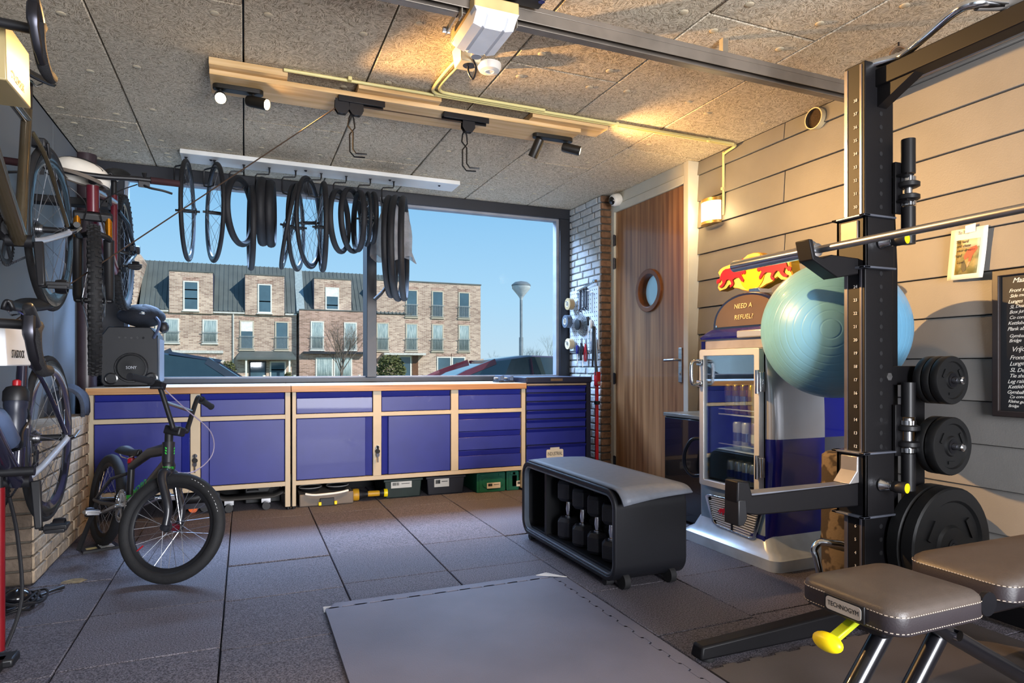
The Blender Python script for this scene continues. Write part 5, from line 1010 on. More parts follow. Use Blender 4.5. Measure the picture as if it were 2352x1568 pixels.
t = thing('vent_pipe', 'open round vent pipe stub in the siding near the ceiling', 'pipe', (3.06, 2.74, 2.36)); c = V((3.055, 2.735, 2.435)); MB().lathe([(.055, .05), (.055, -.035), (.061, -.035), (.061, .05)], c, (1, 0, 0), n=30, cap=False).build('pipe', mat('cream_pipe', '#cdbb93', .5), t); MB().lathe([(.0, -.011), (.03, -.010), (.054, -.014), (.0548, -.034)], c, (1, 0, 0), n=24, cap=False).build('duct_lining_and_shade', mat('foil_brown', '#4a3a28', .5, bump=1, scale=40), t)  # brown lining, closed by a dark disc that paints the shade of the hole
# ================================================================ peg board with tools on the pier
t = thing('tool_board', 'white perforated tool board on the painted brick pier', 'board', (2.855, 5.15, 1.15)); PW = mat('peg_board_white', '#c9ccd0', .4, var=.05)
MB().box((2.848, 4.87, 1.15), (2.862, 5.4, 1.71)).build('panel', PW, t, bevel=.003)
hl = MB()
for i in range(14):
    for j in range(14): hl.cyl((2.8475, 4.895 + i * .037, 1.175 + j * .039), (2.8485, 4.895 + i * .037, 1.175 + j * .039), .006, n=6)
tag(hl.build('peg_holes', BLKM, t), kind='stuff')
def roll(label, y, z, r, x0, m, core=.5):
    q = thing('tape_roll', label, 'tape', (x0, y, z - r), 0, 'tape rolls at the tool board'); MB().lathe([(r * core, 0), (r, 0), (r, .05), (r * core, .05), (r * core, 0)], (x0, y, z), (1, 0, 0), n=24, cap=False).build('tape', m, q); MB().lathe([(r * core * .85, -.002), (r * core, -.002), (r * core, .052), (r * core * .85, .052), (r * core * .85, -.002)], (x0, y, z), (1, 0, 0), n=24, cap=False).build('core', mat('tape_core', '#d8d2c4', .7), q)
    MB().cyl((x0 - .02, y, z + r * core * .75), (2.849, y, z + r * core * .75), .005, n=6).build('peg', STL, q)
roll('pale tape roll, top one of the three at the window side of the board', 5.30, 1.585, .055, 2.77, mat('tan_tape', '#a58c62', .4)); roll('grey tape roll, middle one of the three', 5.33, 1.425, .06, 2.76, mat('slate_tape', '#4d5661', .4)); roll('cream tape roll, lowest of the three', 5.30, 1.215, .05, 2.77, mat('masking_tape', '#cbb68c', .5))
q = thing('bicycle_cassette', 'round toothed bicycle cassette hanging on the tool board', 'cassette', (2.8, 5.13, 1.3)); c = V((2.83, 5.14, 1.385))
for k in range(6):
    r = .095 - .011 * k; b = MB().ring(c + V((-.008 * k, 0, 0)), (1, 0, 0), r - .01, .010, n=32, m=6, sy=.2)
    for i in range(24): a = 2 * PI * i / 24; b.cbox(c + V((-.008 * k, r * math.cos(a), r * math.sin(a))), (.003, .008, .008))
    b.build('sprocket', STL, q)
MB().lathe([(.03, -.05), (.05, -.045), (.05, .0)], c, (1, 0, 0)).build('carrier', BLK, q)
def hand_tool(name, label, y, z, kind, ang=0, m=None):
    q = thing(name, label, 'tool', (2.83, y, z)); b = MB(); x = 2.838
    if kind == 'spanner':
        b.box((x - .004, y - .007, z - .15), (x + .004, y + .007, z)).ring((x, y, z + .012), (1, 0, 0), .012, .005, n=14, m=6).ring((x, y, z - .16), (1, 0, 0), .013, .006, n=14, m=6, a0=.6, a1=5.6); b.build('spanner', DSTL if int(y * 100) % 2 else CHR, q)
    elif kind == 'pliers':
        for s in (-1, 1): MB().tube([(x, y + s * .003, z), (x, y + s * .006, z - .04), (x, y + s * .018, z - .09), (x, y + s * .012, z - .16)], [.006, .009, .008, .008], n=8, sx=.7).build('handle', m or RED, q)
        MB().prism([(-.008, 0), (.008, 0), (.003, .055), (-.003, .055)], (x, y, z - .01), (0, 1, 0), (0, 0, 1), .008).build('jaw', STL, q)
    elif kind == 'driver':
        MB().lathe([(.011, 0), (.014, .02), (.013, .07), (.009, .08)], (x - .006, y, z), (0, 0, -1), n=12).build('handle', m or BLK, q); MB().cyl((x - .006, y, z - .08), (x - .006, y, z - .19), .0035, n=8).build('shaft', STL, q)
    else:
        b.tube([(x, y, z), (x - .003, y, z - .18)], .004, n=6).tube([(x, y, z), (x, y + .04, z + .004)], .004, n=6); b.build('hex_key', STL, q)
spec = [('spanner', 'chrome ring spanner, highest at the window side', 5.22, 1.66, 'spanner'), ('spanner', 'chrome spanner second from the window side of the board', 5.17, 1.68, 'spanner'), ('spanner', 'chrome spanner in the middle of the top row', 5.11, 1.69, 'spanner'), ('spanner', 'chrome spanner beside the hex keys of the top row', 5.06, 1.69, 'spanner'), ('hex_key', 'long hex key hanging left of the saw handle', 5.01, 1.68, 'key'), ('hex_key', 'long hex key nearest the brick edge in the top row', 4.95, 1.66, 'key'), ('pliers', 'black handled pliers hanging below the cassette', 5.16, 1.22, 'pliers', BLK), ('pliers', 'red handled pliers in the lower row of the board', 5.08, 1.21, 'pliers', RED), ('pliers', 'steel pliers hanging at the brick edge', 4.885, 1.20, 'pliers', STL), ('screwdriver', 'black screwdriver in the middle row', 5.02, 1.45, 'driver'), ('screwdriver', 'screwdriver with a white handle in the middle row', 4.97, 1.42, 'driver', WHT), ('screwdriver', 'blue handled screwdriver in the lower row', 5.22, 1.20, 'driver', BLUE), ('screwdriver', 'dark screwdriver in the lower row between pliers', 5.12, 1.19, 'driver', DSTL), ('spanner', 'short spanner in the middle row beside the cassette', 5.00, 1.30, 'spanner')]
for sp in spec: hand_tool(sp[0], sp[1], sp[2], sp[3], sp[4], 0, sp[5] if len(sp) > 5 else None)
q = thing('torque_wrench', 'long chrome ratchet lying across the top of the tool board', 'tool', (2.83, 5.0, 1.71)); MB().tube([(2.835, 5.22, 1.70), (2.835, 4.93, 1.745)], .009, n=10).build('bar', CHR, q); MB().lathe([(.0, -.02), (.018, -.015), (.02, .012), (0, .015)], (2.833, 4.90, 1.75), (1, 0, 0), n=16).build('head', CHR, q)
q = thing('head_cup', 'black handled pump lever hanging down the pier edge to the red clamp', 'tool', (2.84, 4.93, .95)); MB().tube([(2.838, 4.93, 1.36), (2.838, 4.94, 1.2), (2.835, 4.945, 1.0)], [.014, .011, .009], n=10).build('handle', BLK, q)
# ================================================================ floor mats
FOAM = mat('slate_foam_mat', '#686672', .5, var=.10, scale=3, bump=.12, bscale=220, spec=.45)
def mat_border(n, x0, y0, x1, y1, teeth):
    """outline with puzzle teeth along the long inner side"""
    return [(x0, y0), (x1, y0), (x1, y1), (x0, y1)]
t = thing('puzzle_mat', 'large slate grey foam mat with toothed border strips in the middle of the rubber floor', 'mat', (.85, 1.9, 0), 0, 'foam floor mats')
def teeth(a, b, y, d, k=.055):
    p = []; n = int(abs(b - a) / k); s = 1 if b > a else -1
    for i in range(n):
        x = a + (b - a) * i / n; w = (b - a) / n
        if i % 2: p += [(x, y), (x + w * .1, y + d), (x + w * .9, y + d)]
        else: p += [(x, y)]
    return p + [(b, y)]
XM0, XM1, YM0, YM1 = .305, 1.40, .55, 2.775; bw = .06
MB().prism([(XM0, YM0), (XM1 - bw, YM0)] + [(q[1], q[0]) for q in teeth(YM0, YM1 - bw, XM1 - bw, .012)] + teeth(XM1 - bw, XM0, YM1 - bw, .012), (0, 0, .0005), (1, 0, 0), (0, 1, 0), .0125).build('main_sheet', FOAM, t, ang=20)
MB().prism([(XM1, YM1 - bw - .015), (XM1, YM0)] + [(q[1] + .0015, q[0]) for q in teeth(YM0, YM1 - bw - .015, XM1 - bw, .012)], (0, 0, .0005), (1, 0, 0), (0, 1, 0), .0125).build('border_strip', FOAM, t, ang=20)
MB().prism([(XM0 + .045, YM1), (XM0 + .01, YM1 - bw)] + [(q[0], q[1] + .0015) for q in teeth(XM0 + .01, XM1 - bw - .01, YM1 - bw, .012)] + [(XM1 - bw - .02, YM1)], (0, 0, .0005), (1, 0, 0), (0, 1, 0), .0125).build('border_strip', FOAM, t, ang=20)
PAP = mat('white_underlay', '#d9d4cc', .8, var=.05, scale=20)
for n, pl_ in (('left', [(XM0 - .002, YM1 + .004), (XM0 + .045, YM1), (XM0 + .008, YM1 - .065), (XM0 - .006, YM1 - .06)]), ('right', [(XM1 - bw - .06, YM1 - .005), (XM1 - bw + .0, YM1 + .012), (XM1 + .005, YM1 - bw - .025)])):
    q = MB().prism(pl_, (0, 0, .0135 if n == 'right' else .0005), (1, 0, 0), (0, 1, 0), .0015).build('paper_corner', PAP); tag(q, 'white triangular scrap at the %s far corner of the slate foam mat' % n, 'scrap')
t = thing('puzzle_mat', 'brownish grey foam mat under the exercise bench', 'mat', (2.0, 1.1, 0), 0, 'foam floor mats')
MB().prism([(1.41, .55), (2.6, .55), (2.6, 1.69)] + teeth(2.6, 1.41, 1.69, .012), (0, 0, .0005), (1, 0, 0), (0, 1, 0), .0125).build('sheet', mat('brown_grey_foam', '#4c4645', .55, var=.1, scale=3, bump=.12, bscale=220), t, ang=20)
# ================================================================ dumbbell storage bench
t = thing('storage_bench', 'black round-cornered storage bench with a grey padded top standing on the rubber floor', 'bench', (1.715, 2.97, 0))
SB = mat('bench_black_shell', '#15161b', .42, bump=.05, scale=120); SBI = mat('bench_inner_black', '#101115', .5); SBR = mat('bench_rim_lit', '#59626f', .3, coat=.3)  # inner rim colour lightened to paint in its bluish window highlight
yA, yB, zA, zB, xA, xB = 2.452, 3.492, .03, .452, 1.52, 1.91; r = .085
o1 = rrect(-yB, zA, -yA, zB, r, 7); i1 = rrect(-yB + .022, zA + .022, -yA - .022, zB - .024, r - .02, 7); i2 = rrect(-yB + .034, zA + .034, -yA - .034, zB - .036, r - .03, 7)
U, Vv = (0, -1, 0), (0, 0, 1)  # (0,-1,0) x (0,0,1) = (-1,0,0): extruded towards the room
MB().frame(o1, i1, (xB, 0, 0), U, Vv, xB - xA).build('shell', SB, t, bevel=.006)
MB().frame(i1, i2, (xA + .035, 0, 0), U, Vv, .03).build('inner_rim', SBR, t, bevel=.004); MB().prism(i1, (xB - .01, 0, 0), U, Vv, .012).build('back_panel', SBI, t)
MB().box((xA + .03, -0 + 3.215, zA + .02), (xB - .02, 3.24, zB - .03)).build('partition', SBI, t); MB().box((xA + .035, yA + .05, zA + .03), (xB - .02, yB - .05, zA + .045)).build('inner_floor', mat('bench_floor_black', '#16181d', .4), t)
PADM = mat('slate_pad_leather', '#656a74', .5, var=.06, scale=30, bump=.1, bscale=150)
def pad(u, v):
    y = yB - .07 - (yB - yA + .0) * u; s = max(0, (u - .9) / .1); z = zB + .004 + .006 * math.sin(PI * v) - .055 * s ** 2.0 * (1.15 - v * .9 * (1 - .3 * s)); return V((xA + .012 + (xB - xA - .02) * v, y + .045 * s * s * .4, z))
MB().grid(pad, 40, 9).build('top_pad', PADM, t, solid=.009)
for y in (2.56, 3.40):
    for x in (xA + .03, xB - .03): MB().cyl((x - .02, y, .02), (x + .02, y, .02), .02, n=14).build('foot', RUB, t)
for x in (xA + .05, xB - .09): MB().cyl((x, yA + .03, .036), (x + .03, yA + .03, .036), .036, n=24).build('wheel', RUB, t)
HEXB = mat('rubber_hex', '#2a2b32', .42, bump=.15, scale=150)
def dumbbell(label, x, y, h, hr):
    q = thing('dumbbell', label, 'dumbbell', (x, y, zA + .046), 0, 'dumbbells stood upright in the storage bench'); z0 = zA + .046; hh = h * .36
    for z, s in ((z0, 1), (z0 + h, -1)): MB().lathe([(hr * .8, 0), (hr, s * .018), (hr, s * (hh - .02)), (hr * .72, s * hh)], (x, y, z), (0, 0, 1), n=6).build('head', HEXB, q, bevel=.004, ang=20)
    MB().lathe([(.02, 0), (.02, .008), (.0135, .012), (.0175, h * .14), (.0135, h * .27), (.02, h * .28), (.02, h * .28 + .004)], (x, y, z0 + hh), (0, 0, 1), n=16).build('handle', CHR, q)
for i, (x, y, h, hr) in enumerate(((1.63, 3.10, .315, .068), (1.63, 2.94, .30, .064), (1.63, 2.79, .29, .060), (1.63, 2.655, .275, .056))):
    dumbbell(('tallest front dumbbell beside the partition', 'second front dumbbell from the partition', 'third front dumbbell from the partition', 'shortest front dumbbell by the open bench end')[i], x, y, h, hr)
for i, (y, h) in enumerate(((3.08, .30), (2.92, .29), (2.77, .28), (2.63, .26))): dumbbell(('shadowed rear dumbbell behind the tallest front one', 'shadowed rear dumbbell behind the second front one', 'shadowed rear dumbbell behind the third front one', 'shadowed rear dumbbell behind the shortest front one')[i], 1.80, y, h, .058)
# ================================================================ power rack
t = thing('power_rack', 'tall black power rack with numbered uprights and spotter arms at the right wall', 'rack', (2.27, 1.2, 0)); RK = mat('rack_black_powder', '#0c0b0e', .5, spec=.3, bump=.03, scale=200); RKG = mat('rack_grey_edge', '#6d6a70', .3, .7); PLT = mat('rack_flange_grey', '#5c606b', .35, .4)
UX0, UX1, UY0, UY1 = 2.18, 2.335, 1.732, 1.822
def upright(y0, y1, num):
    b = MB().prism([(UX0, y0), (UX0 + .02, y0 - .0), (UX1, y0), (UX1, y1), (UX0, y1)], (0, 0, .0), (1, 0, 0), (0, 1, 0), 2.175)
    u = b.build('upright', RK, t, bevel=.004)
    MB().box((UX0 - .003, y1 - .014, 0), (UX0 + .01, y1, 2.165)).build('edge_strip', RKG, u); MB().box((UX0 - .003, y0 + .014, 0), (UX0 + .004, y0 + .022, 2.165)).build('edge_strip', RKG, u)
    if num:
        n = MB(); hl = MB()
        for k in range(1, 39):
            z = .135 + (k - 1) * .0513
            if z > 2.1: break
            if not (.42 < z < .69 or 1.34 < z < 1.6):
                vs, fs = glyphs(str(k), .017, .0003); n.add([V((UX0 - .0035 - p.z, y0 + .040 - p.x, z + p.y)) for p in vs], fs)
            hl.cyl((UX0 + .085, y0 - .0012, z), (UX0 + .085, y0 + .001, z), .009, n=10)
        tag(n.build('numbers', mat('pale_number_print', '#c9c5c0', .6), u, flat=True, fix=False), kind='stuff'); tag(hl.build('pin_holes', BLKM, u), kind='stuff')
upright(UY0, UY1, True); upright(.56, .65, False)
MB().prism([(UX1 - .01, .0), (UX1 + .055, 0), (UX1 + .05, 1.4), (UX1 + .005, 2.12), (UX1 - .01, 2.12)], (0, UY1 - .02, 0), (1, 0, 0), (0, 0, 1), .05).build('rear_gusset', RK, t)
MB().box((2.235, .56, 2.08), (2.305, UY1 - .01, 2.148)).build('top_beam', RK, t, bevel=.004); MB().prism([(UY0 - .16, 2.085), (UY0 + .01, 2.085), (UY0 + .01, 2.0)], (2.245, 0, 0), (0, 1, 0), (0, 0, 1), .05).build('corner_gusset', RK, t)
for yy in (UY1 - .045, .6):
    MB().hexa([(1.42, yy - .03, .012), (2.75, yy - .045, .012), (2.75, yy + .045, .012), (1.42, yy + .03, .012)], [(1.43, yy - .026, .058), (2.75, yy - .04, .11), (2.75, yy + .04, .11), (1.43, yy + .026, .058)]).build('floor_foot', RK, t, bevel=.008)
    MB().cyl((1.47, yy, 0), (1.47, yy, .014), .026, n=16).build('rubber_pad', RUB, t)
for xx in (2.70,): MB().box((xx, .6, .02), (xx + .06, UY1 - .05, .1)).build('rear_base_bar', RK, t, bevel=.004)
# pull-up handle
MB().tube(smooth([(2.21, 1.80, 2.16), (2.235, 1.74, 2.172), (2.273, 1.655, 2.172), (2.22, 1.53, 2.172), (2.15, 1.375, 2.172), (2.165, 1.32, 2.172), (2.25, 1.29, 2.172), (2.33, 1.26, 2.172), (2.36, 1.2, 2.172), (2.30, 1.0, 2.165)], 5), .0165, n=12).build('pull_up_bar', CHR, t); MB().tube([(2.175, 1.325, 2.172), (2.30, 1.272, 2.172)], .019, n=12).build('rubber_sleeve', mat('grey_rubber_sleeve', '#6e6a66', .7), t)
def collar(z0, z1):
    c = MB().box((UX0 - .022, UY0 - .02, z0), (UX1 - .02, UY0 - .004, z1)).box((UX0 - .022, UY1 + .004, z0), (UX1 - .02, UY1 + .02, z1)).box((UX0 - .022, UY0 - .02, z0), (UX0 - .008, UY1 + .02, z1)).build('collar', RK, t, bevel=.004)
    for z in (z0 - .006, z1): MB().box((UX0 - .04, UY0 - .028, z), (UX1 - .02, UY0 - .004, z + .008)).box((UX0 - .04, UY1 + .004, z), (UX1 - .02, UY1 + .028, z + .008)).box((UX0 - .04, UY0 - .028, z), (UX0 - .006, UY1 + .028, z + .008)).build('flange', PLT, c, bevel=.002)
    zm = (z0 + z1) / 2 - .0
    k = MB().lathe([(.026, 0), (.026, .006), (.02, .014), (.02, .04)], (UX0 + .06, UY0 - .02, zm), (.2, -1, 0), n=20).build('pin_housing', CHR, c); MB().lathe([(.017, .04), (.022, .05), (.022, .085), (.019, .092)], (UX0 + .06, UY0 - .02, zm), (.2, -1, 0), n=18).build('pull_knob', BLK, k); MB().lathe([(.0, .0925), (.0185, .0925), (.0185, .0945), (.0, .0945)], (UX0 + .06, UY0 - .02, zm), (.2, -1, 0), n=18).build('knob_cap', YEL, k)
    return c
cu = collar(1.385, 1.575); cl = collar(.44, .675)
yj0, yj1 = UY0 + .012, UY1 - .012
MB().prism([(UX0 - .02, 1.36), (UX0 - .02, 1.42), (2.02, 1.425), (1.975, 1.45 - .04), (1.94, 1.415), (1.925, 1.475), (1.905, 1.475), (1.925, 1.40), (2.05, 1.34)], (0, yj1, 0), (1, 0, 0), (0, 0, 1), yj1 - yj0).build('bar_catch', RK, cu, bevel=.004); MB().box((UX0 - .03, UY0 + .01, 1.47), (UX0 - .022, UY1 - .005, 1.565)).build('catch_plate', mat('brown_grey_plate', '#6e6158', .4, .3), cu, bevel=.003)
# spotter arm
MB().prism([(UX0 - .02, .475), (UX0 - .02, .565), (UX0 - .05, .562), (1.64, .556), (1.625, .605), (1.575, .61), (1.572, .545), (1.585, .50), (1.66, .485)], (0, yj1, 0), (1, 0, 0), (0, 0, 1), yj1 - yj0).build('spotter_arm', RK, cl, bevel=.005); MB().prism([(UX0 - .022, .565), (UX0 - .022, .665), (UX0 - .032, .665), (UX0 - .034, .61), (UX0 - .075, .563)], (0, yj1 + .004, 0), (1, 0, 0), (0, 0, 1), yj1 - yj0 + .008).build('arm_gusset', mat('pale_metal_plate', '#8f8b8a', .35, .5), cl, bevel=.003); MB().box((1.64, yj0 + .004, .556), (UX0 - .07, yj1 - .004, .562)).build('arm_wear_strip', mat('grey_wear_strip', '#5d5f66', .4), cl)
MB().prism([(1.575, .545), (1.61, .545), (1.615, .48), (1.60, .455), (1.575, .455)], (0, yj1 + .003, 0), (1, 0, 0), (0, 0, 1), yj1 - yj0 + .006).build('arm_tip', BLK, cl, bevel=.004)
# storage brackets on the wall side: dumbbell-bar cradles and plate pegs
for z in (1.66, 1.76): MB().box((UX1 - .01, 1.67, z - .02), (UX1 + .03, 1.74, z - .012)).build('bar_cradle', RK, t)
MB().box((UX1 - .012, UY0 - .018, 1.60), (UX1 + .03, UY0 - .004, 1.80)).build('cradle_plate', RK, t, bevel=.003); MB().box((UX1 - .012, UY0 - .018, .66), (UX1 + .03, UY0 - .004, .86)).build('cradle_plate', RK, t, bevel=.003)
PX, PYF = 2.50, 1.61
MB().box((UX1 - .05, 1.735, .935), (PX + .03, 1.775, 1.01)).build('storage_bracket', RK, t, bevel=.004); MB().cyl((UX1 - .03, 1.725, .968), (UX1 - .03, 1.735, .968), .016, n=6).build('bracket_bolt', STL, t); MB().box((PX - .03, 1.74, .1), (PX + .03, 1.80, 1.0)).build('storage_post', RK, t, bevel=.004)
for z in (.955, .702, .319): MB().cyl((PX, 1.76, z), (PX, PYF - .022, z), .0125, n=14).build('plate_peg', CHR, t); MB().lathe([(.013, 0), (.015, -.004), (.015, -.018), (.01, -.022)], (PX, PYF - .02, z), (0, 1, 0), n=16).build('peg_end', CHR, t)
def plate(label, y, z, r, th, rim=None):
    q = thing('weight_plate', label, 'weight plate', (PX, y, z - r), 0, 'weight plates on the rack pegs'); m = mat('plate_rubber', '#111214', .5, bump=.1, scale=160)
    MB().lathe([(.026, 0), (r * .32, 0), (r * .36, th * .18), (r * .74, th * .18), (r * .78, 0), (r * .97, 0), (r, th * .12), (r, th * .88), (r * .97, th), (.026, th), (.026, 0)], (PX, y, z), (0, 1, 0), n=44, cap=False).build('disc', m, q); MB().lathe([(.0135, -.002), (.027, -.002), (.027, th + .002), (.0135, th + .002), (.0135, -.002)], (PX, y, z), (0, 1, 0), n=20, cap=False).build('bush', DSTL, q)
    for a in range(3):
        t0 = a * 2 * PI / 3 + .5; MB().cbox((PX + math.cos(t0) * r * .56, y + th * .12, z + math.sin(t0) * r * .56), (r * .36, th * .14, r * .1), M.Rotation(-t0 + PI / 2, 4, 'Y')).build('grip_rib', m, q)
for i, (y, th) in enumerate(((1.61, .032), (1.645, .03), (1.678, .03))): plate(('small black plate at the front of the top peg', 'small black plate second on the top peg', 'small black plate at the back of the top peg')[i], y, .955, .093, th)
for i, (y, th) in enumerate(((1.61, .038), (1.652, .036))): plate(('medium black plate at the front of the middle peg', 'medium black plate behind another on the middle peg')[i], y, .702, .112, th)
for i, (y, th) in enumerate(((1.61, .055), (1.668, .055))): plate(('large black bumper plate at the front of the lowest peg', 'large black bumper plate behind another on the lowest peg')[i], y, .319, .225, th)
# loadable dumbbell bars standing in the cradles
def shortbar(label, x, y, z0, l):
    q = thing('loadable_dumbbell_bar', label, 'dumbbell bar', (x, y, z0), 0, 'dumbbell bars in the rack cradles'); BS = mat('black_sleeve', '#141417', .4)
    for a, b in ((0, .145), (l - .135, l)): MB().lathe([(.012, a), (.025, a + .001), (.025, b - .001), (.012, b)], (x, y, z0), n=20).build('sleeve', BS, q)
    for a in (.148, l - .165): MB().lathe([(.0265, 0), (.0265, .017)], (x, y, z0 + a), n=20).build('chrome_ring', CHR, q)
    for a in (.168, l - .19): MB().lathe([(.03, 0), (.04, .005), (.04, .02), (.03, .025)], (x, y, z0 + a), n=20).build('collar', BLK, q)
    MB().lathe([(.0145, .15), (.0145, l - .14)], (x, y, z0), n=16).build('grip', STL, q)
shortbar('black dumbbell bar standing upright in the upper rack cradle', 2.375, 1.70, 1.481, .407); shortbar('black dumbbell bar standing upright in the lower rack cradle', 2.375, 1.70, .527, .42)
# ================================================================ barbell
t = thing('barbell', 'long chrome barbell resting on the rack catches at chest height', 'barbell', (1.97, 1.1, 1.44)); bz = 1.442
MB().tube([(1.97, 1.80, bz), (1.97, .40, bz)], .0135, n=14).build('shaft', STL, t)
for y0, y1 in ((1.79, 2.205), (.41, -.005)):
    d = 1 if y1 > y0 else -1; MB().lathe([(.012, 0), (.0245, .002), (.0245, .413), (.02, .418)], (1.97, y0, bz), (0, d, 0), n=24).build('sleeve', CHR, t); MB().lathe([(.014, -.03), (.025, -.028), (.025, 0), (.041, .002), (.041, .032), (.03, .036)], (1.97, y0 - .0 * d, bz), (0, d, 0), n=28).build('collar', CHR, t)
# ================================================================ gym ball
BALL = mat('pale_blue_vinyl', '#6ea9cc', .33, var=.03, spec=.5, coat=.15); bc = V((2.485, 2.135, 1.175)); ax = V((-2.5, -2.0, -.12)).normalized(); br = .312
prof = []; ridges = [.13, .25, .37, .49, .61, .73, .85, .97, 1.09, 1.2, 1.31]; NN = 420
for i in range(NN + 1):
    a = PI * i / NN; g = 0
    for rr in ridges:
        for q in (rr, PI - rr): g += math.exp(-((a - q) / .006) ** 2)
    prof.append((math.sin(a) * (br - .0011 * g), math.cos(a) * (br - .0011 * g)))
b = MB().lathe(prof, bc, ax, n=72, cap=False); o = b.build('exercise_ball', BALL, ang=80); tag(o, 'big pale blue exercise ball wedged between the rack, the wall and the fridge', 'ball')
# ================================================================ exercise bench
t = thing('exercise_bench', 'adjustable brown padded exercise bench in the lower right corner', 'bench', (1.8, 1.15, 0)); LEA = mat('brown_grey_leather', '#4d443e', .42, var=.05, scale=40, bump=.1, bscale=260); LES = mat('dark_side_leather', '#2c2629', .5, var=.05, bump=.08, bscale=200); STI = mat('pale_stitch', '#b7a999', .8)
def padded(x0, y0, x1, y1, z0, z1, name, rc=.045, taper=0):
    P = rrect(x0, y0, x1, y1, rc, 6); q = MB(); c = V(((x0 + x1) / 2, (y0 + y1) / 2, 0)); P = [(x, c.y + (y - c.y) * (1 - taper * (x - x0) / (x1 - x0))) for x, y in P]
    def rg(s, z, b=0): return [V((c.x + (x - c.x) * s + 0, c.y + (y - c.y) * s, z)) for x, y in P]
    sd = MB().rings([rg(.97, z0), rg(1.0, z0 + .006), rg(1.0, z1 - .018), rg(.995, z1 - .014)]).build(name, LES, t, ang=50)
    MB().rings([rg(.998, z1 - .016), rg(.985, z1 - .004), rg(.94, z1 + .004), rg(.8, z1 + .012), rg(.5, z1 + .018), rg(.2, z1 + .02)]).build('top_cover', LEA, sd, ang=70)
    st = MB()
    for zz, ss in ((z1 - .013, 1.003), (z0 + .009, 1.003)):
        R_ = rg(ss, zz); n = len(R_)
        for i in range(n):
            p, q2 = R_[i], R_[(i + 1) % n]; L_ = (q2 - p).length; k = max(1, int(L_ / .008))
            for j in range(k): st.beam(p.lerp(q2, j / k), p.lerp(q2, (j + .55) / k), .0016, .0016)
    tag(st.build('stitching', STI, sd), kind='stuff'); return sd
seat = padded(1.368, 1.005, 1.70, 1.292, .385, .445, 'seat_pad'); back = padded(1.80, 1.015, 2.75, 1.298, .395, .455, 'back_pad', .045)
q = MB().box((1.362, 1.085, .392), (1.3675, 1.20, .435)).build('badge', BLK, seat, bevel=.002); pl2 = MB().prism(rrect(-.05, -.016, .05, .016, .008), (1.3615, 1.1425, .4135), (0, -1, 0), (0, 0, 1), .0015).build('badge_plate', mat('pale_badge', '#b9b4ae', .4, .3), q)
text('lettering', 'TECHNOGYM', .0165, (1.3598, 1.1425, .4135), (0, -1, 0), (0, 0, 1), INK, q, width=.088)
MB().prism([(UY0 * 0 + .03 * math.cos(2 * PI * k / 20), .03 * math.sin(2 * PI * k / 20)) for k in range(20)], (1.70, 1.02, .42), (1, 0, 0), (0, 0, 1), .012).build('hinge_disc', DSTL, t)
FRM = mat('bench_frame_black', '#1a191d', .28, .4, coat=.3)
MB().box((1.45, 1.10, .335), (2.6, 1.20, .385)).build('main_beam', FRM, t, bevel=.008)
for x in (1.55, 1.80, 2.40): MB().tube([(x, 1.15, .37), (x - .30 if x < 2 else x + .05, 1.15, .03)], .024, n=14).build('leg', FRM, t)
MB().tube([(1.62, 1.13, .36), (2.2, 1.13, .04)], .022, n=12).build('brace', FRM, t)
for x in (1.255, 1.505, 2.46): MB().tube([(x, .98, .036), (x, 1.32, .036)], .022, n=12).build('foot_bar', FRM, t)
for x in (1.255, 1.505, 2.46):
    for y in (.985, 1.315): MB().cyl((x, y - .012, .032), (x, y + .012, .032), .0315, n=14).build('foot_cap', RUB, t)
MB().cyl((1.735, 1.12, .30), (1.735, 1.10, .30), .014, n=14).build('pivot_bolt', CHR, t)
lv = MB().sphere((1.335, 1.165, .325), .042, 24, 12, (.55, 1, .55)).build('lever_paddle', YEL, t); MB().beam((1.42, 1.155, .372), (1.352, 1.16, .335), .028, .014).build('lever_stem', mat('lime_lever', '#b8c41c', .4), lv, bevel=.003)
# ================================================================ parallettes and camouflage bag by the rack
t = thing('dip_handle', 'bent chrome handle standing on the floor beside the camouflage bag', 'handle', (2.2, 2.1, 0)); p = [ond(1945, 1253, 2.72), ond(1905, 1246, 2.74), ond(1882, 1246, 2.76), ond(1870, 1262, 2.76), ond(1876, 1282, 2.75)]; e = V((p[-1].x + .02, p[-1].y - .02, .03)); e2 = V((p[0].x + .05, p[0].y - .06, .03))
MB().tube(smooth([e2, V((p[0].x + .04, p[0].y - .05, p[0].z - .04))] + p + [e], 4), .0155, n=10).build('tube', CHR, t)
for k in (e, e2): MB().lathe([(.02, -.03), (.024, -.028), (.022, .03), (.016, .034)], k, n=14).build('rubber_foot', RUB, t)
CAMO = mat('camouflage_cloth', '#6a5d4e', .9, scale=15, col2='#3a3129', edge=(.47, .53), detail=2, bump=.2)
t = thing('camouflage_bag', 'upright camouflage patterned roll standing between the fridge and the rack', 'bag', (2.58, 2.13, 0)); cp_ = V((2.575, 2.125, 0)); MB().lathe([(.10, 0), (.118, .01), (.12, .3), (.118, .595), (.10, .61), (0, .612)], cp_, n=32).build('roll', CAMO, t)
for z in (.2, .45): MB().ring(cp_ + V((0, 0, z)), (0, 0, 1), .1205, .004, n=32, m=6, sy=4).build('band', mat('dark_strap', '#2b2520', .8), t)
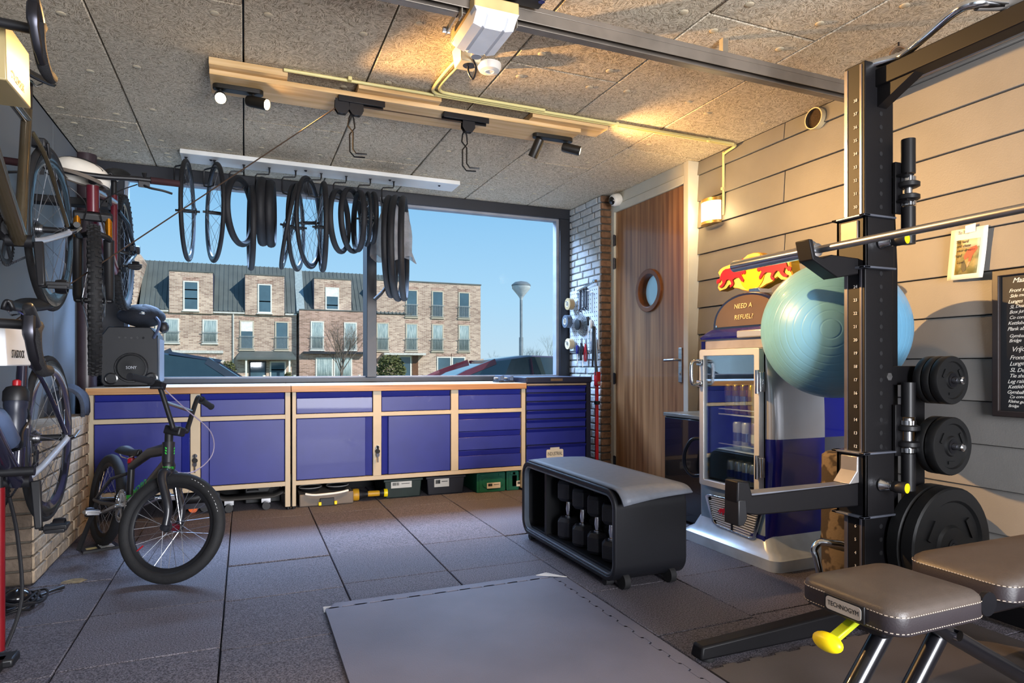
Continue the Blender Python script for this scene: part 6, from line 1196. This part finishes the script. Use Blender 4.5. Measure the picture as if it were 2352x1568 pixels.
# ================================================================ chalk board, signed card, wall pipe
t = thing('chalk_board', 'black chalkboard with a handwritten training list in a dark frame on the siding', 'board', (3.03, 1.5, .79)); bx = XR - .014; ya, yb_, z0, z1 = 1.782, 1.18, .79, 1.425
MB().frame([(-ya, z0), (-yb_, z0), (-yb_, z1), (-ya, z1)], [(-ya + .026, z0 + .026), (-yb_ - .026, z0 + .026), (-yb_ - .026, z1 - .026), (-ya + .026, z1 - .026)], (bx, 0, 0), U, Vv, .022).build('frame', mat('dark_wood_frame', '#2a2322', .4), t, bevel=.003); MB().box((bx - .006, yb_ + .02, z0 + .02), (bx, ya - .02, z1 - .02)).build('slate', mat('chalk_slate', '#1b1b1e', .6, var=.15), t)
CH = mat('chalk', '#d9d6cf', .9); b = MB()
rows = [(1.375, .030, 'Maandag'), (1.332, .022, 'Front squat'), (1.309, .020, 'Side mov.'), (1.285, .022, 'Lunges'), (1.262, .020, 'SL Deadlift'), (1.240, .021, 'Box jump'), (1.217, .020, 'Co cond.'), (1.193, .021, 'Kettlebell'), (1.168, .022, 'Plank ab'), (1.138, .020, 'Gymball'), (1.117, .020, 'Bridge'), (1.080, .030, 'Vrijdag'), (1.045, .026, 'Front squat'), (1.018, .025, 'Lunge'), (.992, .025, 'SL Deadlift'), (.967, .023, 'Tie shuf.'), (.942, .023, 'Leg raise'), (.919, .022, 'Kettlebell'), (.897, .021, 'Gymball'), (.876, .018, 'Co cond.'), (.858, .018, 'Kleine gum'), (.838, .017, 'Bridge')]
for z, s, w in rows:
    vs, fs = glyphs(w, s, .0002, .35, .92); x0_ = min(p.x for p in vs); yy = 1.722 + (-.015 if s > .028 else R.uniform(-.006, .006)); sl = R.uniform(-.02, .06)
    b.add([V((bx - .0065 - p.z, yy - (p.x - x0_), z + p.y + (p.x - x0_) * sl)) for p in vs], fs)
b.build('handwriting', CH, t, flat=True, fix=False)
t = thing('signed_card', 'white signed card with a picture of a rider in red taped to the siding', 'poster', (3.04, 1.9, 1.4)); cxp = XR - .02
cd_ = [onx(2186, 530, cxp), onx(2271, 516, cxp), onx(2263, 637, cxp), onx(2177, 645, cxp)]
def cpt(u, v): a = cd_[0].lerp(cd_[1], u); c2 = cd_[3].lerp(cd_[2], u); p = a.lerp(c2, v); return p + V((-.002 - .012 * v * v * (.4 + u), 0, 0))
MB().grid(lambda u, v: cpt(u, v), 8, 10).build('paper', mat('card_white', '#e6dfd0', .6, var=.03), t, solid=.0008)
def cpoly(name, pts, m, d):
    vs = [cpt(u, v) + V((-d, 0, 0)) for u, v in pts]; MB().add(vs, [tuple(range(len(vs)))]).build(name, m, t, flat=True, solid=.0004)
MB().grid(lambda u, v: cpt(.2 + .62 * u, .22 + .68 * v) + V((-.0012, 0, 0)), 6, 6).build('photo', mat('photo_field', '#9a8a55', .6, scale=26, col2='#6e6a3c', edge=(.4, .6)), t, solid=.0004)
MB().grid(lambda u, v: cpt(.32 + .5 * u, .22 + .16 * v) + V((-.002, 0, 0)), 6, 3).build('photo_sky', mat('photo_sky', '#d8c9a0', .6), t, solid=.0003)
cpoly('rider', [(.42, .56), (.5, .44), (.62, .38), (.74, .36), (.78, .42), (.7, .5), (.66, .54), (.62, .66), (.56, .66), (.56, .56), (.46, .62)], mat('rider_red', '#c22f1c', .5), .0026)
cpoly('rider_leg', [(.56, .66), (.62, .66), (.58, .74), (.54, .78), (.52, .72)], mat('rider_skin', '#b98a66', .6), .0027); cpoly('bike_mark', [(.38, .66), (.44, .62), (.52, .76), (.5, .84), (.44, .86), (.38, .78)], mat('photo_dark', '#4a4632', .6), .0024)
hw_ = MB()
for i, (w, u, v) in enumerate((('To Thijs', .22, .08), ('Try hard', .18, .26), ('and chase', .2, .34), ('your dreams', .2, .43), ('hard', .18, .53), ('Love', .25, .66))):
    vs, fs = glyphs(w, .020, .0002, .3); x0_ = min(p.x for p in vs)
    uu = (cd_[1] - cd_[0]).normalized(); hw_.add([cpt(u, v) + uu * (p.x - x0_) * .8 + V((-.004 - p.z, 0, p.y)) for p in vs], fs)
hw_.build('handwriting', INK, t, flat=True, fix=False); cpoly('tape', [(.4, -.05), (.68, -.07), (.68, .09), (.4, .1)], mat('clear_tape', '#cfc8b4', .3), .004)
t = thing('wall_pipe', 'thin silver pipe along the siding just under the ceiling behind the rack', 'pipe', (3.03, 1.2, 2.4)); MB().cyl((3.025, 2.33, 2.415), (3.025, .2, 2.415), .011, n=10).build('pipe', STL, t)
for y in (2.25, 1.5, .7): MB().box((3.02, y, 2.40), (3.048, y + .02, 2.43)).build('clip', STL, t)
t = thing('strap_coil', 'small coiled strap hooked to the ceiling behind the pull-up handle', 'strap', (2.7, 2.1, 2.4)); c = ond(2064, 126, 2.95)
for k in range(3): MB().ring(c + V((.006 * k, .008 * k, 0)), (.6, .75, .1), .034 - .004 * k, .006, n=28, m=6, sy=1.6).build('loop', mat('brown_strap', '#5a4632', .7), t)
MB().cyl(c + V((0, 0, .03)), V((c.x, c.y, 2.5)), .004, n=6).build('hook', DSTL, t)
# ================================================================ floor pump, leads, booklet and stain at the left
t = thing('floor_pump', 'red floor pump with a round black gauge at the left edge, hose beside it', 'pump', (-.79, 2.62, 0)); px_, py_ = -.765, 2.66
MB().cyl((px_, py_, .05), (px_, py_, .60), .0175, n=16).build('barrel', mat('dark_red_pump', '#6e0e16', .3, coat=.3), t); MB().cyl((px_, py_, .60), (px_, py_, .64), .012, n=10).cyl((px_ - .12, py_, .65), (px_ + .1, py_, .65), .016, n=12).build('handle', BLK, t)
MB().box((px_ - .12, py_ - .04, 0), (px_ + .05, py_ + .04, .03)).build('base', BLK, t, bevel=.008); gc = V((-.757, 2.46, 0)); g = MB().lathe([(.05, 0), (.05, .055), (.046, .06), (.044, .056), (0, .056)], gc, n=32).build('gauge', BLK, t); MB().lathe([(0, .0565), (.043, .0565)], gc, n=32).build('dial', mat('dial_white', '#c9d2da', .3), g); MB().box((gc.x - .002, gc.y - .03, .057), (gc.x + .002, gc.y + .005, .0575)).build('needle', RED, g)
MB().beam((gc.x, gc.y, .015), (px_, py_, .015), .04, .03).build('base_bar', BLK, t); MB().tube(smooth([(px_ + .02, py_, .06), (px_ + .05, py_ + .05, .2), (px_ + .035, py_ + .06, .42), (px_ + .02, py_ + .03, .56)], 5), .006, n=8).build('hose', BLK, t)
t = thing('cable_coil', 'tangled black cable with an adapter on the floor by the plinth', 'cable', (-.86, 3.3, 0)); rg = random.Random(4); b = MB()
for k in range(6):
    c = V((-.865 + rg.uniform(-.02, .02), 3.26 + rg.uniform(-.03, .03), 0)); rx, ry, ph = rg.uniform(.05, .075), rg.uniform(.07, .11), rg.uniform(0, 6)
    b.tube([c + V((rx * math.cos(ph + 2 * PI * i / 24), ry * math.sin(ph + 2 * PI * i / 24), .01 + .012 * k * .6 + .008 * math.sin(3 * 2 * PI * i / 24 + k))) for i in range(24)], .005, n=6, loop=True)
b.build('cable', BLK, t); blob((-.87, 3.25, .05), .042, (1.1, 1.3, .8), 9, .1, 16, 10).build('adapter', GLOSSB, t); MB().tube(smooth([(-.82, 3.36, .012), (-.79, 3.41, .012), (-.755, 3.45, .012)], 3), [.006] * 5 + [.009] * 2, n=8).build('plug', BLK, t)
t = thing('small_carton', 'flat black card package with a gold square on the floor behind the bike wheel', 'package', (-.72, 4.1, 0)); a = V((-.80, 4.06, 0)); u = V((.93, .35, 0)).normalized(); v = V((-.35, .93, 0)).normalized()
MB().prism([(0, 0), (.17, 0), (.17, .13), (0, .13)], a, u, v, .012).build('sleeve', BLK, t); MB().prism([(.02, .025), (.07, .025), (.07, .065), (.02, .065)], a + V((0, 0, .012)), u, v, .0006).build('gold_square', mat('gold_print', '#b59a5e', .4), t)
b = MB()
for k in range(4): b.prism([(.085, .02 + k * .025), (.15, .02 + k * .025), (.15, .028 + k * .025), (.085, .028 + k * .025)], a + V((0, 0, .012)), u, v, .0005)
tag(b.build('print_lines', WINK, t), kind='stuff')
c = onz(170, 1334, 0.0005); rg = random.Random(2); q = MB().prism([((.03 + .012 * rg.random()) * math.cos(2 * PI * k / 14) * 1.3, (.03 + .02 * rg.random()) * math.sin(2 * PI * k / 14)) for k in range(14)], c, (1, 0, 0), (0, 1, 0), .001).build('dried_spill', mat('beige_spill', '#a08a62', .9, scale=40, col2='#6f6049')); tag(q, 'small beige dried spill on the rubber floor beside the plinth', 'stain')
# ================================================================ retro drinks fridge
t = thing('drinks_fridge', 'retro silver and blue glass door drinks fridge with a bull sign on top', 'fridge', (2.72, 2.735, 0))
SIL = mat('fridge_silver', '#b6bac2', .28, .55, var=.03); FBL = mat('fridge_blue', '#141a7a', .22, coat=.6, var=.04); FNV = mat('fridge_navy', '#10123c', .25, coat=.5); FGR = mat('fridge_side_grey', '#5b5d66', .35, .4); FLT = mat('fridge_base_pale', '#c3cdd6', .3, .3)
Yc = 2.735; XF = 2.405; XBk = 3.035
def P8(x0, x1, y0, y1, r, z): return [V((x, y, z)) for x, y in rrect(x0, y0, x1, y1, r, 6)]
MB().rings([P8(2.375, XBk, 2.372, 3.10, .05, 0), P8(2.375, XBk, 2.372, 3.10, .05, .055), P8(2.388, XBk, 2.385, 3.087, .05, .066), P8(2.392, XBk, 2.39, 3.082, .05, .072), P8(2.405, XBk, 2.43, 3.05, .05, .09), P8(2.425, XBk, 2.475, 3.02, .05, .15)]).build('base', FLT, t, ang=30)
# body: bowed sides, built as separate colour fields of the checkered livery
def side_y(z, s): k = (z - .65) / .55; return Yc + s * (.292 - .035 * k * k - (.03 if (s < 0 and z > 1.0) else 0))
def strip(x0, x1, z0, z1, s, m, name='side_field'):
    rs = []
    for i in range(7):
        z = z0 + (z1 - z0) * i / 6; y = side_y(z, s); yi = y - s * .02
        rs.append([V((x0, y, z)), V((x1, y, z)), V((x1, yi, z)), V((x0, yi, z))])
    MB().rings(rs).build(name, m, t, ang=25)
for s in (-1, 1):
    strip(2.50, 2.78, .64, 1.15, s, SIL if s < 0 else FBL); strip(2.78, XBk, .64, 1.15, s, FBL if s < 0 else SIL); strip(2.50, 2.78, .09, .64, s, FBL if s < 0 else SIL); strip(2.78, XBk, .09, .64, s, FGR if s < 0 else FBL)
def corner(z0, z1, s, m):
    rs = []
    for i in range(7):
        z = z0 + (z1 - z0) * i / 6; y = side_y(z, s); yd = Yc + s * .245; rs.append([V((2.50, y, z))] + [V((2.50 - .075 * math.sin(a), yd + (y - yd) * math.cos(a), z)) for a in [PI / 2 * k / 8 for k in range(1, 9)]] + [V((2.45, yd - s * .02, z)), V((2.50, y - s * .03, z))])
    MB().rings(rs).build('corner_field', m, t, ang=40)
for s in (-1, 1): corner(.64, 1.15, s, SIL if s < 0 else FBL); corner(.10, .64, s, FBL if s < 0 else SIL)
MB().box((2.47, Yc - .24, 1.10), (XBk, Yc + .24, 1.16)).box((XBk - .02, Yc - .24, .1), (XBk, Yc + .24, 1.16)).build('carcass', SIL, t)
# lower front and grille
MB().box((2.425, Yc - .245, .1), (2.46, Yc + .245, .335)).build('lower_front', mat('fridge_front_blue_grey', '#8ea4b8', .35, .2), t, bevel=.004)
MB().box((2.418, Yc - .245, .10), (2.426, Yc + .10, .15)).build('lower_band', FBL, t)
gq = [onx(1621, 1132, 2.42), onx(1758, 1162, 2.42), onx(1736, 1243, 2.42), onx(1640, 1203, 2.42)]
def gp(u, v): return gq[0].lerp(gq[1], u).lerp(gq[3].lerp(gq[2], u), v)
def gout(k, r=.12, n=5): return [gp(u, v) for u, v in rrect(k, k, 1 - k, 1 - k, r - k * .5, n)]
o_, i_ = gout(0), gout(.055); w = V((-.012, 0, 0)); vs = o_ + i_ + [p + w for p in o_] + [p + w for p in i_]; n = len(o_); fs = []
for i in range(n): j = (i + 1) % n; fs += [(i, i + n, j + n, j), (i + 2 * n, j + 2 * n, j + 3 * n, i + 3 * n), (i, j, j + 2 * n, i + 2 * n), (i + n, i + 3 * n, j + 3 * n, j + n)]
gr = MB().add(vs, fs).build('grille_frame', CHR, t, bevel=.002); MB().add([p for p in gout(.04)], [tuple(range(n))]).build('grille_back', BLK, gr, solid=.002)
SLW = mat('slat_white', '#dfe3e8', .35, .2)
for k in range(13):
    v = .075 + .85 * k / 12; ins = .07 if 1 < k < 11 else .12; a, b = gp(ins, v) + V((-.006, 0, 0)), gp(1 - ins, v) + V((-.006, 0, 0)); MB().beam(a, b, .012, .0058, up=(0, 0, 1)).build('grille_slat', SLW, gr)
MB().beam(gp(.5, .55) + V((-.012, 0, 0)), gp(.5, .93) + V((-.012, 0, 0)), .009, .012, up=(1, 0, 0)).build('grille_centre_bar', DSTL, gr)
# bull emblem: two charging bulls before a yellow sun
BULL = [(.0, .10), (.05, .20), (.13, .27), (.24, .30), (.38, .295), (.52, .33), (.64, .40), (.74, .40), (.80, .35), (.84, .40), (.88, .47), (.885, .39), (.87, .32), (.92, .27), (.97, .20), (.985, .13), (.94, .10), (.89, .13), (.85, .10), (.80, .12), (.86, .05), (.92, -.02), (.90, -.07), (.84, -.05), (.76, .03), (.68, .06), (.58, .05), (.50, .02), (.54, -.06), (.50, -.12), (.42, -.15), (.40, -.11), (.46, -.06), (.42, .0), (.34, .05), (.26, .04), (.20, -.04), (.12, -.10), (.02, -.12), (-.02, -.08), (.06, -.05), (.12, .0), (.08, .08), (.03, .07), (-.03, .0), (-.06, .03), (-.10, -.02), (-.13, .05), (-.07, .10), (-.03, .08)]
RBR = mat('bull_red', '#c01830', .35); RBY = mat('sun_yellow', '#f5b914', .35, var=.03); RBG = mat('sign_gold_edge', '#c98f1c', .4)
def emblem(parent, o, u, v, wv, W, th, frm=True):
    """W: width of one bull; o: centre"""
    o, u, v, wv = V(o), V(u), V(v), V(wv); sun = MB().prism([(.37 * W * math.cos(2 * PI * k / 40), .37 * W * math.sin(2 * PI * k / 40) + .03 * W) for k in range(40)], o + wv * .001, u, v, .002).build('sun', RBY, parent)
    if u.cross(v).dot(wv) < 0: pass
    for s in (-1, 1):
        pts = [(-1.0 * W + x * W * .84, (y - .06) * W * .98) for x, y in BULL]
        if s > 0: pts = [(-x, y) for x, y in pts][::-1]
        MB().prism(pts, o + wv * .004, u, v, th).build('bull', RBR, parent, flat=True)
uu, vv, ww = (0, -1, 0), (0, 0, 1), (-1, 0, 0)
ec = gp(.47, .42); emblem(gr, ec + V((-.014, 0, -.008)), uu, vv, ww, .082, .003)
# glass door
dy0, dy1, dz0, dz1 = Yc - .238, Yc + .222, .338, 1.102
dr_ = MB().frame(rrect(-dy1, dz0, -dy0, dz1, .012, 3), rrect(-dy1 + .036, dz0 + .034, -dy0 - .036, dz1 - .036, .006, 3), (2.425, 0, 0), uu, vv, .035).build('door', mat('door_satin_steel', '#ccd0d6', .3, .35, var=.03), t, bevel=.003)
MB().box((2.40, dy0 + .034, dz0 + .032), (2.404, dy1 - .034, dz1 - .034)).build('door_glass', glassy('fridge_glass', (.86, .93, .98), .11, fmul=.6), dr_)
MB().frame(rrect(-dy1 + .03, dz0 + .03, -dy0 - .03, dz1 - .03, .006, 3), rrect(-dy1 + .048, dz0 + .046, -dy0 - .048, dz1 - .048, .006, 3), (2.422, 0, 0), uu, vv, .01).build('door_gasket', DSTL, dr_)
for z in (.50, .93):
    h = MB().box((2.386, dy0 - .03, z - .05), (2.40, dy0 + .022, z + .05)).cyl((2.378, dy0 + .0, z - .06), (2.378, dy0 + .0, z + .06), .011, n=12).cyl((2.378, dy0 - .022, z - .05), (2.378, dy0 - .022, z + .05), .008, n=12).build('hinge', CHR, t, bevel=.002)
MB().tube(smooth([(2.39, dy1 - .012, 1.03), (2.345, dy1 - .008, 1.035), (2.33, dy1 - .008, 1.01), (2.33, dy1 - .008, .93), (2.345, dy1 - .008, .905), (2.39, dy1 - .012, .91)], 4), .010, n=10).build('door_handle', CHR, dr_)
for z in (1.03, .91): MB().box((2.378, dy1 - .034, z - .018), (2.394, dy1 + .012, z + .018)).build('handle_foot', CHR, dr_, bevel=.003)
MB().box((2.43, Yc - .245, .10), (2.47, dy0 + .01, 1.15)).build('hinge_post', DSTL, t)
# inside: lining, shelves
LIN = mat('fridge_lining', '#7f93a8', .4); MB().box((2.90, dy0 + .01, dz0), (2.92, dy1 - .01, dz1)).box((2.44, dy1 - .012, dz0), (2.9, dy1 - .002, dz1)).box((2.44, dy0 + .002, dz0), (2.9, dy0 + .012, dz1)).box((2.44, dy0, dz1 - .01), (2.9, dy1, dz1)).box((2.44, dy0, dz0), (2.9, dy1, dz0 + .015)).build('lining', LIN, t)
SHW = mat('shelf_wire', '#dfe4e8', .35); shz = (.545, .74)
for z in shz:
    b = MB().cyl((2.47, dy0 + .03, z), (2.47, dy1 - .07, z), .004, n=8).cyl((2.47, dy0 + .03, z + .03), (2.47, dy1 - .07, z + .03), .003, n=8).cyl((2.85, dy0 + .03, z), (2.85, dy1 - .07, z), .004, n=8)
    for k in range(24): y = dy0 + .03 + (dy1 - dy0 - .10) * k / 23; b.cyl((2.47, y, z), (2.85, y, z), .0022, n=5)
    b.build('shelf', SHW, t)
def can(label, y, x, z, r, h, m, m2, grp):
    q = thing('drinks_can', label, 'can', (x, y, z), 0, grp); MB().lathe([(r * .8, 0), (r, .008), (r, h - .014), (r * .82, h - .003)], (x, y, z), n=18).build('body', m, q); MB().lathe([(r * .83, h - .004), (r * .83, h), (r * .76, h - .002), (0, h - .002)], (x, y, z), n=18).build('lid', STL, q); MB().lathe([(r * 1.003, h * .3), (r * 1.003, h * .6)], (x, y, z), n=18, cap=False).build('band', m2, q)
CY = mat('can_yellow', '#c9a51e', .3, .5); CG = mat('can_gold', '#a88b3a', .3, .6); CS = mat('can_silver', '#b7c0ca', .25, .8); CB = mat('can_blue', '#2b3f9a', .3, .5); CW = mat('can_white', '#d5dbe2', .35, .2); CV = mat('can_violet', '#4b3f8a', .3, .4)
od = ('first', 'second', 'third', 'fourth', 'fifth', 'sixth')
for i in range(6): can('%s can from the left on the top fridge shelf, %s' % (od[i], ('gold', 'gold', 'pale gold', 'bright yellow', 'yellow', 'pale gold')[i]), dy1 - .10 - i * .06, 2.52, .745, .0265, .165, (CG, CG, CG, CY, CY, CG)[i], (CS, CS, CS, CG, CG, CS)[i], 'yellow cans on the top fridge shelf')
for i in range(4): can('%s tall can from the left on the middle fridge shelf, %s' % (od[i], ('white', 'white', 'violet', 'violet')[i]), dy1 - .17 - i * .068, 2.52, .55, .029, .155, (CW, CW, CV, CV)[i], (CS, CS, CW, CW)[i], 'cans on the middle fridge shelf')
for i in range(5): can('%s can from the left on the fridge floor, %s' % (od[i], 'blue with a dark band' if i == 4 else 'silver and blue'), dy1 - .14 - i * .058, 2.50, .354, .0262, .135, CB if i == 4 else CS, FNV if i == 4 else CB, 'cans on the fridge floor')
# head: band, domed crown, sign
MB().rings([P8(2.43, XBk, Yc - .25, Yc + .25, .05, 1.105), P8(2.43, XBk, Yc - .25, Yc + .25, .05, 1.16)]).build('head_panel', mat('head_grey', '#9a99a6', .3, .2), t, ang=30); MB().rings([P8(2.412, XBk, Yc - .275, Yc + .275, .06, 1.158), P8(2.408, XBk, Yc - .28, Yc + .28, .06, 1.17), P8(2.43, XBk, Yc - .265, Yc + .265, .06, 1.19), P8(2.47, XBk, Yc - .255, Yc + .25, .05, 1.215)]).build('blue_cornice', FBL, t, ang=30); MB().box((2.405, Yc - .283, 1.158), (2.55, Yc - .06, 1.196)).build('silver_cornice', SIL, t, bevel=.006)
cyc = 2.69; hw, hh = .27, .185; dome = [(hw * math.cos(PI * k / 28), hh * math.sin(PI * k / 28) ** .9) for k in range(29)]; o0 = V((2.60, cyc, 1.222))
MB().prism([(-hw, -.02), (hw, -.02)] + dome, o0 + V((.06, 0, 0)), uu, vv, .17).build('crown', FNV, t, bevel=.006)
ci = [(x * .9, max(0, y) * .88 + .006) for x, y in dome]; cr_ = MB().prism(ci, o0 + V((-.109, 0, 0)), uu, vv, .006).build('crown_panel', mat('copper_panel', '#8d6f55', .25, .7, var=.05), t)
text('lettering', 'NEED A', .036, o0 + V((-.1165, .02, .112)), uu, vv, mat('pale_gold_letter', '#e2cfa8', .35), cr_, ext=.002, space=1.1, shear=.15); text('lettering', 'REFUEL?', .036, o0 + V((-.1165, .015, .052)), uu, vv, MATS['pale_gold_letter'], cr_, ext=.002, space=1.1, shear=.15)
MB().cyl(o0 + V((-.11, hw * .86, .012)), o0 + V((-.118, hw * .86, .012)), .006, n=12).build('screw', CHR, cr_)
MB().box((2.53, cyc - .05, 1.40), (2.62, cyc + .03, 1.43)).build('sign_foot', CHR, t, bevel=.004)
sc_ = V((2.60, 2.70, 1.515)); W = .262
base = [(-1.0, -.28), (-.80, -.25), (-.70, -.17), (-.55, -.26), (-.40, -.29), (-.30, -.33), (-.15, -.37), (0, -.385), (.15, -.37), (.30, -.33), (.40, -.29), (.55, -.26), (.70, -.17), (.80, -.25), (1.0, -.28), (1.07, -.20), (1.02, -.05), (1.0, .05), (1.06, .14), (1.0, .2), (.9, .24), (.6, .28), (.34, .27), (.28, .33), (.15, .395), (0, .41), (-.15, .395), (-.28, .33), (-.34, .27), (-.6, .28), (-.9, .24), (-1.0, .2), (-1.06, .14), (-1.0, .05), (-1.02, -.05), (-1.07, -.20)]
sg = MB().prism([(x * W, y * W) for x, y in base], sc_ + V((.0, 0, 0)), uu, vv, .06).build('sign', RBG, t, bevel=.004); MB().prism([(x * W * .97, y * W * .96) for x, y in base], sc_ + V((-.06, 0, 0)), uu, vv, .003).build('sign_face', mat('sign_cream', '#e8c76a', .35), sg)
emblem(sg, sc_ + V((-.0635, 0, -.012)), uu, vv, ww, W * .95, .004)
# ================================================================ black appliance beside the fridge
t = thing('black_appliance', 'glossy black floor appliance with a hose loop left of the fridge', 'appliance', (2.8, 3.37, 0)); MB().box((2.60, 3.17, .02), (3.0, 3.575, .675)).build('body', GLOSSB, t, bevel=.01); MB().box((2.595, 3.165, .676), (3.0, 3.58, .70)).build('top_plate', mat('pale_green_grey_top', '#8b9596', .25), t, bevel=.004)
for x in (2.63, 2.96):
    for y in (3.2, 3.54): MB().cyl((x, y, 0), (x, y, .022), .018, n=12).build('foot', RUB, t)
MB().tube(smooth([(2.60, 3.20, .56), (2.56, 3.24, .55), (2.54, 3.28, .47), (2.55, 3.29, .38), (2.57, 3.24, .33), (2.60, 3.18, .34)], 5), .011, n=10).build('hose', mat('grey_black_hose', '#23262d', .3), t)
